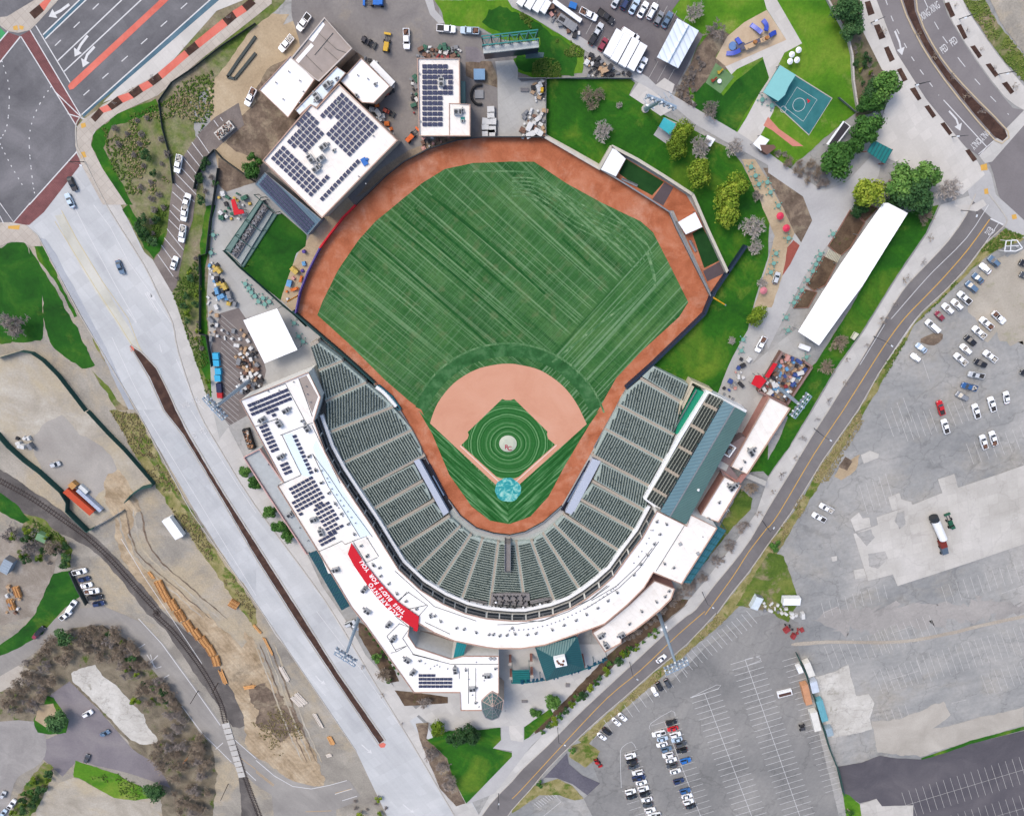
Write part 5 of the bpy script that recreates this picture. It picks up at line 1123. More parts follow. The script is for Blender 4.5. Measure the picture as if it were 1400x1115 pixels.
m = MB(); m.ribbon(W('R5|765,38 812,65 762,135 715,108',6),.5,4.4,6.2,closed=True); m.obj('box_wall',white_metal,t_)
q = G(P('R5|765,90')[0],5); m = MB(); m.tube((q.x,q.y,4.5),(q.x,q.y,6),.9,n=10); m.obj('cooling_unit',steel_grey,t_)
t_ = thing('footbridge','short grey concrete footbridge between the east buildings and the pavement','bridge',tuple(G((1040,652))))
m = MB(); m.prism(W('R5|690,160 760,200 740,245 665,205',4.7),4.3,4.7); m.prism(W('R5|900,260 1050,320 1040,360 880,290',3),2.6,3); m.obj('bridge_deck',flat_mat('bridge_grey',C(186,184,178)),t_)
m = MB(); m.prism(W('R5|700,240 850,330 830,340 750,280',4.9),4.2,4.9); m.prism(W('R5|860,270 910,260 850,340 820,320',5.0),4.2,5.0); m.obj('link_roof',wall_pink,t_)
# south annex entrance pieces
t_ = thing('entrance_pavilion','teal hipped metal roof over the main entrance with a white square skylight','pavilion',tuple(G((767,905))))
e = W('px|732,885 789,870 799,913 747,930',8.5); ap0,ap1 = G((766,903),12),G((768,906),12)
tm = [metal_roof('pavilion_metal_%d' % i,C(34,92,96),a) for i,a in enumerate((.2,1.77,.2,1.77))]
for i in range(4):
 a,b = e[i],e[(i + 1) % 4]; m = MB(); m.face([a,b,(ap0 + ap1) / 2]) if i else m.face([a,b,ap0]); 
 m = MB(); m.face([b,a,ap0]); m.face([b - Vector((0,0,.2)),ap0 - Vector((0,0,.2)),a - Vector((0,0,.2))]); m.obj('roof_slope',tm[i],t_)
m = MB(); m.ribbon(e,.3,8.2,8.55,closed=True); m.obj('eaves',teal_metal,t_)
m = MB(); m.box((ap0.x,ap0.y,11.9),(4.4,4.0,1.8),.25); m.obj('skylight_box',white_metal,t_)
for dx,dy in ((-1.2,.6),(.2,-.8),(1.1,.7),(.9,-.9),(-.6,-.3)): m = MB(); m.box((ap0.x + dx,ap0.y + dy,13.0),(.8,.6,.5),dx); m.obj('skylight_unit',flat_mat('rust_brown',C(120,80,60)),t_)
m = MB()
for q in e: m.box((q.x,q.y,4.1),(.7,.7,8.2))
m.obj('column',wall_pink,t_)
awning('small bright teal glass canopy beside the entrance gates','px|700,916 723.6,915.5 724.5,932.5 701,933',6,teal_bright,teal_metal,6,'gate_canopy')
for s in ('R4|115,780','R4|292,765','R4|405,745','R4|730,670','R4|108,660','R4|288,650'):
 q = G(P(s)[0],5); t_ = thing('gate_pillar','pink masonry pillar of the entrance gates','pillar',(q.x,q.y,0),group='masonry pillars of the entrance gates')
 m = MB(); m.box((0,0,2.6),(1.0,1.0,5.2)); m.obj('shaft',wall_pink,t_,local=True); m = MB(); m.box((0,0,5.35),(1.3,1.3,.3)); m.obj('cap_stone',flat_mat('capstone',C(190,180,170)),t_,local=True)
t_ = thing('entrance_sign','curved row of standing blue-green letters over the entrance reading Sutter Health Park','sign',tuple(G((770,925))))
curved_text('Sutter Health Park','R4|185,815 300,808 420,790 560,755 700,715 820,670 925,620',3.0,7.0,t_,flat_mat('letter_teal',C(20,84,112),.5),vertical=True,ext=.25)
m = MB(); pth = smooth_path(W('R4|120,825 250,822 420,795 560,760 700,720 820,675 930,625',5.5),3)
for a,b in zip(pth[:-1],pth[1:]): m.bar(a,b,.35,.35)
m.obj('sign_beam',teal_bright,t_)
m = MB()
for i in (0,5,10,15,len(pth) - 1): m.tube((pth[i].x,pth[i].y,0),(pth[i].x,pth[i].y,5.5),.14)
m.obj('post',teal_metal,t_)
t_ = thing('glass_pavilion','eight-sided glazed pyramid roof at the south corner entrance','pavilion',tuple(G((673,964))))
ring_ = W('R3|660,990 705,945 740,920 785,945 828,985 815,1060 790,1115 740,1135 690,1115 665,1060',11); apx = G(P('R3|745,1035')[0],15.5)
for i in range(10):
 a,b = ring_[i],ring_[(i + 1) % 10]; m = MB(); m.face([b,a,apx]); m.obj('glass_facet',flat_mat('glass_teal',C(84,112,112),.15,spec=.6),t_)
 m = MB(); m.bar(a,apx,.22); m.bar(a,b,.35,.4)
 for k in (1,2,3): m.bar(a.lerp(apx,k / 4) + Vector((0,0,.1)),b.lerp(apx,k / 4) + Vector((0,0,.1)),.12)
 m.obj('glazing_bar',flat_mat('bar_rose',C(190,168,160)) if i < 5 else steel_grey,t_)
 m = MB(); m.bar((a.x,a.y,5.4),(b.x,b.y,5.4),.3,10.8); m.obj('wall',wall_tan,t_)

# --- buildings north of the left field wall
n1 = building('operations_building','big white roofed building covered with rows of solar panels left of the outfield','building','px|360,219.7 425.3,143.6 433,148.6 464,115.5 543.3,192 440.4,297.6',9,wall_tan,roof_cream,cap_brown,.4)
for pl in ('470,500 665,690 500,855 380,725 450,655 420,620 385,650 360,625','295,605 362,668 345,695 390,735 265,838 158,760','145,790 372,1000 300,1090 72,865','548,850 580,885 372,1105 338,1080','360,990 500,858 515,875 385,1005 372,1000'):
 solar(n1,'01',(470,520),(22.5,21.5),(-17.5,18.2),pl,9,(1.12,1.2))
roof_kit(n1,9,big='01|370,800 300,865 355,865 330,920',small='01|425,820 450,560' ,vent='01|640,740 700,640 560,960 600,1000 240,560 120,830 250,700 560,700 660,640')
t_ = thing('blue_awning','small crumpled blue tarpaulin lying on the big solar roof','tarpaulin',tuple(G(P('01|590,880')[0],9.3))); q = G(P('01|590,880')[0],9.3)
m = MB(); m.box((0,0,0),(1.6,2.2,.4),.5); m.box((.8,.5,.05),(1.2,.8,.3),1.1,taper=.6); m.obj('cloth',flat_mat('tarp_blue',C(60,120,200)),t_,local=True)
cb = building('solar_canopy','blue-grey metal canopy with a long grid of solar panels below the big solar roof','canopy','px|362,236 439,300 420.5,321.5 349,252',5.5,flat_mat('wall_steel',C(120,130,136)),metal_roof('canopy_blue',C(92,122,142),radians(-40)),steel_grey,.2,.15)
solar(cb,'U1',(440,50),(17.8,18.3),(-12,14.2),'438,28 700,296 655,352 392,84',5.5,(1.26,.84))
n2 = building('workshop','workshop with a plain bright white roof at the construction yard','building','px|355,123 397.7,76.6 430,109 394,160.7',7,wall_tan,roof_white,cap_brown,.25,.3)
roof_kit(n2,7,vent='01|180,390 240,440 150,540 260,500 110,450')
n3 = building('grey_roof_building','building with a flat grey gravel roof and white edging strips in the yard','building','px|399,80 444,25 481,66.5 436,111 430,107',7.2,wall_tan,roof_grey,flat_mat('edge_pale',C(206,196,188)),.4,.4)
sheet_on(n3,'roof_strip','01|285,215 360,115 375,135 310,230',7.2,roof_white,.05); sheet_on(n3,'roof_strip','01|215,330 300,235 315,250 232,345',7.2,roof_white,.05)
seam(n3,['01|340,180 440,270 500,290','01|270,300 360,390','01|420,180 320,300','01|370,260 460,340'],7.2,.08)
n4 = building('link_roof_building','narrow pale blue roof strip between the workshop and the big solar roof','building','px|404,150.6 460.5,91.6 472.5,100 461,114 433,147 425,143 410,157',8,wall_tan,roof_ice,cap_brown,.25,.3)
roof_kit(n4,8,big='01|390,465 335,530',small='01|440,430 400,460 325,545')
n5 = building('storage_building','square bright white roofed storage building at the edge of the yard','building','px|466,111 494,80 533,118 511,141 495,140',7,wall_tan,roof_white,cap_brown,.25,.3)
roof_kit(n5,7,small='01|650,460 550,520',vent='01|555,410 610,430')
n6 = building('batting_building','rectangular white roofed building with rows of solar panels above centre field','building','px|571,80.3 628,80.3 628.7,142 642.5,143 642.5,185.8 573.5,185.8',7,wall_tan,roof_cream,cap_brown)
for j,cols in enumerate(((0,1,2,3,4),(0,1,2,3,4,5),(0,1,2,3,4,5),(0,1,2,5),(0,1,2,4,5),(0,1,2,3,4,5),(0,1,2,3),(0,1,2,3),(0,1,2,3),(0,1,2,3),(0,1,2,3),(0,1,2,3))):
 for c_ in cols:
  x,y = 919 + c_ * 28,362 + j * 28.6; solar(n6,'01',(x,y),(200,0),(0,200),'%d,%d %d,%d %d,%d %d,%d' % (x - 5,y - 5,x + 5,y - 5,x + 5,y + 5,x - 5,y + 5),7,(1.38,1.1),n=1)
seam(n6,['01|1050,565 1110,565','01|1053,570 1053,740'],7,.25,cap_brown)
roof_kit(n6,7,big='01|1100,610 1010,450',small='01|1125,660 1125,600',vent='01|890,400 895,660',rot=0)
sheet_on(n6,'roof_strip','U2|748,800 778,800 778,835 748,835',7,teal_bright,.1)
t_ = thing('tool_rack','long grey-teal lean-to strip on the side wall of the white solar building','lean-to',tuple(G((633,126)))); m = MB(); m.prism(W('U2|752,555 780,555 780,710 752,710',3),0,3); m.obj('roof',flat_mat('leanto_teal',C(110,142,140)),t_)
# scoreboard
sb = thing('scoreboard','big outfield scoreboard on a teal steel truss frame with a dark screen','scoreboard',tuple(G((698,82))))
A,B_ = G(P('U2|915,408')[0],3),G(P('U2|1275,368')[0],3); d = (B_ - A).normalized(); nn = Vector((-d.y,d.x,0)); L = (B_ - A).length
m = MB(); m.bar(A + Vector((0,0,5)) + nn * .3,B_ + Vector((0,0,5)) + nn * .3,.5,10); m.obj('screen',flat_mat('screen_navy',C(34,38,66),.35),sb)
m = MB(); m.bar(A + Vector((0,0,10.6)) + nn * .9,B_ + Vector((0,0,10.6)) + nn * .9,1.7,1.2); m.obj('header_panel',flat_mat('panel_pale',C(206,210,206),.5),sb)
for off_,z0_,z1_ in ((1.9,0,16),(4.2,0,16)):
 for i in range(7):
  q = A.lerp(B_,i / 6) + nn * off_; m = MB(); m.bar((q.x,q.y,z0_),(q.x,q.y,z1_),.3); m.obj('truss_post',teal_metal,sb)
m = MB()
for zz in (12,16):
 for off_ in (1.9,4.2): a,b = A + nn * off_,B_ + nn * off_; m.bar((a.x,a.y,zz),(b.x,b.y,zz),.3)
m.obj('truss_chord',teal_bright,sb)
for i in range(12):
 a = A.lerp(B_,i / 12) + nn * (1.9 if i % 2 else 4.2); b = A.lerp(B_,(i + 1) / 12) + nn * (4.2 if i % 2 else 1.9); m = MB(); m.bar((a.x,a.y,16),(b.x,b.y,16),.18)
 a2,b2 = A.lerp(B_,i / 12) + nn * 1.9,A.lerp(B_,(i + 1) / 12) + nn * 1.9; m.bar((a2.x,a2.y,12 if i % 2 else 16),(b2.x,b2.y,16 if i % 2 else 12),.16); m.obj('truss_brace',teal_metal,sb)
t_ = thing('broadcast_box','small steel platform box attached beside the scoreboard','platform',tuple(G((722,76)))); m = MB(); m.prism(W('U2|1190,350 1320,360 1315,390 1195,395',4),2,4); m.obj('box_body',flat_mat('steel_teal_grey',C(90,112,112)),t_)

# bullpens, in right centre
for lab,base_s,turf_s,roof_s,dark_s in (
 ('upper bullpen with a white flat roof, artificial turf and clay behind the outfield wall','U4|95,240 175,100 250,165 500,310 640,400 560,500 530,500 230,320','U4|258,172 500,320 425,405 340,360 215,265','U4|100,240 178,100 258,172 195,285','U4|505,320 560,355 495,470 425,430'),
 ('lower bullpen with a white flat roof, artificial turf and clay beside the right field corner','U4|560,500 640,400 700,500 910,905 810,1040 780,980 600,590','U4|745,605 860,815 755,865 680,645','U4|590,575 700,512 745,605 640,652','U4|860,820 890,895 775,950 748,885')):
 t_ = thing('bullpen',lab,'bullpen',tuple(centre(W(base_s))))
 m = MB(); m.tri_poly(W(base_s),z=zl(15) + nudge()); m.obj('clay_floor',track,t_)
 m = MB(); m.tri_poly(W(turf_s),z=zl(17) + nudge()); m.obj('turf_mat',bullpen_turf,t_)
 m = MB(); m.tri_poly(W(dark_s),z=zl(17) + nudge()); m.obj('rubber_mat',flat_mat('rubber_mauve',C(92,80,84)),t_)
 m = MB(); m.prism(W(roof_s,3),2.8,3,bottom=True); m.obj('shelter_roof',white_metal,t_)
 m = MB()
 for q in W(roof_s,2.8): m.tube((q.x,q.y,0),(q.x,q.y,2.8),.1)
 m.obj('post',steel_grey,t_)
wall_run('cream concrete wall around the two bullpens','U4|85,240 170,92 330,175 500,280 685,400 780,620 910,900',3,.9,flat_mat('wall_cream',C(204,198,182)),None,seg=9)
for s,lab in (('U4|230,300 330,345','steel bench along the clay strip of the upper bullpen'),('U4|660,690 700,760','steel bench along the clay strip of the lower bullpen')):
 t_ = thing('bench',lab,'bench',tuple(W(s)[0])); m = MB(); m.ribbon(W(s),.6,.3,.6); m.obj('seat',steel_grey,t_); m = MB(); m.ribbon(inset(W(s),.4),.08,.3,1.1); m.obj('backrest',steel_grey,t_)
# picnic pavilion by the left field corner
t_ = thing('picnic_stand','stepped picnic stand with a green steel frame and long bench rows above the left berm','grandstand',tuple(G((338,313))))
for i,s in enumerate(('U1|195,462 385,185 412,182 225,478','U1|228,480 415,190 440,230 262,510','U1|262,510 440,232 465,250 285,545','U1|290,548 465,252 490,262 300,560')):
 z = 2.4 - i * .6; m = MB(); m.prism(W(s,z),0,z); m.obj('tier',(flat_mat('tier_green',C(112,138,132)),deck_grey,tread_mat,flat_mat('tier_green',C(112,138,132)))[i],t_)
m = MB()
for s in ('U1|195,462 300,560','U1|255,380 355,455','U1|310,295 400,355','U1|360,150 480,250','U1|195,462 400,165','U1|300,560 490,262','U1|225,478 412,182'):
 p = W(s,5); m.bar(p[0],p[1],.22)
 for q in p: m.tube((q.x,q.y,0),(q.x,q.y,5),.12)
m.obj('steel_frame',flat_mat('frame_green',C(40,80,76)),t_)
for i in range(16):
 t = i / 15; q = G((260 + (240 + (415 - 240) * t + 8) / 4.13,230 + (478 - (478 - 225) * t) / 4.13),2); m = MB(); m.tube((q.x,q.y,1.8),(q.x,q.y,2.6),.06); m.tube((q.x,q.y,2.6),(q.x,q.y,2.66),.5,n=8)
 for k in range(4): a = k * pi / 2 + i; m.box((q.x + cos(a) * .8,q.y + sin(a) * .8,2.2),(.35,.35,.7),a)
 m.obj('table_set',deck_grey if i % 2 else steel_grey,t_)
# white party tents and long tent
def tent(label,s,z,n=1,ridge=None,cat='tent',mat=None):
 pts = W(s,z); t_ = thing('tent',label,cat,tuple(centre(pts))); m = MB(); m.prism(pts,z - .25,z,bottom=True); m.obj('tent_roof',mat or white_metal,t_)
 m = MB()
 for i,p in enumerate(pts):
  q = pts[(i + 1) % len(pts)]
  for k in range(max(1,int((q - p).length / 8))): r = p.lerp(q,k / max(1,int((q - p).length / 8))); r = r.lerp(centre(pts),.02); m.tube((r.x,r.y,0),(r.x,r.y,z - .2),.1)
 m.obj('post',steel_grey,t_)
 if ridge: m = MB(); p = W(ridge,z + .4); m.bar(p[0],p[1],.3,.8); m.obj('ridge',mat or white_metal,t_)
 return t_
tent('large bright white square tent at the left end of the stands','U1|300,858 490,792 605,1025 420,1100',6,mat=flat_mat('tent_white',(.86,.86,.86,1),.6,amt=.02))
lt = tent('very long bright white tent roof beside the east lawn','13|165,690 300,472 395,326 508,162 628,-10 655,-10 762,45 640,238 515,440 400,595 278,765',6,mat=flat_mat('tent_white',(.86,.86,.86,1),.6,amt=.02))
for i in range(14):
 t = (i + .5) / 14; a = G((1091.4 + (1208 - 1091.4) * t,453 - (453 - 278) * t),6.02); b = G((1120 + (1240 - 1120) * t,470 - (470 - 292) * t),6.02); m = MB(); m.bar(a,b,.12,.12); m.obj('frame_bow',white_metal,lt)
tk = tent('white ribbed vehicle shelter in the north car park','02|900,100 1018,168 905,372 790,312',4.5,ridge='02|960,135 848,342',mat=metal_roof('shelter_white',C(226,236,246,1.3),radians(-28),1.6))
# ------------------------------------------------------------------ cars
def car_paint():
 t = NT('car_paint',.28,.1,.6); oi = t.t.nodes.new('ShaderNodeObjectInfo'); return t.out(oi.outputs['Color'])
PAINT = car_paint()
tyre = flat_mat('tyre_rubber',C(30,30,32),.9); car_glass = flat_mat('car_glass',C(30,36,42),.1,spec=.8); lampw = flat_mat('headlamp',C(236,240,240),.2,spec=.7); lampr = flat_mat('tail_lamp',C(170,30,30),.3)
bedliner = flat_mat('bed_liner',C(62,60,60),.8)
def outline(L,Wd,r,n=4):
 pts = []
 for sx,sy,a0 in ((1,1,0),(-1,1,pi / 2),(-1,-1,pi),(1,-1,3 * pi / 2)):
  for i in range(n + 1):
   a = a0 + (pi / 2) * i / n; pts.append((sx * (L / 2 - r) + r * cos(a),sy * (Wd / 2 - r * .7) + r * .7 * sin(a)))
 return pts
def loft(mb,rings,cap=True,mi=0):
 n = len(rings[0])
 for A,B_ in zip(rings[:-1],rings[1:]):
  for i in range(n): mb.face([A[i],A[(i + 1) % n],B_[(i + 1) % n],B_[i]],mi)
 if cap: mb.face(rings[-1],mi)
KINDS = {  # length, width, height, cabin from, cabin to (x, forward +), bonnet height
 'sedan': (4.7,1.82,1.45,-1.75,1.0,.92),'suv': (4.7,1.92,1.75,-2.15,1.0,1.08),'hatchback': (4.0,1.75,1.5,-1.85,.95,.95),
 'pickup': (5.7,1.98,1.85,-.75,1.45,1.12),'van': (5.9,2.0,2.1,-2.85,1.9,1.15),'minivan': (5.0,1.95,1.75,-2.3,1.45,1.05)}
def make_car(kind):
 L,Wd,H,x0,x1,hb = KINDS[kind]; root = thing('car_proto','x','x'); ch = {}
 m = MB(); o1 = outline(L,Wd,.55); zz = [(.28,.96),(.55,1.0),(hb - .12,.99),(hb,.93)]
 rings = [[(x * s,y * s,z) for x,y in o1] for z,s in zz]; loft(m,rings)
 Wc = Wd * .86; ins = {'sedan': (.75,.8),'suv': (.3,.75),'hatchback': (.45,.7),'pickup': (.22,.6),'van': (.12,.8),'minivan': (.35,.9)}[kind]
 b = [(x0,-Wc / 2),(x1,-Wc / 2),(x1,Wc / 2),(x0,Wc / 2)]; tw = Wc / 2 * .84
 t = [(x0 + ins[0],-tw),(x1 - ins[1],-tw),(x1 - ins[1],tw),(x0 + ins[0],tw)]
 B3 = [(x,y,hb - .02) for x,y in b]; T3 = [(x,y,H) for x,y in t]
 loft(m,[B3,T3]); 
 if kind == 'pickup':   # side walls and tailgate of the open bed stand above the bonnet line
  for y in (-Wd / 2 + .12,Wd / 2 - .12): m.box(((x0 - L / 2) / 2 - .02,y,hb + .09),(L / 2 + x0 - .1,.14,.2))
  m.box((-L / 2 + .12,0,hb + .09),(.12,Wd - .3,.2))
 m.box((x1 - .1,Wd / 2 + .06,hb + .08),(.16,.2,.14)); m.box((x1 - .1,-Wd / 2 - .06,hb + .08),(.16,.2,.14))
 m.obj('body',PAINT,root,True)
 def pane(name,a,b_,c_,d_,k=.12):
  P4 = [Vector(q) for q in (a,b_,c_,d_)]; ce = sum(P4,Vector()) / 4; nn = (P4[1] - P4[0]).cross(P4[3] - P4[0]).normalized()
  if nn.dot(ce - Vector(((x0 + x1) / 2,0,.8))) < 0: nn = -nn
  Q = [p.lerp(ce,k) + nn * .02 for p in P4]; R = [p - nn * .05 for p in Q]; mm = MB(); mm.face(Q)
  for i in range(4): mm.face([Q[i],Q[(i + 1) % 4],R[(i + 1) % 4],R[i]])
  mm.obj(name,car_glass,root,True)
 pane('windscreen',B3[1],B3[2],T3[2],T3[1],.07)
 pane('rear_window',B3[3],B3[0],T3[0],T3[3],.10)
 pane('side_window',B3[0],B3[1],T3[1],T3[0],.12); pane('side_window',B3[2],B3[3],T3[3],T3[2],.12)
 if kind == 'pickup': m = MB(); m.box(((x0 - L / 2) / 2 - .02,0,hb - .0),(L / 2 + x0 - .3,Wd - .42,.06)); m.obj('cargo_bed',bedliner,root,True)
 if kind == 'suv':
  m = MB(); [m.box(((x0 + x1) / 2 - .2,y,H + .04),(1.8,.06,.08)) for y in (-.62,.62)]; m.obj('roof_rack',steel_dark,root,True)
 wm = MB(); wm.tube((0,-.12,0),(0,.12,0),.34,n=12); wm.tube((0,-.13,0),(0,.13,0),.2,n=8,mi=1); wme = wm.mesh('wheel',[tyre,steel_grey])
 for sx in (-1,1):
  for sy in (-1,1): o = link(wme,'wheel',root,True); o.location = (sx * L * .31,sy * (Wd / 2 - .12),.34)
 for sy in (-1,1):
  m = MB(); m.box((L / 2 - .14,sy * (Wd / 2 - .36),hb - .16),(.26,.36,.16)); m.obj('headlight',lampw,root,True)
  m = MB(); m.box((-L / 2 + .1,sy * (Wd / 2 - .3),hb - .12),(.16,.3,.16)); m.obj('tail_light',lampr,root,True)
 return root
PROTO = {k: make_car(k) for k in KINDS}
COLS = {'white': (.80,.81,.83),'black': (.018,.018,.022),'blue': (.03,.10,.26),'bright blue': (.02,.14,.45),'slate blue': (.10,.16,.24),'grey': (.20,.21,.23),'dark grey': (.06,.065,.075),'silver': (.46,.48,.50),'red': (.50,.015,.02),'maroon': (.22,.03,.05),'pale blue': (.42,.52,.62),'navy': (.02,.035,.10),'teal': (.02,.2,.22)}
PICT = {'sedan': 'sedan','suv': 'SUV','hatchback': 'hatchback','pickup': 'pickup truck','van': 'van','minivan': 'minivan'}
CATS = {'sedan': 'car','suv': 'car','hatchback': 'car','pickup': 'pickup truck','van': 'van','minivan': 'car'}
used_proto = set()
load_brown = flat_mat('load_brown',C(130,96,80),.9,amt=.3,scale=3); load_pale = flat_mat('load_pale',C(206,200,190),.8,amt=.3,scale=3)
def car(f,x,y,ang,kind,colour,label,group=None,flip=False,load=None,lift=.09):
 """ang: direction of the bonnet in the survey frame, degrees clockwise from the right"""
 ox,oy,k = FR[f]; p = (ox + x / k,oy + y / k); q = G(p); a = radians(ang); q2 = G((p[0] + cos(a) * 5,p[1] + sin(a) * 5)); d = q2 - q
 src = PROTO[kind]
 if kind not in used_proto: used_proto.add(kind); r = src
 else: r = copy_tree(src)
 r.name = {'pickup': 'pickup_truck','van': 'parked_van'}.get(kind,'parked_car'); r.location = (q.x,q.y,lift); r.rotation_euler = (0,0,atan2(d.y,d.x))
 r['label'] = label; r['category'] = CATS[kind]
 if group: r['group'] = group
 col = COLS[colour]; j = 1 + random.uniform(-.06,.06)
 NEWCOL.append((r,(col[0] * j,col[1] * j,col[2] * j,1),load))
 return r
NEWCOL = []
# the east car park, from the road junction down
g1 = 'cars parked on the gravel car park east of the road'
E_ = [(1220,305,222,'suv','slate blue','slate blue SUV at the top of the east lot row, nearest the white frame sign'),
 (1175,345,222,'sedan','white','white sedan second from the top of the east lot roadside row'),
 (1135,398,222,'sedan','slate blue','slate blue sedan third from the top of the east lot roadside row'),
 (1100,443,222,'minivan','slate blue','slate blue minivan fourth from the top of the east lot roadside row'),
 (1060,503,222,'pickup','white','white pickup truck with a dark bed cover in the east lot roadside row'),
 (1020,540,222,'suv','white','white SUV just below the pickup in the east lot roadside row'),
 (970,562,222,'suv','white','white SUV next to the small maroon car in the east lot'),
 (927,602,228,'hatchback','maroon','small maroon hatchback, the only dark red car of the roadside row'),
 (887,657,222,'van','white','long white van at the lower end of the east lot roadside row'),
 (1247,610,42,'pickup','white','white pickup truck with a brown load, highest of the middle cluster in the east lot'),
 (1180,642,222,'pickup','white','white pickup truck second from the top of the east lot middle row'),
 (1140,690,222,'pickup','white','white pickup truck just above the black SUV in the east lot middle row'),
 (1093,735,222,'suv','black','black SUV in the middle row of the east lot'),
 (1068,782,222,'suv','white','short white SUV directly below the black SUV in the east lot'),
 (1040,836,222,'pickup','white','white pickup truck at the lower left end of the east lot middle row'),
 (1200,820,218,'pickup','white','white pickup truck with a pale load standing right of the black SUV'),
 (1148,858,205,'suv','black','small black SUV below the long white pickup in the east lot'),
 (1125,922,190,'pickup','silver','silver pickup truck under the small black SUV in the east lot'),
 (1087,985,195,'pickup','blue','blue pickup truck in the lower east lot'),
 (1048,1037,210,'minivan','grey','dark grey minivan below the blue pickup in the east lot'),
 (828,776,218,'sedan','pale blue','pale sedan beside the bare tree stump mound near the road'),
 (797,828,218,'hatchback','white','small white hatchback with pale glass just below the pale sedan'),
 (1290,1045,262,'sedan','white','white sedan standing alone at the right of the lower east lot'),
 (1210,1080,255,'pickup','white','white pickup truck next to the lone white sedan in the lower east lot'),
 (1124,1118,255,'pickup','white','white pickup truck right of the bright red pickup in the lower east lot'),
 (932,1100,255,'pickup','red','bright red pickup truck in the lower east lot'),
 (1396,320,200,'suv','black','black SUV cut by the right edge, upper one'),(1398,385,200,'sedan','dark grey','dark grey sedan cut by the right edge, lower one'),
 (1400,915,200,'sedan','black','black sedan at the right edge of the lower east lot')]
LOADS = {9: 'brown',4: 'dark',10: 'brown',11: 'pale',15: 'pale',18: 'pale',14: 'pale'}
for i,e_ in enumerate(E_): car('13',*e_,group=g1,load=LOADS.get(i))
for (x,y,a,k,c_,lab,ld) in ((957,85,255,'pickup','white','white pickup truck right below the bright red pickup',None),(1165,170,255,'pickup','white','left one of two white pickup trucks with brown loads side by side','brown'),(1217,150,255,'pickup','white','right one of two white pickup trucks with brown loads side by side','brown'),
 (312,528,207,'pickup','white','upper one of two white pickup trucks parked together by the grassy verge','pale'),(272,578,207,'pickup','white','lower one of two white pickup trucks parked together by the grassy verge','dark')):
 car('23',x,y,a,k,c_,lab,g1,load=ld)
g2 = 'cars parked in the marked bays of the south car park'
S_ = [(845,385,60,'suv','dark grey','dark grey SUV at the upper end of the bays along the road'),(800,402,60,'suv','black','black SUV between the dark grey SUV and the white sedan by the road'),(775,430,60,'sedan','white','white sedan beside the two dark SUVs in the roadside bays'),
 (600,568,42,'sedan','white','upper one of two white sedans in the middle of the roadside bays'),(567,594,42,'sedan','white','lower one of two white sedans in the middle of the roadside bays'),
 (515,646,38,'suv','black','black SUV at the lower end of the roadside bays'),(488,673,38,'sedan','white','white sedan at the very lower end of the roadside bays')]
for e_ in S_: car('32',*e_,group=g2)
def ordn(i): return ['top','second','third','fourth','fifth','sixth','seventh','eighth','ninth','tenth'][i]
colA = [(643,778,'suv','white'),(650,808,'suv','black'),(660,838,'sedan','dark grey'),(683,868,'suv','white'),(688,898,'pickup','navy'),(703,924,'sedan','white'),(713,955,'suv','white'),(722,985,'suv','black'),(733,1015,'sedan','white'),(738,1045,'sedan','dark grey'),(750,1072,'suv','white'),(773,1100,'pickup','white')]
nmA = ['at the top of the left double row','second from the top of the left double row','third from the top of the left double row','right under the two dark cars of the left double row','the only navy one of the left double row','below the navy pickup of the left double row','halfway down the left double row, beside another white SUV','below the middle white SUV of the left double row','between two dark cars low in the left double row','fourth from the bottom of the left double row','third from the bottom of the left double row','second from the bottom of the left double row']
for (x,y,k,c_),n_ in zip(colA,nmA): car('32',x,y,-12 if random.random() < .5 else 168,k,c_,'%s %s %s' % (c_,PICT[k],n_),g2)
for x,y,k,c_,n_ in ((643,972,'suv','white','white SUV on the outer left side of the left double row'),(650,1002,'sedan','black','black sedan under the outer white SUV of the left double row'),(790,1128,'sedan','white','white sedan cut by the bottom edge in the left double row')):
 car('32',x,y,-12,k,c_,n_,g2)
colB = [(797,657,'pickup','white'),(817,687,'sedan','pale blue'),(815,717,'sedan','white'),(838,742,'suv','slate blue'),(847,773,'suv','white'),(865,801,'sedan','white'),(868,830,'suv','dark grey'),(887,862,'sedan','white')]
for i,(x,y,k,c_) in enumerate(colB): car('32',x,y,-14 if i % 2 else 166,k,c_,'%s %s, %s from the top on the left side of the right double row' % (c_,PICT[k],ordn(i)) if i else 'white pickup truck at the top of the left side of the right double row',g2)
car('32',905,915,-14,'suv','navy','navy SUV alone low on the left side of the right double row',g2)
colC = [(865,597,'suv','black'),(873,632,'sedan','red'),(887,663,'suv','white'),(895,691,'sedan','pale blue'),(917,713,'suv','dark grey'),(922,748,'suv','black'),(942,804,'suv','bright blue')]
for i,(x,y,k,c_) in enumerate(colC): car('32',x,y,-14 if i % 2 == 0 else 166,k,c_,'%s %s, %s from the top on the right side of the right double row' % (c_,PICT[k],ordn(i)) if i else 'black SUV at the top of the right side of the right double row',g2)
for x,y,k,c_,n_ in ((940,968,'suv','blue','blue SUV at the head of the lowest group of four'),(950,998,'sedan','white','white sedan under the blue SUV in the lowest group of four'),(957,1026,'suv','white','white SUV just above the black car in the lowest group of four'),(972,1053,'sedan','black','black sedan at the foot of the lowest group of four')):
 car('32',x,y,-14,k,c_,n_,g2)
car('32',810,252,-38,'sedan','white','white sedan driving along the east road near the tall light tower',lift=.1)
g3 = 'vehicles in the north car park'
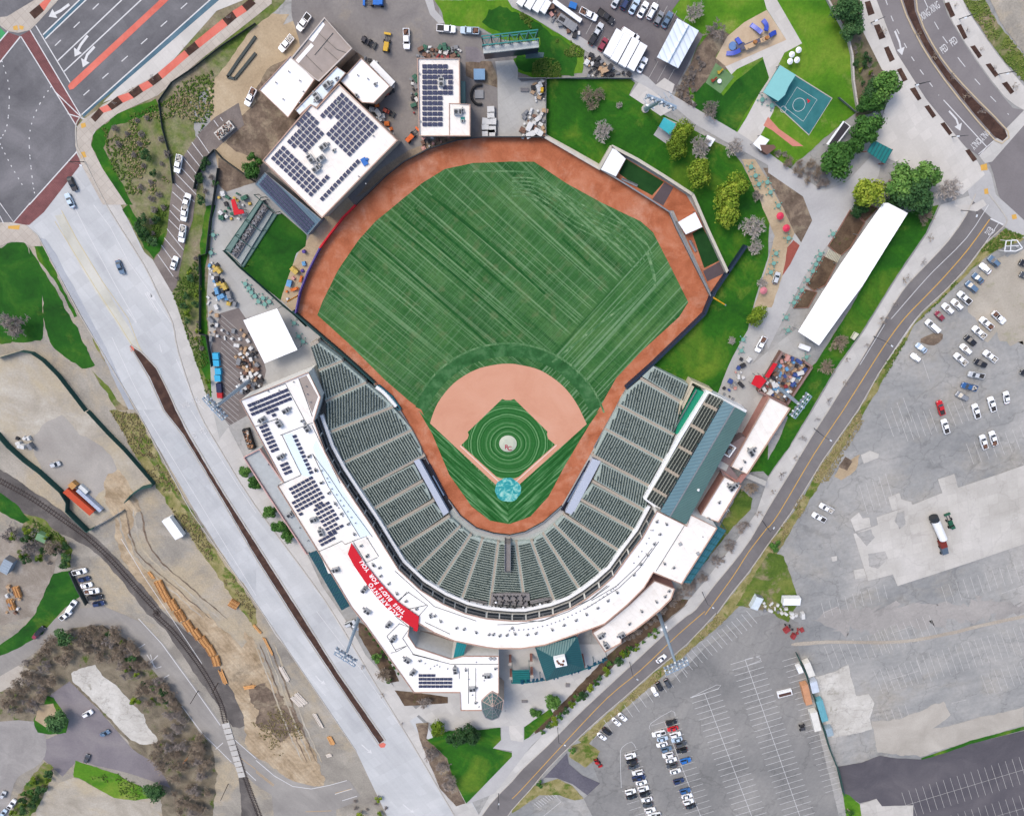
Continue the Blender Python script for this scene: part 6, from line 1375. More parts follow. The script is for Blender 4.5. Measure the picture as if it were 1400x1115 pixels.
for x,y,a,k,c_,n_ in ((568,5,-62,'sedan','silver','silver sedan cut by the top edge of the north car park'),(618,14,-62,'suv','navy','navy SUV left of the pale sedan in the north car park row'),(663,38,-62,'sedan','pale blue','pale blue sedan between the navy SUV and the white cars'),(710,57,-62,'sedan','white','white sedan left of the white SUV in the north car park row'),(760,66,-62,'suv','white','white SUV in the middle of the north car park row'),(796,104,-62,'hatchback','grey','grey hatchback second from the right of the north row'),(841,112,-62,'sedan','slate blue','slate blue sedan at the right end of the north row'),
 (508,93,38,'pickup','black','black pickup truck in the driving lane of the north car park'),(465,170,-60,'sedan','silver','silver sedan parked behind the dark car in the north car park'),(445,208,-60,'suv','black','black SUV squeezed behind the silver sedan'),(493,245,-60,'hatchback','maroon','small maroon hatchback beside the white box trailers'),(706,357,-62,'sedan','white','white sedan at the right of the four white trailers'),(640,192,32,'van','white','white van standing crosswise behind the white trailers'),(415,82,28,'pickup','white','white service truck with an open body near the trailers')):
 car('02',x,y,a,k,c_,n_,g3,load='brown' if x == 415 else None)
g4 = 'vehicles around the construction yard'
for f,x,y,a,k,c_,n_,ld in (('01',265,125,125,'pickup','white','white pickup truck nearest the grey roofed building',None),('01',170,240,130,'pickup','white','long white work truck with a rack below the other white pickup','pale'),('01',822,215,88,'pickup','white','white pickup truck parked upright in the middle of the yard','brown'),('01',1037,160,5,'pickup','white','white pickup truck with a dark bed by the grass slope','dark'),('01',1165,170,183,'pickup','pale blue','pale blue pickup truck with red gear in its bed by the slope','brown'),
 ('00',1370,530,115,'pickup','white','white loaded pickup truck on the dirt track of the yard','brown'),('00',978,892,100,'pickup','white','white utility truck at the top of the striped parking path','pale'),('00',1022,1100,285,'pickup','white','white pickup truck in the middle of the striped parking path','pale'),('10',1000,155,98,'pickup','white','white pickup truck with rack low on the striped parking path','pale'),('10',1012,40,98,'pickup','white','white work truck just above the racked pickup on the striped path','pale'),('10',955,315,288,'sedan','white','white sedan at the lower end of the striped parking path',None)):
 car(f,x,y,a,k,c_,n_,g4,load=ld)
g5 = 'cars driving on the wide concrete avenue'
car('00',400,1000,65,'sedan','black','black sedan just below the brick crosswalk on the avenue',g5); car('00',388,1092,245,'sedan','pale blue','pale blue sedan following below the black one on the avenue',g5); car('10',660,337,68,'sedan','slate blue','slate blue sedan alone in the middle of the concrete avenue',g5)
g6 = 'cars parked on the west side lots'
for f,x,y,a,k,c_,n_ in (('20',307,292,-14,'hatchback','silver','silver hatchback alone on the fenced west lot'),('20',440,873,-12,'pickup','white','white pickup truck at the top of the row by the grass triangle'),('20',464,916,-14,'sedan','navy','navy sedan second from the top of the row by the grass triangle'),('20',477,948,-12,'sedan','white','white sedan between the navy car and the pickup by the grass triangle'),('20',508,978,-5,'pickup','white','white pickup truck with a brown load in the row by the grass triangle'),('20',525,1012,-5,'pickup','black','black pickup truck second from the bottom of the row by the grass triangle'),('20',545,1047,-10,'suv','navy','navy SUV at the bottom of the row by the grass triangle'),('20',398,1060,-54,'van','white','white van parked on the grass triangle side of the fence'),
 ('30',365,14,-35,'pickup','white','white pickup truck on the bend of the side road'),('30',228,98,-45,'suv','black','black SUV on the grass edge of the side road'),('30',203,124,-50,'hatchback','maroon','maroon hatchback touching the black SUV by the side road'),('30',485,548,-27,'suv','white','white SUV beside the broken concrete slab'),('30',577,657,-27,'sedan','slate blue','slate blue sedan below the white SUV on the aged asphalt'),('30',478,795,-68,'sedan','dark grey','dark grey sedan next to the bright grass bank'),('30',25,990,-62,'hatchback','silver','silver hatchback on the curved street at the left edge'),('30',72,1040,-52,'pickup','white','white pickup truck below the silver hatchback on the left edge'),('30',25,1090,-52,'sedan','pale blue','pale sedan near the bottom left corner'),
 ('31',515,60,-22,'suv','silver','silver SUV parked on the pavement beside the tall light mast')):
 car(f,x,y,a,k,c_,n_,g6,load='brown' if (f,x) == ('20',508) else None)
car('12',1350,755,118,'pickup','white','white pickup truck with a red load on the east concourse',load='brown'); car('U5',355,910,-70,'hatchback','silver','small silver utility cart at the foot of the brick terrace')
for r,col,ld in NEWCOL:
 for ch,_ in kids(r):
  if ch.name.startswith('body'): ch.color = col
 if ld:
  m = MB(); rr = random.Random(hash(r['label']) % 99)
  for i in range(1 if ld == 'dark' else 7):
   if ld == 'dark': m.box((-1.75,0,1.24),(1.9,1.6,.12))
   else: m.box((-1.75 + rr.uniform(-.7,.7),rr.uniform(-.5,.5),1.25),(rr.uniform(.3,1.0),rr.uniform(.2,.8),rr.uniform(.15,.5)),rr.uniform(0,3))
  if r.name.startswith('pickup'): m.obj('bed_load' if ld != 'dark' else 'bed_cover',{'dark': bedliner,'brown': load_brown,'pale': load_pale}[ld],r,True)
for k,p in PROTO.items():
 if k not in used_proto:
  for c_ in list([c for c,_ in kids(p)]): bpy.data.objects.remove(c_)
  bpy.data.objects.remove(p)

# trucks, trailers and containers
def boxlike(name,label,cat,f,x,y,ang,L,Wd,H,mat,z0=0.0,group=None,wheels=False,ribs=0,parts=()):
 ox,oy,k = FR[f]; p = (ox + x / k,oy + y / k); q = G(p,H * .6); a = radians(ang); q2 = G((p[0] + cos(a) * 5,p[1] + sin(a) * 5),H * .6); d = q2 - q
 t_ = thing(name,label,cat,(q.x,q.y,.09),atan2(d.y,d.x),group); m = MB(); m.box((0,0,z0 + (H - z0) / 2),(L,Wd,H - z0)); m.obj('box_body',mat,t_,True)
 if ribs:
  m = MB()
  for i in range(ribs): m.box((-L / 2 + (i + .5) * L / ribs,0,H + .03),(.10,Wd + .02,.06))
  for i in range(ribs):
   for s in (-1,1): m.box((-L / 2 + (i + .5) * L / ribs,s * (Wd / 2 + .02),H / 2),(.12,.06,H * .92))
  m.obj('roof_rib',mat,t_,True)
 if wheels:
  for sx in (-.36,-.26,.34):
   for sy in (-1,1): m = MB(); m.tube((sx * L,sy * (Wd / 2 - .3),.45),(sx * L,sy * (Wd / 2 - .02),.45),.45,n=10); m.obj('wheel',tyre,t_,True)
 m = MB(); m.box((L / 2 + .03,0,z0 + (H - z0) / 2),(.06,Wd * .9,(H - z0) * .9)); m.obj('end_door',steel_grey,t_,True)
 return t_
cont = lambda n_,c_: flat_mat(n_,c_,.6,amt=.12,scale=.5)
boxlike('shipping_container','long orange-red shipping container standing inside the fenced west lot','container','20',437,495,41,12.2,2.5,2.7,cont('container_orange',C(208,84,48)),ribs=16)
boxlike('steel_rack','pale blue-white rack of pipes beside the orange container','rack','20',490,490,42,11,1.4,1.6,cont('rack_pale',C(188,200,222)),ribs=8); boxlike('storage_crate','short white crate at the upper end of the pale pipe rack','crate','20',457,430,42,3.6,1.6,1.2,cont('crate_white',C(226,230,230)))
boxlike('storage_crate','small wooden crate at the top end of the orange container','crate','20',400,408,42,2.2,2.4,2.0,cont('crate_wood',C(200,150,90)))
boxlike('box_trailer','white box trailer standing on the gravel by the concrete avenue','trailer','20',948,638,54,8.6,3.6,3.0,white_metal,wheels=True,z0=.8)
boxlike('shipping_container','faded orange shipping container beside the fence of the south lot','container','33',207,447,76,9.8,2.6,2.7,cont('container_faded',C(212,158,120)),ribs=12)
boxlike('shipping_container','white shipping container below the faded orange one','container','33',255,592,76,9.6,2.8,2.7,cont('container_white',C(236,234,226)),ribs=0)
boxlike('shipping_container','white shipping container with a red front at the top of the container row','container','33',220,310,68,6.8,2.6,2.7,cont('container_white',C(236,234,226)))
boxlike('shipping_container','pale blue-white shipping container second in the container row','container','33',248,405,76,5.4,2.8,2.7,cont('container_iceblue',C(212,222,236)))
boxlike('shipping_container','turquoise shipping container at the left of the broken slab','container','33',290,535,74,10.6,2.6,2.7,cont('container_turquoise',C(110,176,190)),ribs=12)
boxlike('shipping_container','short grey-blue container at the lower end of the container row','container','33',330,650,74,4.0,2.6,2.4,cont('container_greyblue',C(160,180,192)))
boxlike('office_cabin','small white cabin on the outside of the container fence','cabin','33',170,313,68,2.9,1.9,2.3,white_metal)
t_ = boxlike('equipment_trailer','white rectangular trailer with an open brown bed in the south lot','trailer','33',90,446,-14,5.8,2.6,1.0,white_metal); m = MB(); m.box((0,-.25,1.02),(5.0,1.4,.08)); m.obj('deck',flat_mat('deck_brown',C(92,66,58)),t_,True)
boxlike('box_trailer','white caravan with a dark hitch end on the grass by the bus shelter','trailer','23',125,1036,0,6.6,3.0,2.8,white_metal,wheels=True,z0=.5); boxlike('storage_shed','small white shed with a pale blue roof edge at the lot corner','shed','U6',172,115,-62,5.4,2.9,2.4,cont('shed_ice',C(222,234,242)),ribs=6)
for i,(x,y,L_) in enumerate(((550,238,7.6),(590,262,8.2),(634,288,8.2),(678,312,7.8))):
 boxlike('box_trailer',['first and leftmost of four white box trailers packed side by side','second from the left of four white box trailers packed side by side','third from the left of four white box trailers packed side by side','rightmost of four white box trailers packed side by side'][i],'trailer','02',x,y,-62,L_,2.5,2.9,white_metal,wheels=True,z0=.7,group='white box trailers in the north car park')
for i,(x,y,L_,W_) in enumerate(((60,-5,4.2,2.0),(105,8,4.6,2.1),(148,22,4.8,2.1),(182,40,3.6,1.8))):
 boxlike('box_trailer',['leftmost white truck at the top edge of the north lot','second white truck from the left at the top edge of the north lot','third white truck from the left at the top edge of the north lot','smallest white truck of the four at the top edge of the north lot'][i],'truck','02',x,y,-60,L_,W_,2.4,white_metal,wheels=True,z0=.6,group='white trucks at the top edge')
t_ = boxlike('flatbed_trailer','long narrow white trailer beside pallets in the north car park','trailer','02',300,62,36,10,1.2,1.6,white_metal,wheels=True,z0=.5)
boxlike('pallet_stack','silver-grey stack of panels beside the long white trailer','stack','02',300,125,36,6,2.2,1.4,steel_grey,ribs=5); boxlike('utility_cart','small bright blue utility cart at the north car park','cart','02',331,31,20,2.2,1.6,1.4,cont('cart_blue',C(40,120,200)))
boxlike('box_truck','long white truck standing behind the storage building','truck','01',692,402,46,8.6,1.9,2.6,white_metal,wheels=True,z0=.7)
boxlike('box_trailer','small white trailer parked under the end of the long tent','trailer','K',555,240,20,3.6,1.6,1.8,white_metal,wheels=True,z0=.4)
boxlike('bin_container','topmost turquoise bin of four in the west service bays','container','L',283,50,85,2.1,2.0,1.6,cont('bin_cyan',C(60,180,226)),group='turquoise bins in the service bays'); boxlike('bin_container','second turquoise bin from the top in the west service bays','container','L',290,125,85,2.1,2.0,1.6,cont('bin_cyan',C(60,180,226)),group='turquoise bins in the service bays')
boxlike('bin_container','third turquoise bin from the top in the west service bays','container','L',308,215,85,2.1,2.0,1.6,cont('bin_cyan',C(60,180,226)),group='turquoise bins in the service bays'); boxlike('bin_container','lowest turquoise bin of four in the west service bays','container','L',304,290,85,2.2,2.0,1.6,cont('bin_cyan',C(60,180,226)),group='turquoise bins in the service bays')
boxlike('bin_container','dark blue bin below the turquoise bins','container','L',318,395,85,3.2,1.8,1.5,cont('bin_navy',C(44,52,84))); boxlike('bin_container','small red bin below the dark blue bin','container','L',326,476,85,1.9,1.8,1.4,cont('bin_red',C(196,36,44)))
t_ = boxlike('skip_container','black skip filled with brown and white debris beside the stadium','skip','L',640,950,72,7.6,2.4,1.7,flat_mat('skip_black',C(40,40,42)))
m = MB()
for i in range(60): m.box((random.uniform(-3.4,3.4),random.uniform(-.9,.9),1.75 + random.uniform(0,.2)),(random.uniform(.3,.9),random.uniform(.1,.4),.25),random.uniform(0,3),mi=random.randrange(3))
tag(m.obj('debris',[load_brown,load_pale,flat_mat('load_tan',C(190,140,100))],t_,True),kind='stuff')
t_ = boxlike('skip_container','white skip with dark rubbish on the striped parking path','skip','00',1225,710,-40,6.4,2.6,1.5,flat_mat('skip_white',C(220,216,208)))
m = MB()
for i in range(60): m.box((random.uniform(-2.8,2.8),random.uniform(-1.0,1.0),1.55 + random.uniform(0,.2)),(random.uniform(.3,.9),random.uniform(.1,.5),.25),random.uniform(0,3),mi=random.randrange(3))
tag(m.obj('debris',[bedliner,load_brown,load_pale],t_,True),kind='stuff')
t_ = thing('semi_truck','white tank trailer coupled to a rust-red and blue tractor on the concrete slab','truck',tuple(G(P('23|935,680')[0]))); a,b = G(P('23|905,590')[0],2),G(P('23|955,705')[0],2)
m = MB(); m.tube(a,b,1.5,1.4,n=14); m.obj('tank',white_metal,t_,smooth=False); m = MB(); a2,b2 = a.lerp(b,-.08),a.lerp(b,.12); m.tube(a2,b2,1.55,n=12); m.obj('tank_cap',steel_dark,t_)
c0,c1,c2 = G(P('23|945,712')[0],1.4),G(P('23|955,745')[0],1.4),G(P('23|963,780')[0],1.4); m = MB(); m.bar(c0,c1,2.3,2.0); m.obj('sleeper_cab',cont('cab_rust',C(130,50,40)),t_); m = MB(); m.bar(c1,c2,2.1,1.7); m.obj('bonnet',cont('cab_steel',C(90,106,124)),t_)
for q in (a.lerp(b,.1),a.lerp(b,.25),b,c1,c2):
 for s in (-1.1,1.1): m = MB(); d = (b - a).normalized(); n_ = Vector((-d.y,d.x,0)); w_ = Vector((q.x,q.y,.5)) + n_ * s; m.tube(w_ - n_ * .15,w_ + n_ * .15,.5,n=10); m.obj('wheel',tyre,t_)
def machine(name,label,cat,f,x,y,ang,col,L=3.6,Wd=1.9,arm=True):
 ox,oy,k = FR[f]; p = (ox + x / k,oy + y / k); q = G(p); a = radians(ang); d = G((p[0] + cos(a) * 5,p[1] + sin(a) * 5)) - q
 t_ = thing(name,label,cat,(q.x,q.y,.09),atan2(d.y,d.x)); mc = cont('machine_' + '_'.join(str(int(c * 255)) for c in col[:3]),col)
 m = MB(); m.box((-.3 * L / 3.6,0,.95),(L * .55,Wd * .7,.8)); m.obj('body',mc,t_,True); m = MB(); m.box((-.25 * L,0,1.75),(1.1,Wd * .6,.8),taper=.85); m.obj('cab',black_mat,t_,True); m = MB(); m.box((-.25 * L,0,2.2),(1.2,Wd * .66,.1)); m.obj('cab_roof',mc,t_,True)
 for sx in (-.3,.25):
  for sy in (-1,1): m = MB(); m.tube((sx * L,sy * Wd * .36,.5),(sx * L,sy * Wd * .5,.5),.5,n=12); m.obj('wheel',tyre,t_,True)
 if arm: m = MB(); m.bar((.2 * L,-.5,1),(.62 * L,-.5,.6),.2); m.bar((.2 * L,.5,1),(.62 * L,.5,.6),.2); m.obj('loader_arm',steel_dark,t_,True); m = MB(); m.box((.7 * L,0,.5),(.6,Wd,.7)); m.obj('bucket',mc if L > 3.8 else steel_dark,t_,True)
 return t_
machine('tractor','green tractor standing right of the tank truck on the slab','tractor','23',985,610,-108,C(40,96,74),5.4,2.2); machine('loader','yellow tractor loader in the construction yard','loader','01',713,250,-85,C(224,180,60),4.6,2.0); machine('loader','dark skid loader left of the yellow tractor','loader','01',608,228,30,C(70,68,74),3.6,2.0)
machine('forklift','bright orange lift machine beside the corner of the big solar roof','lift','01',845,748,-48,C(236,112,50),4.6,1.9); machine('mower','small red-orange machine below the storage building, left one','machine','01',720,610,30,C(206,96,72),2.8,1.5); machine('mower','small red-orange machine below the storage building, upper one','machine','01',715,510,-30,C(196,90,70),3.0,1.5)
machine('tractor','bright blue tractor cut by the top edge of the yard','tractor','01',660,15,185,C(40,120,214),5.4,2.4); machine('mower','small yellow machine in the storage yard behind centre field','machine','U2',1303,630,90,C(226,180,40),2.0,1.3); machine('quad_bike','red buggy parked on the kerb of the south lot','buggy','32',463,812,55,C(190,40,44),4.0,1.8)
machine('tank_trailer','dark rounded tank trailer standing in the striped south lot','trailer','33',182,628,80,C(70,70,76),4.2,2.2,False)

# lumber stacks on the west side
wood = flat_mat('timber',C(226,170,110),.8,amt=.18,scale=1.5); wood_d = flat_mat('timber_dark',C(176,120,72),.8,amt=.2); timber_w = flat_mat('timber_pale',C(226,216,204),.8,amt=.12)
def lumber(label,f,x,y,ang,L=4.6,Wd=3.0,H=1.2,group='stacks of timber frames along the railway'):
 ox,oy,k = FR[f]; p = (ox + x / k,oy + y / k); q = G(p); a = radians(ang); d = G((p[0] + cos(a) * 5,p[1] + sin(a) * 5)) - q
 t_ = thing('timber_stack',label,'timber stack',(q.x,q.y,.02),atan2(d.y,d.x),group)
 for lv in range(3):
  for i in range(9):
   m = MB(); xx = -L / 2 + (i + .5) * L / 9 + random.uniform(-.03,.03); m.box((xx,random.uniform(-.1,.1),.25 + lv * .38),(L / 9 * .62,Wd,.14)); m.obj('plank',wood,t_,True) if lv == 2 else ms_(m,t_,wood)
  for s in (-.42,0,.42): m = MB(); m.box((0,s * Wd,.25 + lv * .38 + .15),(L,.2,.14)); ms_(m,t_,wood) if lv < 2 else m.obj('batten',wood_d,t_,True)
 m = MB(); m.box((0,0,.09),(L * .9,Wd * .9,.16)); m.obj('base',wood_d,t_,True)
def ms_(m,t_,mat): _acc.setdefault(t_.name,(t_,MB()))[1]; a = _acc[t_.name][1]; b = len(a.v); a.v += m.v; a.f += [tuple(i + b for i in f) for f in m.f]; a.mi += m.mi
_acc = {}
ls = [('20',877,953,62),('20',905,1008,60),('20',945,1055,60),('20',985,1110,60),('30',985,20,58),('30',1030,75,58),('30',1075,120,55),('30',1115,160,55),('30',1150,208,62),('30',1180,265,74)]
for i,(f,x,y,a) in enumerate(ls): lumber('timber stack, %s from the upper end of the long line by the railway' % ['first','second','third','fourth','fifth','sixth','seventh','eighth','ninth','last'][i],f,x,y,a)
lumber('lone square timber stack beside the white box trailer lot','20',1277,1052,30,3.6,3.2,group=None); lumber('upper timber stack in the yard at the left edge','20',100,985,70,4.6,2.4,group=None); lumber('lower timber stack in the yard at the left edge','20',68,1053,70,4.6,2.4,group=None)
for t2,mm in _acc.values(): tag(mm.obj('lower_layers',wood,t2,True),kind='stuff')
def board_pile(label,f,x,y,ang,L,Wd,mat,n=6,name='board_pile'):
 ox,oy,k = FR[f]; p = (ox + x / k,oy + y / k); q = G(p); a = radians(ang); d = G((p[0] + cos(a) * 5,p[1] + sin(a) * 5)) - q
 t_ = thing(name,label,'timber',(q.x,q.y,.02),atan2(d.y,d.x))
 for i in range(n): m = MB(); m.box((random.uniform(-.06,.06) * L,-Wd / 2 + (i + .5) * Wd / n,.25 + random.uniform(0,.3)),(L * random.uniform(.8,1),Wd / n * .85,.3),random.uniform(-.03,.03)); m.obj('plank',mat,t_,True)
board_pile('orange planks at the head of the timber stack line','20',827,898,52,3.6,1.2,wood); board_pile('orange planks at the foot of the timber stack line','30',1217,355,68,7,1.8,wood); board_pile('crossed orange beams on the dirt mound','30',1360,410,-8,5,1.6,wood,4)
board_pile('long thin orange beam pile beside the avenue','31',68,185,62,9,.9,wood,3); board_pile('short orange beams above the long thin pile','31',10,95,50,5,1.0,wood,3); board_pile('white long bundle of boards beside the avenue','31',155,335,60,8.4,1.8,timber_w,4)
board_pile('scattered pale boards fanned out beside the avenue','31',235,480,45,6.5,4.2,timber_w,8); board_pile('long white board bundle below the fanned boards','31',340,590,60,8,1.5,timber_w,4); board_pile('pale orange board bundle near the road junction','31',410,700,62,4.8,2.0,wood,5); board_pile('small white board pile near the road junction','31',397,782,-15,2.6,1.4,timber_w,3)
t_ = boxlike('flat_shed','small green and blue shed beside the railway','shed','20',232,692,25,3.6,3.0,2.2,cont('shed_green',C(120,160,120))); boxlike('house','small house with a pale grey-blue roof at the left edge','house','20',42,845,-62,6,3.4,3.0,cont('house_roof',C(160,174,188)),ribs=5)

# ------------------------------------------------------------------ light towers, lamps, fences, poles
def light_tower(label,base,top,side,racks):
 h = height_of(base,top); b = G(base); t_ = thing('light_tower',label,'light tower',(b.x,b.y,0)); m = MB(); m.tube((0,0,0),(0,0,h),.75,.42,n=10); m.obj('mast',steel_blue,t_,True)
 m = MB(); m.tube((0,0,0),(0,0,.6),1.2,n=10); m.obj('footing',flat_mat('kerb_stone',C(196,190,180)),t_,True)
 a = atan2(side[1],side[0]); u = Vector((cos(a),sin(a),0)); v = Vector((-sin(a),cos(a),0)) if (Vector((-sin(a),cos(a),0)).dot(-b) > 0) else Vector((sin(a),-cos(a),0))
 for r in range(racks):
  z = h - r * 1.4; m = MB(); m.bar(-u * 4.4 + Vector((0,0,z)),u * 4.4 + Vector((0,0,z)),.22); m.obj('cross_arm',steel_blue,t_,True)
  for i in range(7):
   q = -u * 4.2 + u * (8.4 * i / 6) + v * (.55 + .1 * r) + Vector((0,0,z + .1)); m = MB(); m.box(tuple(q),(.6,.6,.45),a,taper=.6); m.obj('floodlight',lens_mat if (i + r) % 2 else steel_blue,t_,True)
 m = MB(); m.bar(-u * 4.4 + Vector((0,0,h - racks * 1.4 + .6)),u * 4.4 + Vector((0,0,h - racks * 1.4 + .6)),.9,.12); m.obj('service_gangway',steel_grey,t_,True)
 for s in (-1,1): m = MB(); q = u * s * .9 + Vector((0,0,h * .3)); m.box(tuple(q),(.9,.5,.9),a); m.obj('speaker_box',white_metal,t_,True)
light_tower('tall pale light tower rising beside the curved annex over the east road',(900.5,837),(930,914),(.86,.5),3)
light_tower('tall pale light tower rising beside the west avenue',(492,840),(474.5,904),(.78,-.62),3)
light_tower('tall pale light tower rising by the service bays at the left end of the stands',(341,520),(297.5,569),(.6,-.8),3)
light_tower('tall pale light tower rising from the kitchen yard next to the east lawn',(1066,531),(1097,559),(.5,.86),3)
light_tower('tall pale light tower beside the path above the picnic shelter',(882,149),(906,137),(.8,-.3),3)
def street_lamp(label,base,head,group='street lamps',h=9.0):
 b = G(base); e = G(head,h); t_ = thing('street_lamp',label,'street lamp',(b.x,b.y,0),group=group); d = Vector((e.x - b.x,e.y - b.y,0)); ln = min(d.length,4.0); d = d.normalized() * ln if d.length > 0 else Vector((2,0,0))
 m = MB(); m.tube((0,0,0),(0,0,h - .4),.13,.08,n=8); m.obj('pole',steel_dark,t_,True); m = MB(); m.tube((0,0,h - .5),(d.x,d.y,h),.06,n=6); m.obj('arm',steel_dark,t_,True); m = MB(); m.box((d.x,d.y,h),(.8,.4,.2),atan2(d.y,d.x)); m.obj('lamp_head',lens_mat,t_,True)
TL = lambda s: P(s)[0]
for lab,f,x0_,y0_,x1_,y1_ in (('street lamp over the east road beside the long tent lawn','13',575,715,675,768),('street lamp over the east road opposite the two parked white pickups','23',250,100,342,167),('street lamp leaning over the east road below the curved annex','N',835,60,940,212),('street lamp over the east road opposite the white sedans in the bays','32',640,275,683,372),('street lamp over the east road by the entrance lawn','32',248,632,288,730),('street lamp at the top of the east road junction','13',1050,30,1137,60),('street lamp on the east road where it leaves the stadium corner','23',-30,605,32,643),
 ('street lamp beside the stadium corner glass pavilion','31',1320,990,1322,1050),('street lamp on the west avenue near its top junction','00',460,882,440,900),('street lamp on the plaza at the north-east avenue','03',1000,745,1035,742),('street lamp at the planters of the north-east avenue','03',800,462,770,475),('street lamp on the far pavement of the north-east avenue','03',1255,405,1305,402),('street lamp at the top of the north-east avenue','03',1040,105,1075,98),('street lamp on the near pavement at the top of the north-east avenue','03',560,125,590,112)):
 ox,oy,k = FR[f]; street_lamp(lab,(ox + x0_ / k,oy + y0_ / k),(ox + x1_ / k,oy + y1_ / k))
def pole(label,f,x0_,y0_,x1_,y1_,name='utility_pole',cat='utility pole',mat=None,r=.16,arms=0):
 ox,oy,k = FR[f]; b0 = (ox + x0_ / k,oy + y0_ / k); tp = (ox + x1_ / k,oy + y1_ / k); h = max(4,height_of(b0,tp)); b = G(b0); t_ = thing(name,label,cat,(b.x,b.y,0)); m = MB(); m.tube((0,0,0),(0,0,h),r,r * .7,n=8); m.obj('shaft',mat or flat_mat('pole_wood',C(74,62,54)),t_,True)
 for i in range(arms): m = MB(); m.box((0,0,h - .4 - i * 1.2),(3.0,.15,.15),.8); m.obj('cross_arm',mat or wood_d,t_,True)
 m = MB(); m.tube((0,0,h),(0,0,h + .15),r * .9,n=8); m.obj('cap',steel_grey,t_,True); return t_
pole('wooden pole beside the railway crossing road','30',1080,432,1045,512); pole('wooden pole between the rails and the timber stacks','30',1188,390,1160,455); pole('wooden pole in the lower dusty corner by the railway','30',1243,940,1210,1035); pole('tall wooden pole with wires in the bare thicket','30',1045,750,1000,820,arms=2)
pole('yellow foul pole at the right field corner','12',1085,498,1160,548,'foul_pole','foul pole',flat_mat('foul_yellow',C(224,170,40)),.28); pole('orange-yellow foul pole at the left field corner','11',232,492,172,543,'foul_pole','foul pole',flat_mat('foul_orange',C(236,150,40)),.28)
def fence(label,s,h=2.0,mat=None,cat='fence',seg=6.0,r=.05,w=.09):
 pts = W(s); t_ = thing('fence',label,cat,tuple(centre(pts))); mt = mat or flat_mat('fence_screen_green',C(44,84,78),.9)
 for a,b in zip(pts[:-1],pts[1:]):
  n_ = max(1,round((b - a).length / seg))
  for i in range(n_):
   p,q = a.lerp(b,i / n_),a.lerp(b,(i + 1) / n_); m = MB(); m.ribbon([p,q],w,.05,h); m.obj('fence_panel',mt,t_); m = MB(); m.tube((p.x,p.y,0),(p.x,p.y,h + .2),r,n=6); m.obj('post',steel_dark,t_)
fence('green screened fence along the top of the west dirt lot','10|0,830 130,790 190,800 250,840 330,920 400,1010 480,1115',2.4); fence('green screened fence down the right side of the west dirt lot','20|490,0 600,120 690,210 760,290 850,395',2.4); fence('short green screened fence at the lower corner of the west dirt lot','20|848,398 780,415 730,450 700,487',3.2,w=.3)
fence('green screened fence along the railway side of the west dirt lot','20|0,120 60,190 150,270 230,330 345,435 380,490 378,540 490,650 525,630',2.6,w=.2); fence('thin wire fence across the gravel by the railway','20|525,630 600,590 680,540',1.6,steel_grey)
fence('black fence along the rough island beside the north avenue','00|1394,130 1200,260 1060,370 940,450 870,550 890,700 930,850 948,1000',1.3,flat_mat('fence_black',C(66,74,72))); fence('black fence along the right side of the striped parking path','00|1175,815 1120,870 1080,950 1065,1030',2.0,flat_mat('fence_black',C(66,74,72))); fence('dark fence around the triangular planting bed','00|1175,815 1220,865 1394,990',2.0,flat_mat('fence_black',C(66,74,72)))
fence('dark fence between the hedge strip and the concourse','U1|165,0 150,110 120,300 100,480 60,490 65,600 62,930 100,940 130,1115',2.0,flat_mat('fence_black',C(66,74,72))); fence('dark green fence along the upper edge of the left berm','U1|195,462 290,560 400,655 505,750 600,830 661,890',1.8)
fence('dark screened fence between the south lot and the container row','33|150,222 200,330 250,470 290,610 330,740 375,850 405,980',2.4,w=.3); fence('dark fence by the railway yard cars','20|390,870 430,960 480,1050',2.0,flat_mat('fence_black',C(66,74,72)),w=.3); fence('grey fence around the centre field service yard','U2|1140,540 1330,540 1330,935 1005,938',2.4,steel_grey); fence('grey fence across the top of the berm lawn','02|185,430 400,425 655,428',1.6,steel_grey)
fence('white paling fence with a stone footing beside the play lawn','U3|1130,0 1200,130 1280,280 1310,410 1320,600 1355,830',1.3,flat_mat('paling_white',C(196,190,184)),w=.5); fence('steel fence from the ball court to the paling fence','U3|1210,720 1340,830',1.6,steel_grey); fence('grey retaining wall along the lawn above the bullpens','02|185,740 330,820 480,905 545,797',1.2,flat_mat('wall_cream',C(204,198,182)),'wall',w=.7)
fence('black drainage fence line in the construction dirt','00|1394,200 1300,330 1240,420 1280,430 1394,290',.5,flat_mat('fence_black',C(66,74,72)),w=.8)
# railway
tr = thing('railway_track','curving railway track of two steel rails on dark ballast','railway',tuple(G(P('30|1000,170')[0])))
def shift(path,d): return [Vector((p.x - (path[min(i + 1,len(path) - 1)] - path[max(i - 1,0)]).normalized().y * d,p.y + (path[min(i + 1,len(path) - 1)] - path[max(i - 1,0)]).normalized().x * d,0)) for i,p in enumerate(path)]
J = lambda *ss: [q for s in ss for q in W(s)]
cl = smooth_path(J('20|-60,345 0,385 170,480 340,595 470,690 600,810 760,990 860,1100','30|850,20 960,130 1110,330 1200,500 1232,620 1290,770 1340,920 1400,1080 1450,1200'),6)
for d in (-.75,.75):
 sp = shift(cl,d); m = MB(); m.ribbon(sp,.16,.08,.26); m.obj('rail',flat_mat('rail_rust',C(96,84,80),.5,.4),tr)
sl_ = MB(); L_ = 0
for a,b in zip(cl[:-1],cl[1:]):
 n_ = max(1,int((b - a).length / .75))
 for i in range(n_): q = a.lerp(b,i / n_); d = b - a; sl_.box((q.x,q.y,.1),(.28,2.6,.1),atan2(d.y,d.x))
tag(sl_.obj('sleeper',flat_mat('sleeper_wood',C(74,66,62)),tr),kind='stuff')
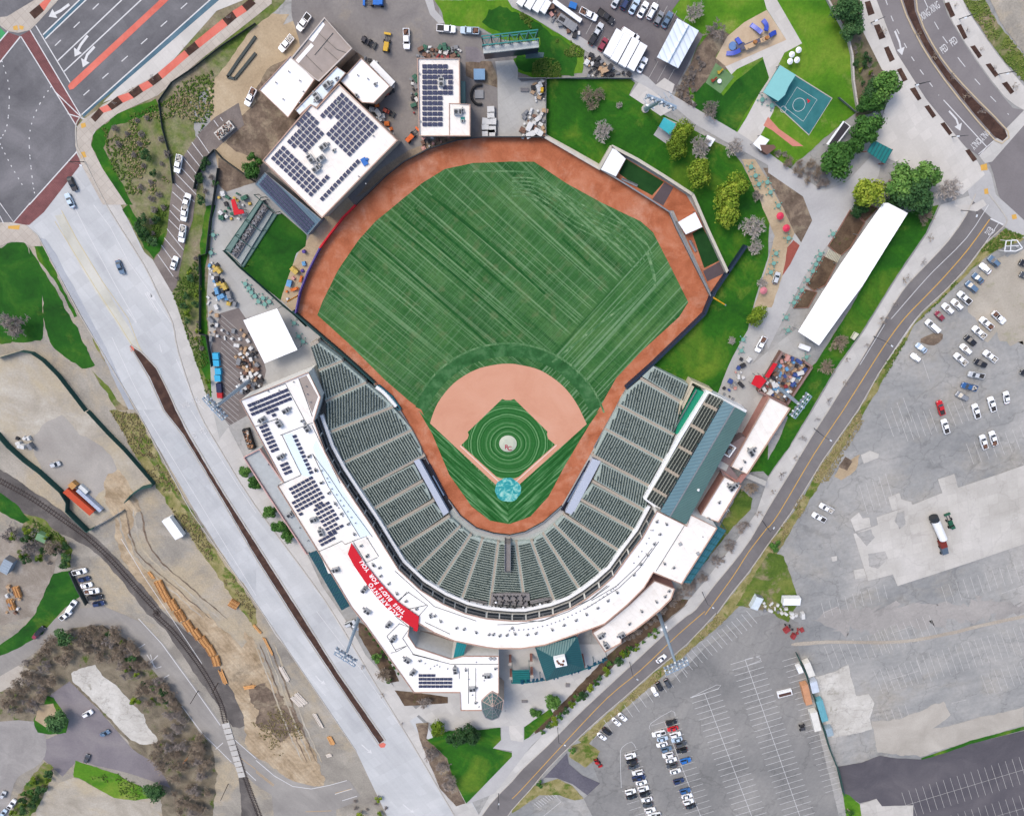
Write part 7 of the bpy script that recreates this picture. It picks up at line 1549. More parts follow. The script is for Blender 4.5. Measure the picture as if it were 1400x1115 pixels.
for i in range(10):
 t = i / 10; a0 = Vector(G(P('30|1208,612')[0])).lerp(G(P('30|1303,908')[0]),t); a1 = Vector(G(P('30|1208,612')[0])).lerp(G(P('30|1303,908')[0]),t + .085); b0 = Vector(G(P('30|1248,604')[0])).lerp(G(P('30|1338,903')[0]),t); b1 = Vector(G(P('30|1248,604')[0])).lerp(G(P('30|1338,903')[0]),t + .085); m = MB(); m.prism([a0,b0,b1,a1],.1,.29); m.obj('crossing_panel',concrete_walk,tr)

# ------------------------------------------------------------------ small park and plaza things
t_ = thing('play_structure','long climbing frame with blue slides on the sand playground','playground',tuple(G(P('U3|600,310')[0])))
bl_ = flat_mat('slide_blue',C(46,76,190),.35,spec=.6); tn = flat_mat('play_tan',C(206,176,140)); dk = flat_mat('play_deck',C(96,96,116))
def pad(s,z,mat,nm_,h=.15): m = MB(); m.prism(W(s,z),z - h,z,bottom=True); return m.obj(nm_,mat,t_)
pad('U3|470,350 650,275 665,300 490,375',1.6,dk,'deck'); pad('U3|525,335 600,305 615,335 540,370',1.75,tn,'deck_panel'); pad('U3|640,285 695,262 705,295 650,315',1.75,tn,'deck_panel'); pad('U3|460,330 520,310 540,330 475,360',1.5,dk,'deck')
for s in ('U3|640,250 600,210 572,185','U3|670,235 680,190 660,150','U3|485,375 440,395 392,395','U3|485,330 475,305 465,285','U3|700,270 730,250 755,240'):
 p = smooth_path(W(s),4); n_ = len(p)
 m = MB()
 for i in range(n_ - 1): a,b = p[i].copy(),p[i + 1].copy(); a.z = 1.7 - 1.4 * i / (n_ - 1); b.z = 1.7 - 1.4 * (i + 1) / (n_ - 1); m.bar(a,b,1.25,.35)
 m.obj('slide',bl_,t_)
m = MB(); q = G(P('U3|437,340')[0]); m.tube((q.x,q.y,.3),(q.x,q.y,.6),1.2,n=14); m.obj('spinner',flat_mat('spinner_blue',C(110,146,200)),t_)
m = MB(); q = G(P('U3|590,318')[0]); m.tube((q.x,q.y,1.7),(q.x,q.y,2.6),.6,.5,n=10); q = G(P('U3|675,288')[0]); m.tube((q.x,q.y,1.7),(q.x,q.y,2.6),.6,.5,n=10); m.obj('tower_roof',wood_d,t_)
m = MB()
for s in ('U3|480,360','U3|540,365','U3|610,330','U3|645,300','U3|700,290','U3|640,278'): q = G(P(s)[0]); m.tube((q.x,q.y,0),(q.x,q.y,2.6),.09)
m.obj('post',steel_grey,t_)
for lab,s,mt,nm_ in (('red spring rider on the small green play mat','U3|300,590',cont('rider_red',C(150,60,40)),'spring_rider'),('yellow curved rider on the small green play mat','U3|345,530',cont('rider_yellow',C(190,160,50)),'spring_rider'),('white round stool on the small green play mat','U3|338,600',white_metal,'play_stool')):
 q = G(P(s)[0]); t_ = thing(nm_,lab,'play equipment',(q.x,q.y,.1)); m = MB(); m.tube((0,0,0),(0,0,.5),.2,n=8); m.obj('spring',steel_dark,t_,True); m = MB()
 if 'stool' in nm_: m.tube((0,0,.5),(0,0,.7),.65,n=14)
 else: m.box((0,0,.6),(1.6,.5,.35),.8); m.box((.5,.5,.85),(.5,.4,.4),.8); m.box((-.6,-.2,.6),(.5,.9,.3),.3)
 m.obj('seat',mt,t_,True)
t_ = thing('court_canopy','pale turquoise shade canopy over the end of the ball court','canopy',tuple(G(P('U3|790,600')[0]))); m = MB(); m.prism(W('U3|790,482 905,552 850,640 825,700 775,745 665,680 745,550',4),3.8,4,bottom=True); m.obj('canopy_fabric',flat_mat('canopy_aqua',C(140,204,204),.7,amt=.04),t_)
m = MB(); [m.tube((q.x,q.y,0),(q.x,q.y,3.8),.1) for q in W('U3|790,482 905,552 775,745 665,680',3.8)]; m.obj('post',steel_grey,t_)
t_ = thing('mascot_emblem','small red and white painted mark on the ball court','emblem',tuple(G(P('U3|1000,748')[0]))); m = MB(); q = G(P('U3|1000,748')[0],zl(12.5)); m.box((q.x,q.y,zl(12.6)),(.9,.4,.01),.8); m.box((q.x - .3,q.y + .4,zl(12.9)),(.4,.8,.01),.8); m.obj('mark',red_cloth,t_)
t_ = thing('market_stand','black and white striped stall roof beside colourful goods at the park edge','stall',tuple(G(P('U3|1210,990')[0]))); m = MB(); m.prism(W('U3|1255,890 1310,930 1190,1090 1130,1060',3),2.8,3,bottom=True); m.obj('stall_roof',white_metal,t_); m = MB(); m.prism(W('U3|1262,900 1300,930 1180,1085 1150,1060',3.1),3.0,3.1); m.obj('roof_sheet',flat_mat('roof_charcoal',C(58,54,60)),t_)
m = MB(); [m.tube((q.x,q.y,0),(q.x,q.y,2.8),.08) for q in W('U3|1258,895 1305,930 1190,1085 1135,1060',2.8)]; m.obj('post',steel_grey,t_)
t_ = thing('entrance_gate_roof','teal striped glass roof of the north-east entrance gate','canopy',tuple(G(P('03|610,820')[0]))); m = MB(); m.prism(W('03|575,762 678,815 635,892 540,825',4),3.9,4,bottom=True); m.obj('roof',teal_bright,t_)
for i in range(7): a,b = W('03|575,762',4.06)[0].lerp(W('03|678,815',4.06)[0],i / 6),W('03|540,825',4.06)[0].lerp(W('03|635,892',4.06)[0],i / 6); m = MB(); m.bar(a,b,.2,.14); m.obj('roof_bar',teal_metal,t_)
m = MB(); [m.tube((q.x,q.y,0),(q.x,q.y,3.9),.2) for q in W('03|575,762 678,815 635,892 540,825',3.9)]; m.obj('post',wall_pink,t_)
for lab,s,mt in (('turquoise picnic shelter roof beside the big green tree','02|828,640 893,675 862,735 800,690',flat_mat('canopy_aqua2',C(70,190,200))),('small white square canopy behind the bare tree on the north path','02|1065,735 1108,758 1080,800 1045,775',white_metal),('white stall roof with a red side by the red path','U3|645,995 710,1030 650,1110 590,1060',white_metal)):
 tent(lab,s,2.8,mat=mt)
t_ = thing('kiosk_roof','brown pitched roof of a kiosk beside the white stall','kiosk',tuple(W('U5|310,20')[0])); m = MB(); m.prism(W('U5|250,-10 345,-10 360,10 300,58 262,30',3),0,3); m.obj('body',wall_brown,t_)
# picnic tables
gt_mat = flat_mat('table_teal',C(120,172,160),.6)
tb_pts = [('U1',315,650),('U1',335,675),('U1',350,700),('U1',370,720),('U1',390,750),('U1',415,730),('U1',425,765),('U1',450,750),('U1',590,870),('U1',615,945),('U1',640,975),('U1',122,475),('U1',135,375),
 ('U5',180,142),('U5',212,203),('U5',235,262),('U5',293,248),('U5',315,318),('U5',370,410),('U5',440,635),('U5',355,740),('U5',338,808),('U5',318,870),('U5',748,605),('U5',660,745),('U5',650,780),('U5',630,815),('U5',608,862),('U5',573,925),('U5',532,995),('U5',500,1045),('U5',478,1080),('U3',652,735),('U3',722,778),('13',95,610),('13',105,680),('13',205,825),('12',1255,730),('12',1245,790)]
tp = thing('picnic_table','round teal picnic table with four stools on the concourse','picnic table',group='round teal picnic tables'); m = MB(); m.tube((0,0,.72),(0,0,.78),.7,n=14); m.obj('table_top',gt_mat,tp,True); m = MB(); m.tube((0,0,0),(0,0,.72),.09); m.obj('leg',gt_mat,tp,True)
for k in range(4): a = k * pi / 2 + .5; m = MB(); m.tube((cos(a) * 1.35,sin(a) * 1.35,.1),(cos(a) * 1.35,sin(a) * 1.35,.46),.2,n=8); m.bar((0,0,.25),(cos(a) * 1.3,sin(a) * 1.3,.25),.08); m.obj('stool',gt_mat,tp,True)
for i,(f,x,y) in enumerate(tb_pts):
 ox,oy,k = FR[f]; q = G((ox + x / k,oy + y / k)); r = tp if i == 0 else copy_tree(tp); r.location = (q.x,q.y,.13); r.rotation_euler = (0,0,random.uniform(0,1.5))
for i,(f,x,y) in enumerate((('U5',390,483),('U5',433,567),('U5',275,1000))):
 ox,oy,k = FR[f]; q = G((ox + x / k,oy + y / k),2.3); t_ = thing('parasol',['upper bright red parasol on the gravel garden','second bright red parasol on the gravel garden','faded red parasol low on the gravel garden'][i],'parasol',(q.x,q.y,0),group='red parasols on the gravel garden'); m = MB(); m.tube((0,0,0),(0,0,2.4),.06); m.obj('pole',steel_grey,t_,True)
 m = MB(); rr = 1.25
 for j in range(8): a0,a1 = j * pi / 4,(j + 1) * pi / 4; m.face([(rr * cos(a0),rr * sin(a0),2.1),(rr * cos(a1),rr * sin(a1),2.1),(0,0,2.6)])
 m.obj('canopy',flat_mat('parasol_red',C(222,60,90),.7) if i < 2 else flat_mat('parasol_faded',C(214,130,140),.7),t_,True)
# white domes on the lawn, garden beds behind the tent, frame sign
for i,(x,y) in enumerate(((907,377),(858,410),(895,450),(845,460))):
 q = G((920 + x / 5.385,y / 5.385)); t_ = thing('lawn_lantern',['upper right','upper left','lower right','lower left'][i] + ' round white umbrella top on the lawn by the ball court','parasol',(q.x,q.y,.06),group='round white umbrella tops on the lawn'); m = MB()
 for j in range(12): a0,a1 = j * pi / 6,(j + 1) * pi / 6; m.face([(.9 * cos(a0),.9 * sin(a0),2.0),(.9 * cos(a1),.9 * sin(a1),2.0),(0,0,2.4)])
 m.obj('canopy',white_metal,t_,True); m = MB(); m.tube((0,0,0),(0,0,2.3),.05); m.obj('pole',steel_grey,t_,True)
for i,s in enumerate(('U5|870,440 970,530 870,700 800,760 720,690 800,560','U5|690,760 780,800 700,960 620,1000 570,960','U5|560,990 640,1010 580,1115 480,1120','U5|960,380 1060,430 970,520 890,440')):
 t_ = thing('garden_bed',['large brown planted bed with timber edging behind the long tent','middle planted bed with timber edging behind the long tent','lowest planted bed with timber edging behind the long tent','uppermost planted bed beside the trees behind the long tent'][i],'garden bed',tuple(centre(W(s)))); m = MB(); m.prism(W(s),.02,.28); m.obj('soil',soil_bed,t_); m = MB(); m.ribbon(W(s),.3,0,.5,closed=True); m.obj('timber_edge',flat_mat('timber_rose',C(150,112,98)),t_)
t_ = thing('slat_bridge','pale slatted platform between two garden beds','platform',tuple(W('U5|760,760')[0])); a,b,c_,d_ = W('U5|725,712 812,755 785,808 700,765',.5)
for i in range(9): p,q = a.lerp(b,(i + .5) / 9),d_.lerp(c_,(i + .5) / 9); m = MB(); m.bar(p,q,.3,.12); m.obj('slat',flat_mat('slat_cream',C(206,202,180)),t_)
t_ = thing('frame_sign','white tubular frame structure standing at the top corner of the east lot','frame',tuple(W('13|1325,228')[0])); fr_ = W('13|1297,195 1355,192 1385,235 1350,252 1288,252',3)
m = MB()
for i in range(5): m.bar(fr_[i],fr_[(i + 1) % 5],.25); m.tube((fr_[i].x,fr_[i].y,0),tuple(fr_[i]),.1)
for s in ('13|1290,225 1365,222','13|1325,195 1320,252'): p = W(s,3); m.bar(p[0],p[1],.2)
m.obj('frame',white_metal,t_)
t_ = thing('utility_box','pale yellow box on the lawn edge beside the long tent pavement','box',tuple(W('K|1040,135')[0])); m = MB(); m.prism(W('K|1040,95 1078,115 1030,175 1003,155',1),0,1.0); m.obj('box_body',flat_mat('box_cream',C(222,222,196)),t_); m = MB(); m.ribbon(W('K|1040,95 1078,115 1030,175 1003,155',1),.1,.95,1.08,closed=True); m.obj('lid_edge',steel_grey,t_)
# red tents and the cluttered kitchen yard
for lab,s,h in (('square red tent beside the cluttered kitchen yard','K|90,510 140,508 195,560 130,635 50,590',3.2),('long red awning along the kitchen yard wall','K|262,390 300,400 215,535 180,520',3.0),('red U-shaped awning over the drinks stall behind the picnic stand','U1|230,180 250,172 272,232 300,235 305,255 248,265',2.8)):
 tent(lab,s,h,mat=red_cloth)
wall_run('brown brick wall around the cluttered kitchen yard','K|345,285 190,545 120,660 390,790 630,430 560,380',2.6,.6,wall_brown,flat_mat('coping_mauve',C(150,122,116)),seg=6)
sheet('yard_floor','K|345,285 190,545 120,660 390,790 630,430 480,340',9,flat_mat('yard_floor_mauve',C(150,136,130),amt=.2))
PAL = {n_: cont('gear_' + n_,C(*c_)) for n_,c_ in {'white': (226,226,224),'blue': (66,88,150),'grey': (140,142,146),'dark': (56,56,60),'red': (160,62,64),'tan': (196,164,130),'sky': (110,166,210),'brown': (128,96,80),'green': (60,110,90),'yellow': (210,180,90),'orange': (226,120,50),'pink': (214,160,150),'violet': (90,70,150)}.items()}
def gear_mesh(kind,col):
 key = ('gear',kind,col)
 if key in _cache: return _cache[key]
 m = MB()
 if kind == 'crate': m.box((0,0,.45),(1.3,.9,.9)); m.box((0,0,.92),(1.36,.96,.08)); m.box((.3,0,.98),(.2,.5,.06))
 elif kind == 'barrel': m.tube((0,0,0),(0,0,.95),.38,n=10); m.tube((0,0,.95),(0,0,1.0),.3,n=10)
 elif kind == 'pallet':
  for i in range(6): m.box((0,-.5 + i * .2,.16),(1.2,.13,.05))
  for i in (-.5,0,.5): m.box((i,0,.07),(.1,1.1,.12))
  m.box((.05,.1,.5),(1.0,.8,.6))
 elif kind == 'cabinet': m.box((0,0,.8),(1.1,2.0,1.6)); m.box((0,.4,1.64),(.9,.5,.08)); m.box((.58,0,.8),(.06,1.6,1.3))
 elif kind == 'wrapped_bale': m.box((0,0,.5),(1.5,1.3,1.0),taper=.86); m.box((.1,0,1.04),(1.0,.5,.12),.5,taper=.7)
 elif kind == 'trolley': m.box((0,0,.45),(1.8,.7,.12)); m.bar((-.85,-.3,.5),(-.85,-.3,1.1),.06); m.bar((-.85,.3,.5),(-.85,.3,1.1),.06); m.bar((-.85,-.3,1.1),(-.85,.3,1.1),.06); m.box((.3,0,.7),(.8,.5,.35),.2)
 _cache[key] = m.mesh(kind,PAL[col]); return _cache[key]
def yard_gear(where,s,n,cols,kinds=('crate','barrel','pallet','cabinet','wrapped_bale','trolley'),scale=1.0,z=.1,avoid=1.4,stack=0):
 poly = P(s); xs = [p[0] for p in poly]; ys = [p[1] for p in poly]; put = []; tries = 0
 while len(put) < n and tries < n * 60:
  tries += 1; p = (random.uniform(min(xs),max(xs)),random.uniform(min(ys),max(ys)))
  if not inside(p,poly): continue
  q = G(p)
  if any((q - r).length < avoid * scale for r in put): continue
  put.append(q); kd = random.choice(kinds); co = random.choice(cols); o = link(gear_mesh(kd,co),kd); o.location = (q.x,q.y,z); o.rotation_euler = (0,0,random.uniform(0,3.1)); sc = scale * random.uniform(.7,1.25); o.scale = (sc,sc,sc)
  tag(o,'%s %s among the gear %s' % (co,kd.replace('_',' '),where),kd.replace('_',' '),'gear stored ' + where)
yard_gear('in the kitchen yard beside the red tents','K|340,310 300,400 240,540 200,560 150,640 380,760 600,430 480,360',85,['white','blue','dark','red','tan','white','grey','sky','brown','brown','pink'],avoid=1.1)
yard_gear('behind the picnic stand fence','U1|105,530 160,530 180,620 250,740 270,770 220,770 130,660',38,['white','grey','dark','white','yellow','sky'],avoid=1.2); yard_gear('along the striped service bays','U1|105,700 160,700 165,900 250,910 330,830 350,1000 380,1080 260,1080 255,960 110,960',34,['white','dark','grey','tan','white'],avoid=1.6)
yard_gear('near the foot of the west light tower','L|540,10 720,10 780,300 760,420 560,440 530,250',48,['white','dark','grey','brown','white','tan'],avoid=1.1); yard_gear('around the red drinks stall','U1|170,140 230,140 350,150 365,180 300,290 250,290 160,310',20,['white','yellow','green','dark','white'],avoid=1.5)
yard_gear('above the white solar building','U2|460,325 740,325 740,390 460,400',34,['dark','brown','white','green','red','grey'],avoid=1.1); yard_gear('in the service yard behind centre field','U2|1180,760 1325,760 1325,930 1170,930',34,['white','white','brown','grey','tan'],avoid=1.1,scale=1.2); yard_gear('beside the small mower in the service yard','U2|1230,555 1325,555 1325,680 1250,680',14,['grey','white','dark','tan'],avoid=1.1)
yard_gear('left of the white solar building','U2|405,540 452,540 452,790 410,790',14,['green','dark','red','white','grey'],avoid=1.3); yard_gear('between the storage building and the solar roof','U2|85,690 160,660 240,830 310,930 290,940 180,800',24,['dark','grey','white','orange','brown'],avoid=1.2); yard_gear('in the corner behind the storage building','U2|90,380 180,440 260,560 320,580 280,600 100,450',18,['grey','white','brown','dark'],avoid=1.2)
yard_gear('along the centre field wall','U2|480,940 720,930 560,1000 480,1020',18,['white','brown','pink','dark','grey'],avoid=1.3); yard_gear('on the bare strip below the solar canopy','U1|650,440 665,560 560,740 515,740 600,560',16,['sky','white','yellow','violet','orange','pink','sky'],avoid=1.7,scale=1.3)
yard_gear('beside the long white trailer in the north lot','02|210,40 260,90 340,150 380,180 340,200 200,90',18,['white','brown','dark','pink','grey'],avoid=1.2); yard_gear('on the fenced corner of the top slope','02|395,290 430,290 520,360 640,400 640,415 400,415',26,['dark','tan','grey','white'],avoid=1.1)
yard_gear('on the east concourse beside the berm','12|1250,830 1290,830 1250,960 1200,1060 1130,1030 1190,920',18,['dark','white','pink','grey','blue'],avoid=1.6); yard_gear('on the grass around the white caravan','U6|200,110 340,120 440,180 500,200 420,210 220,165',20,['white','white','grey'],avoid=1.5); yard_gear('next to the dark trailer stripe in the south lot','U6|350,260 400,260 500,300 510,340 380,340',8,['red','white','dark'],avoid=1.5)
yard_gear('at the left edge yard of the timber stacks','20|0,780 40,900 30,1100 90,1115 130,1000 60,920',12,['tan','grey','white','brown'],avoid=1.7); yard_gear('at the top left corner of the west lot','20|90,150 190,140 190,200 110,200',6,['white','dark','grey'],avoid=1.5)
for i,(x,y) in enumerate(((955,750),(955,790),(920,830),(968,830),(918,875),(965,885),(920,910),(960,910))):
 t_ = boxlike('wrapped_pallet','white wrapped pallet stack %s the ramp behind centre field' % ['topmost by','second by','third, left, by','third, right, by','fourth, left, by','fourth, right, by','lowest left by','lowest right by'][i],'pallet','U2',x,y,random.uniform(-8,8),2.2,1.9,1.3,cont('wrap_white',C(224,224,222)),group='white wrapped pallet stacks')
t_ = thing('curved_duct','black curved hose ring around a grey frame beside the ramp','hose',tuple(G(P('U2|855,650')[0]))); m = MB(); pth = smooth_path(W('U2|895,582 850,590 825,630 828,680 860,712 895,712',.5),5)
for a,b in zip(pth[:-1],pth[1:]): m.tube(a,b,.4,n=8)
m.obj('hose',black_mat,t_); m = MB(); m.prism(W('U2|845,615 905,615 905,672 845,672',.6),0,.6); m.obj('frame_bed',steel_grey,t_)
boxlike('tank_cabinet','pale blue square tank on the brown bed below the scoreboard','tank','U2',877,510,0,3.4,3.0,1.8,cont('tank_blue',C(130,168,204)))
t_ = thing('bus_shelter','small pale canopy shelter with blue lattice frame above the picnic shelter','shelter',tuple(G(P('02|820,530')[0]))); m = MB()
for i in range(6): a,b = G(P('02|730,560')[0],3),G(P('02|870,520')[0],3); c_ = a.lerp(b,i / 5); m.bar(c_ + Vector((-1,1.2,0)),c_ + Vector((1,-1.2,0)),.12); m.tube((c_.x,c_.y,0),(c_.x,c_.y,3),.07)
m.obj('lattice_frame',steel_blue,t_)

# people-free concourse benches
for i,(f,x,y,a) in enumerate((('R4',230,980,0),('R4',595,842,0),('02',68,490,0))):
 boxlike('bench',['grey bench on the entrance plaza','square green-grey planter bench on the entrance plaza','dark bench on the plaza near the gates'][i],'bench',f,x,y,a,2.4 if i != 1 else 1.6,1.0 if i != 1 else 1.6,.5,deck_grey)

# ------------------------------------------------------------------ trees and shrubs
def leaf_mat(name,c0,c1,c2):
 t = NT(name,.75,spec=.2); n_ = t.noise(.35,4,.7); n2 = t.noise(3.0,2,.6)
 oi = t.t.nodes.new('ShaderNodeObjectInfo'); f = t.math('ADD',t.math('MULTIPLY',n_,.6),t.math('MULTIPLY',n2,.4)); f = t.math('ADD',f,t.math('MULTIPLY',t.math('SUBTRACT',oi.outputs['Random'],.5),.16))
 return t.out(t.ramp(f,[(.34,c0),(.5,c1),(.64,c2)]))
leaf_green = leaf_mat('leaves_green',C(40,80,30),C(70,116,46),C(120,160,78)); leaf_olive = leaf_mat('leaves_olive',C(66,92,18),C(110,138,34),C(172,184,66)); leaf_dark = leaf_mat('leaves_dark',C(34,64,32),C(58,96,50),C(96,134,82))
bark = flat_mat('bark_grey',C(168,158,152),.95,amt=.2,scale=3); bark_b = flat_mat('bark_brown',C(170,154,136),.95,amt=.2,scale=3); bark_pale = flat_mat('bark_pale',C(204,196,190),.95,amt=.15,scale=3)
def leafy(name,mat,lobes,seed,n=2600,R=5.0,leaf=.34,trunk_h=2.2):
 rr = random.Random(seed); root = thing(name,'x','tree'); L = []
 for i in range(lobes):
  a = rr.uniform(0,2 * pi); d = R * .58 * sqrt(rr.random()); L.append((d * cos(a),d * sin(a),trunk_h + 2.4 + rr.uniform(-.6,1.2) - d * .22,R * rr.uniform(.26,.46)))
 m = MB()
 for i in range(n):
  x,y,z,r = L[rr.randrange(lobes)]; u = rr.uniform(-.45,1); a = rr.uniform(0,2 * pi); k = r * (rr.random() ** .25) * (1 + .12 * rr.gauss(0,1)); s = sqrt(max(0,1 - u * u)); c_ = Vector((x + k * s * cos(a),y + k * s * sin(a),z + k * u * .85))
  nrm = Vector((s * cos(a) + rr.gauss(0,.45),s * sin(a) + rr.gauss(0,.45),u + rr.gauss(.3,.45))).normalized(); t1 = nrm.orthogonal().normalized(); t1.rotate(Matrix.Rotation(rr.uniform(0,6.28),3,nrm)); t2 = nrm.cross(t1); h = leaf * rr.uniform(.6,1.35)
  m.face([c_ + t1 * h,c_ + t2 * h * .7,c_ - t1 * h,c_ - t2 * h * .7])
 m.obj('crown',mat,root,True); m = MB(); m.tube((0,0,0),(0,0,trunk_h + .5),.28,.2,n=8)
 for x,y,z,r in L: m.tube((0,0,trunk_h),(x,y,z),.13,.05,n=5)
 m.obj('trunk',bark_b,root,True); return root
def bare(name,mat,seed,R=5.0,prim=8,depth=4,spread=.75,trunk_h=1.6,twig=.035,kids=4):
 rr = random.Random(seed); root = thing(name,'x','tree'); m = MB(); m.tube((0,0,0),(0,0,trunk_h),.24,.18,n=7); m.obj('trunk',mat,root,True); m = MB()
 def grow(p,d,l,r,dep):
  e = p + d * l; m.tube(p,e,r,max(twig,r * .62),n=3,cap=False)
  if dep == 0: return
  for i in range(kids if dep > 1 else kids - 1):
   t = rr.uniform(.35,1.0); q = p.lerp(e,t); nd = (d + Vector((rr.gauss(0,.55),rr.gauss(0,.55),rr.gauss(.12,.35)))).normalized(); grow(q,nd,l * rr.uniform(.5,.78),max(twig,r * .6),dep - 1)
 for i in range(prim):
  a = 2 * pi * i / prim + rr.uniform(-.3,.3); el = rr.uniform(.25,1.2); d = Vector((cos(a) * cos(el),sin(a) * cos(el),sin(el))); grow(Vector((0,0,trunk_h * rr.uniform(.8,1))),d.normalized(),R * spread * rr.uniform(.42,.6),.11,depth)
 m.obj('crown',mat,root,True); return root
TP = {'g0': leafy('leafy_tree',leaf_green,11,1),'g1': leafy('leafy_tree',leaf_green,8,2),'o0': leafy('leafy_tree',leaf_olive,10,3),'o1': leafy('leafy_tree',leaf_olive,13,4),'d0': leafy('leafy_tree',leaf_dark,9,5),'sh': leafy('shrub',leaf_dark,5,6,900,2.4,.2,.3),'sl': leafy('shrub',leaf_green,5,7,900,2.4,.2,.3),'so': leafy('shrub',leaf_olive,5,8,800,2.4,.2,.3),
      'b0': bare('bare_tree',bark,11),'b1': bare('bare_tree',bark,12,prim=10),'p0': bare('bare_tree',bark_pale,13,prim=11),'n0': bare('bare_tree',bark_b,14,prim=7),'n1': bare('bare_tree',bark_b,15,prim=9),'s0': bare('street_tree',bark_b,16,R=4,prim=5,depth=3,kids=3),'s1': bare('street_tree',bark,17,R=4,prim=6,depth=3,kids=3),'bb': bare('bare_bush',bark,18,R=3.0,prim=10,depth=3,trunk_h=.3)}
TUSED = set()
def tree(kind,f,x,y,r,label,group=None,cat=None):
 """r: crown radius in the units of the survey frame"""
 ox,oy,k = FR[f]; p = (ox + x / k,oy + y / k); base = {'g': 5.0,'o': 5.0,'d': 5.0}.get(kind[0],5.0)
 if kind in ('sh','sl','so'): base = 2.4
 if kind in ('s0','s1'): base = 4.0
 if kind == 'bb': base = 3.0
 if f == '03' and kind[0] in 'god' and not group: r *= 1.2
 r *= {'g': 1.22,'o': 1.25,'d': 1.22,'s': 1.12}.get(kind[0],1.05)
 h = 4.0 if base == 5 else 1.5; q = G(p,h); rm = (G((p[0] + r / k,p[1]),h) - q).length; s = rm / base
 if kind not in TUSED: TUSED.add(kind); o = TP[kind]
 else: o = copy_tree(TP[kind])
 q = G(p,h * min(s,1.4)); o.location = (q.x,q.y,0); o.rotation_euler = (0,0,random.uniform(0,6.28)); o.scale = (s,s,s * random.uniform(.85,1.1)); o['label'] = label; o['category'] = cat or ('shrub' if kind in ('sh','sl','so','bb') else 'tree')
 if group: o['group'] = group
 return o
for k_,f,x,y,r,lab in (('o0','02',935,725,62,'large olive green tree, upper part of the pair beside the turquoise shelter'),('o1','02',905,805,68,'large olive green tree, lower part of the pair beside the turquoise shelter'),('o1','02',1025,950,78,'round olive green tree on the lawn above the bullpens'),('o0','02',1215,1035,80,'broad olive tree at the lawn edge, upper crown'),('o1','02',1150,1065,62,'broad olive tree at the lawn edge, left crown'),('o0','12',1190,20,85,'broad olive tree at the lawn edge, lower crown'),('o0','12',1325,600,55,'small round olive tree at the right edge of the berm'),
 ('d0','03',425,45,68,'dark green tree at the top of the shrub verge'),('d0','03',462,145,55,'dark green tree second from the top of the shrub verge'),('g0','03',640,480,72,'green tree at the upper end of the clump beside the plaza'),('d0','03',575,500,55,'dark green tree left in the clump beside the plaza'),('g1','03',555,570,58,'green tree in the middle of the clump beside the plaza'),('g0','03',545,685,75,'green tree at the lower end of the clump beside the plaza'),('g1','03',440,800,62,'bright green tree right of the striped stall roof, upper one'),('g0','03',390,880,85,'large bright green tree right of the striped stall roof, lower one'),('g0','03',710,985,85,'large green tree in the clump under the entrance gate, left'),('g1','03',830,970,80,'large green tree in the clump under the entrance gate, right'),('d0','03',790,1060,85,'large dark green tree at the foot of the clump under the gate'),('d0','13',680,-10,55,'dark green tree at the top end of the long tent'),('d0','13',840,-15,60,'dark green tree over the top of the long lawn'),('o1','03',555,1040,75,'olive yellow tree beside the gate tree clump'),('d0','13',500,15,50,'dark shrub-like tree at the upper garden bed')):
 tree(k_,f,x,y,r,lab)
for i,(f,x,y,r) in enumerate((('21',75,558,42),('21',128,640,48),('21',180,690,42),('21',5,400,30),('20',1335,332,38),('20',1385,395,42))):
 tree('g%d' % (i % 2),f,x,y,r,['fourth','fifth','lowest','third','topmost','second'][i] + ' of the six green trees along the stadium west pavement','green trees on the west pavement')
for k_,f,x,y,r,lab in (('o0','31',980,640,48,'olive green tree at the upper left of the entrance lawn'),('sh','31',1090,660,60,'left one of the dark shrubs at the top of the entrance lawn'),('sh','31',1155,640,62,'middle one of the dark shrubs at the top of the entrance lawn'),('d0','31',1180,680,45,'dark tree right of the shrubs on the entrance lawn'),('g0','32',215,487,50,'round green tree on the entrance plaza, larger one'),('g1','32',130,553,34,'round green tree on the entrance plaza, smaller one'),('d0','30',305,605,62,'dark green tree on the small grass island'),('d0','30',845,972,55,'dark green bush tree at the end of the bright grass bank'),('so','30',750,475,35,'bright yellow-green shrub in the bare thicket'),('sh','30',370,115,55,'dark evergreen shrub on the inside of the side road bend'),('sl','31',660,250,40,'upper green shrub in the bed beside the avenue pavement'),('sl','31',720,375,26,'lower green shrub in the bed beside the avenue pavement'),('sl','33',440,1090,26,'green bush at the lower end of the lot fence'),('sl','23',40,730,40,'green bush at the road end of the verge'),('sl','32',325,750,26,'dark green bush beside the entrance drive'),('sl','32',152,932,26,'dark green bush left of the entrance drive'),('g0','00',1360,930,50,'green palm-like tree beside the big solar roof'),('sl','01',10,900,50,'green bushes at the corner of the solar canopy'),('sl','00',1385,860,36,'small green bush above the palm-like tree')):
 tree(k_,f,x,y,r,lab)
for i in range(16): tree(('sl','sh','so')[i % 3],'32',470 + i * 31 + random.uniform(-8,8) - 300,590 - i * 30 + random.uniform(-8,8) + 60,random.uniform(18,34),'low shrub in the planting strip along the east road pavement','low shrubs of the east planting strip')
for i in range(9): tree('sl','31',600 + i * 22,95 + i * 30,random.uniform(10,16),'small clipped shrub in the hedge against the white stadium wall','hedge shrubs against the stadium wall')
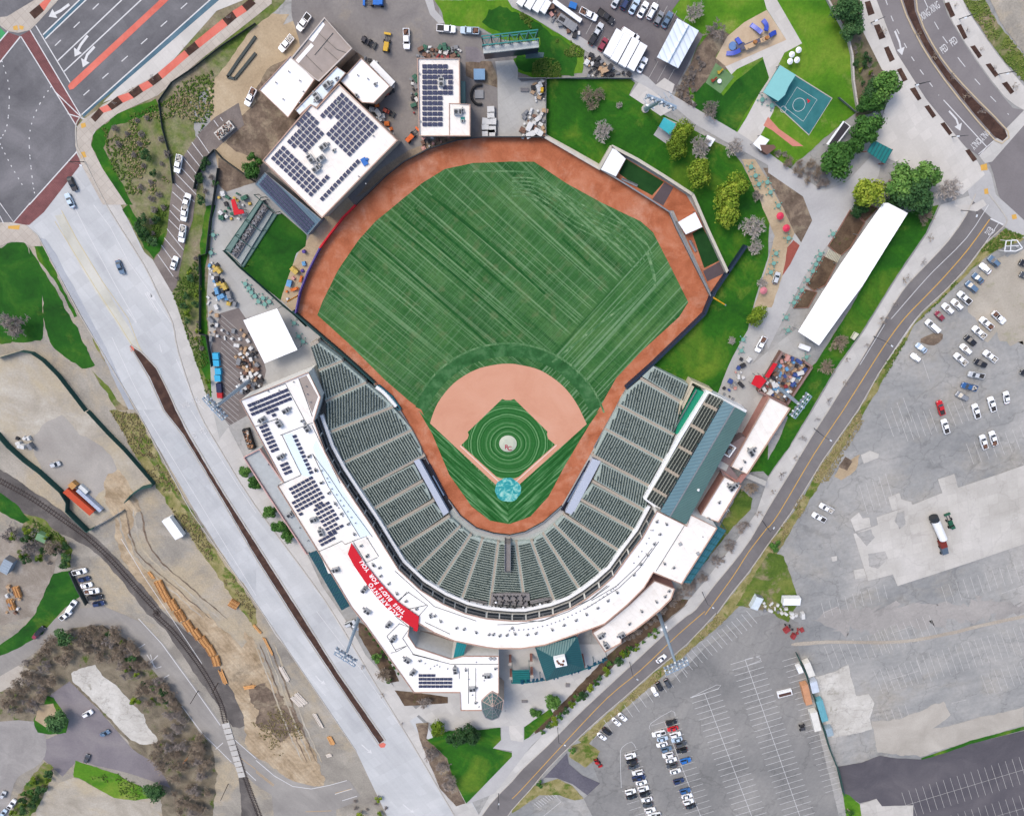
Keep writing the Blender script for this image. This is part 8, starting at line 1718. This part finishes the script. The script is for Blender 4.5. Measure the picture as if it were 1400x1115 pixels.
for i,(f,x,y,r,k_,lab) in enumerate((('02',410,520,62,'n0','bare brown tree on the upper berm lawn, left crown'),('02',470,515,55,'n1','bare brown tree on the upper berm lawn, right crown'),('02',430,570,50,'n0','bare brown tree on the upper berm lawn, lower crown'),('02',495,712,78,'p0','bare pale tree in the middle of the berm lawn'),('02',585,572,26,'p0','tiny bare pale tree on the berm lawn'),('02',1000,62,72,'p0','bare pale tree above the vehicle shelter'),('02',1122,160,78,'b0','bare grey tree between the shelter and the playground'),('02',1085,598,72,'b1','bare grey tree along the north path'),('02',1030,800,85,'p0','big bare pale tree beside the olive trees'),('02',1215,800,70,'p0','bare pale tree at the path bend'),('12',1320,120,95,'p0','big bare tree at the end of the right field wall, upper crown'),('12',1330,230,60,'p0','big bare tree at the end of the right field wall, lower crown'),('12',1365,425,40,'p0','bare pale shrub tree beside the red parasol'),('12',1200,740,32,'p0','tiny bare pale tree on the right berm'),('13',390,750,75,'n1','bare tree at the lower tip of the long lawn, upper one'),('13',320,880,72,'n0','bare tree at the lower tip of the long lawn, lower one'),('13',855,60,72,'n1','bare brown tree at the top of the long lawn'),('03',1000,1030,95,'p0','wide bare pale tree on the plaza corner'),('U5',700,250,60,'b0','bare tree at the fork of the paths'),('U5',230,340,60,'b0','bare grey tree beside the gravel garden'),('10',55,655,118,'b1','very large bare grey tree at the left edge'),('31',690,345,72,'n0','bare tree at the end of the avenue planting bed'),('31',920,505,58,'b0','bare tree below the white stadium wall'),('31',950,785,68,'b1','first of the bare trees left of the entrance lawn'),('31',1010,865,58,'b0','second of the bare trees left of the entrance lawn'),('31',1055,950,70,'b1','third of the bare trees left of the entrance lawn'),('22',1300,425,62,'n1','bare tree between the pink building and the road'),('22',1262,640,62,'b0','bare tree right of the blue-teal awning'),('22',1190,745,55,'b1','bare tree second below the blue-teal awning'),('22',1120,830,58,'b0','bare tree third below the blue-teal awning'),('22',1040,920,52,'b1','bare tree fourth below the blue-teal awning'),('22',965,1000,50,'b0','bare tree near the end of the curved annex'),('02',985,400,30,'b1','small bare bush along the dark garden, upper'),('03',630,170,32,'s0','small reddish bare tree in a planter box'),('20',40,690,75,'b0','bare tree by the little house at the left edge'),('20',280,760,72,'n1','bare tree beside the railway shed'),('20',150,760,70,'b1','bare tree left of the railway shed'))):
 tree(k_,f,x,y,r,lab)
for i,(f,x,y,r) in enumerate((('13',885,182,34),('13',845,312,30),('13',745,408,42),('13',690,540,30),('13',622,620,44),('13',540,762,28),('13',415,965,28),('13',330,1062,36),('13',430,838,26),('23',190,152,34),('23',148,262,28),('23',72,350,40),('23',25,442,28),('23',270,50,24),('22',1345,560,34),('31',795,610,18),('31',690,455,24),('31',580,300,22),('03',905,310,34),('03',1000,415,32),('03',1080,520,34),('03',1165,605,34),('03',820,185,30),('00',1245,95,22),('00',1010,260,22),('00',830,420,22),('00',720,490,22),('00',620,560,20),('03',1020,30,20),('03',1085,165,20),('03',1160,270,20),('03',1235,370,20),('03',1340,470,34))):
 tree('s%d' % (i % 2),f,x,y,r,'small bare street tree standing along a pavement or in a median bed','small bare street trees')
def scatter_trees(kinds,s,n,r,label,group,f='30',gap=.8,cat=None):
 poly = P(s); xs = [p[0] for p in poly]; ys = [p[1] for p in poly]; put = []; tries = 0; ox,oy,k = FR[f]
 while len(put) < n and tries < n * 80:
  tries += 1; p = (random.uniform(min(xs),max(xs)),random.uniform(min(ys),max(ys)))
  if not inside(p,poly): continue
  rr = random.uniform(*r)
  if any(hypot(p[0] - a[0],p[1] - a[1]) < gap * rr / k for a in put): continue
  put.append(p); tree(random.choice(kinds),f,(p[0] - ox) * k,(p[1] - oy) * k,rr,label,group,cat)
thk = 'bare grey-brown tree in the dense thicket around the broken slab'
scatter_trees(['n0','n1','b0','n1'],'30|450,80 640,110 740,200 850,350 960,480 940,600 860,560 780,500 660,340 520,250 420,200',46,(38,62),'bare grey-brown tree in the thicket between the broken slab and the side road','bare thicket trees by the side road',gap=.62)
scatter_trees(['n0','n1','b1','n0'],'30|860,560 960,520 1080,660 1150,760 1170,950 1100,1115 960,1115 920,960 800,800 880,700',40,(38,64),'bare grey-brown tree in the thicket south of the broken slab by the dusty yard','bare thicket trees by the dusty yard',gap=.62)
scatter_trees(['n0','n1','b0'],'30|440,120 430,220 300,330 270,450 150,560 20,570 20,450 130,360 130,260 230,170 350,130',36,(36,60),'bare grey-brown tree in the thicket left of the broken slab near the street circle','bare thicket trees by the street circle',gap=.62)
scatter_trees(['sl','so','sh'],'30|560,90 700,160 720,230 860,350 960,480 1010,620 980,620 800,480 640,230',14,(16,28),'green undergrowth shrub showing through the bare thicket','green shrubs in the thicket',gap=1.5)
scatter_trees(['sl','so','sh'],'30|120,1000 200,890 290,850 250,980 130,1100 60,1115',16,(18,32),'green shrub on the grassy slope at the lower left corner','green shrubs at the lower left',gap=.9)
scatter_trees(['bb','bb','sh','bb'],'00|620,680 820,600 900,700 920,900 900,1115 760,1100 640,900',18,(22,44),'low grey or green bush on the rough island beside the avenue','bushes on the rough island','00',1.1,'bush')
scatter_trees(['bb','sh','bb'],'10|680,0 900,0 880,150 840,220 800,200',9,(22,38),'low bush on the lower tip of the rough island','bushes on the rough island','10',1.0,'bush')
scatter_trees(['bb','sh','so'],'10|960,400 1090,260 1095,700 1150,1020 1060,760 1000,600',18,(14,26),'low bush on the dirt bank beside the parking path','bushes on the dirt bank','10',1.2,'bush')
scatter_trees(['sh','bb'],'00|1090,860 1175,830 1180,1000 1150,1115 1080,1115',9,(16,30),'green bush on the bank beside the triangular bed','bushes beside the triangular bed','00',1.0,'bush')
scatter_trees(['bb'],'02|890,500 960,380 1000,300 1060,330 1000,430 990,480 1010,590 900,520',26,(16,30),'dark leafless bush in the garden strip beside the north car park','dark bushes by the north car park','02',.8,'bush')
scatter_trees(['bb','n0'],'U5|340,20 480,60 700,150 760,250 640,280 460,170',20,(32,56),'brown leafless bush in the strip above the park path','brown bushes above the park path','U5',.8,'bush')
scatter_trees(['sh','bb','so'],'03|400,170 500,200 590,380 600,430 500,460 450,250',14,(12,22),'small shrub on the verge between fence and plaza','shrubs on the plaza verge','03',1.1,'bush')
scatter_trees(['bb','b0','b1'],'R6|360,920 640,760 800,600 950,400 1040,330 1060,400 950,500 700,730 480,900 260,1010',22,(38,70),'bare tangled bush between the curved annex and the road','bushes between annex and road','R6',.8,'bush')
scatter_trees(['so','sl'],'R6|280,1080 540,920 720,790 760,830 560,980 420,1080',12,(22,34),'yellow-green low shrub between the annex and the pavement','yellow-green shrubs by the annex','R6',1.0,'bush')
scatter_trees(['sh','bb','so'],'20|60,650 200,640 380,740 390,850 260,860 100,900',16,(20,36),'low bush among the bare trees beside the railway','bushes beside the railway','20',1.0,'bush')
scatter_trees(['bb','bb','so'],'31|520,1010 680,1010 740,1080 740,1115 520,1115',8,(14,26),'dry bush on the corner between the avenue and the side road','dry corner bushes','31',1.2,'bush')
for k_,p in TP.items():
 if k_ not in TUSED:
  for c_ in list([c for c,_ in kids(p)]): bpy.data.objects.remove(c_)
  bpy.data.objects.remove(p)

# tufts: weeds and rough grass that nobody could count
def tufts(name,s,n,mat,h=(.15,.5),amp=None):
 poly = P(s); xs = [p[0] for p in poly]; ys = [p[1] for p in poly]; m = MB(); k = 0; tries = 0
 while k < n and tries < n * 30:
  tries += 1; p = (random.uniform(min(xs),max(xs)),random.uniform(min(ys),max(ys)))
  if not inside(p,poly): continue
  q = G(p)
  if noise.noise(Vector((q.x * .09,q.y * .09,1.7))) + .5 * noise.noise(Vector((q.x * .3,q.y * .3,5))) < -.02: continue
  k += 1; r = random.uniform(*h)
  for j in range(3):
   a = random.uniform(0,6.28); m.face([(q.x + cos(a) * r,q.y + sin(a) * r,.08),(q.x - sin(a) * r * .5,q.y + cos(a) * r * .5,.08 + r * .9),(q.x - cos(a) * r,q.y - sin(a) * r,.1),(q.x + sin(a) * r * .4,q.y - cos(a) * r * .4,.08 + r * .6)])
 tag(m.obj(name,mat),kind='stuff')
wg = leaf_mat('weed_green',C(60,92,24),C(92,118,44),C(132,140,76)); wd = leaf_mat('weed_dry',C(120,108,72),C(150,138,98),C(178,166,126))
tufts('weeds','00|560,700 860,560 1000,440 1170,380 1160,620 1000,840 930,1000 900,1115 720,1115 600,900',1500,wg); tufts('weeds','00|600,700 860,600 1000,500 1160,560 940,900 900,1115 760,1100',900,wd)
tufts('weeds','10|680,0 920,0 830,270',350,wg); tufts('weeds','10|940,480 1090,260 1095,700 1180,1060 1140,1080 1000,650',700,wg); tufts('verge_weeds','20|600,0 745,20 1045,580 1394,1080 1380,1150 1000,640 720,220',1100,wd)
tufts('verge_weeds','13|1290,130 1394,170 1230,250 1120,340 960,500 800,650 740,760 600,1000 520,1115 600,920 740,720 960,480 1180,220',900,wg); tufts('verge_weeds','23|500,0 520,60 330,380 160,600 20,800 0,740 300,280',900,wd); tufts('verge_weeds','32|1170,40 960,220 720,440 500,620 400,700 620,470 950,190 1115,20',700,wd)
tufts('weeds','03|1060,0 1180,0 1250,130 1394,310 1394,450 1250,290',450,wg); tufts('weeds','02|0,40 200,150 390,270 385,420 110,425 110,350 180,300 140,210',700,wg); tufts('weeds','31|20,420 250,620 280,800 100,780 -30,600',500,wd); tufts('weeds','30|640,880 800,965 740,1030 430,900',250,wg); tufts('weeds','20|120,560 350,690 385,850 300,880 130,700',500,wg)
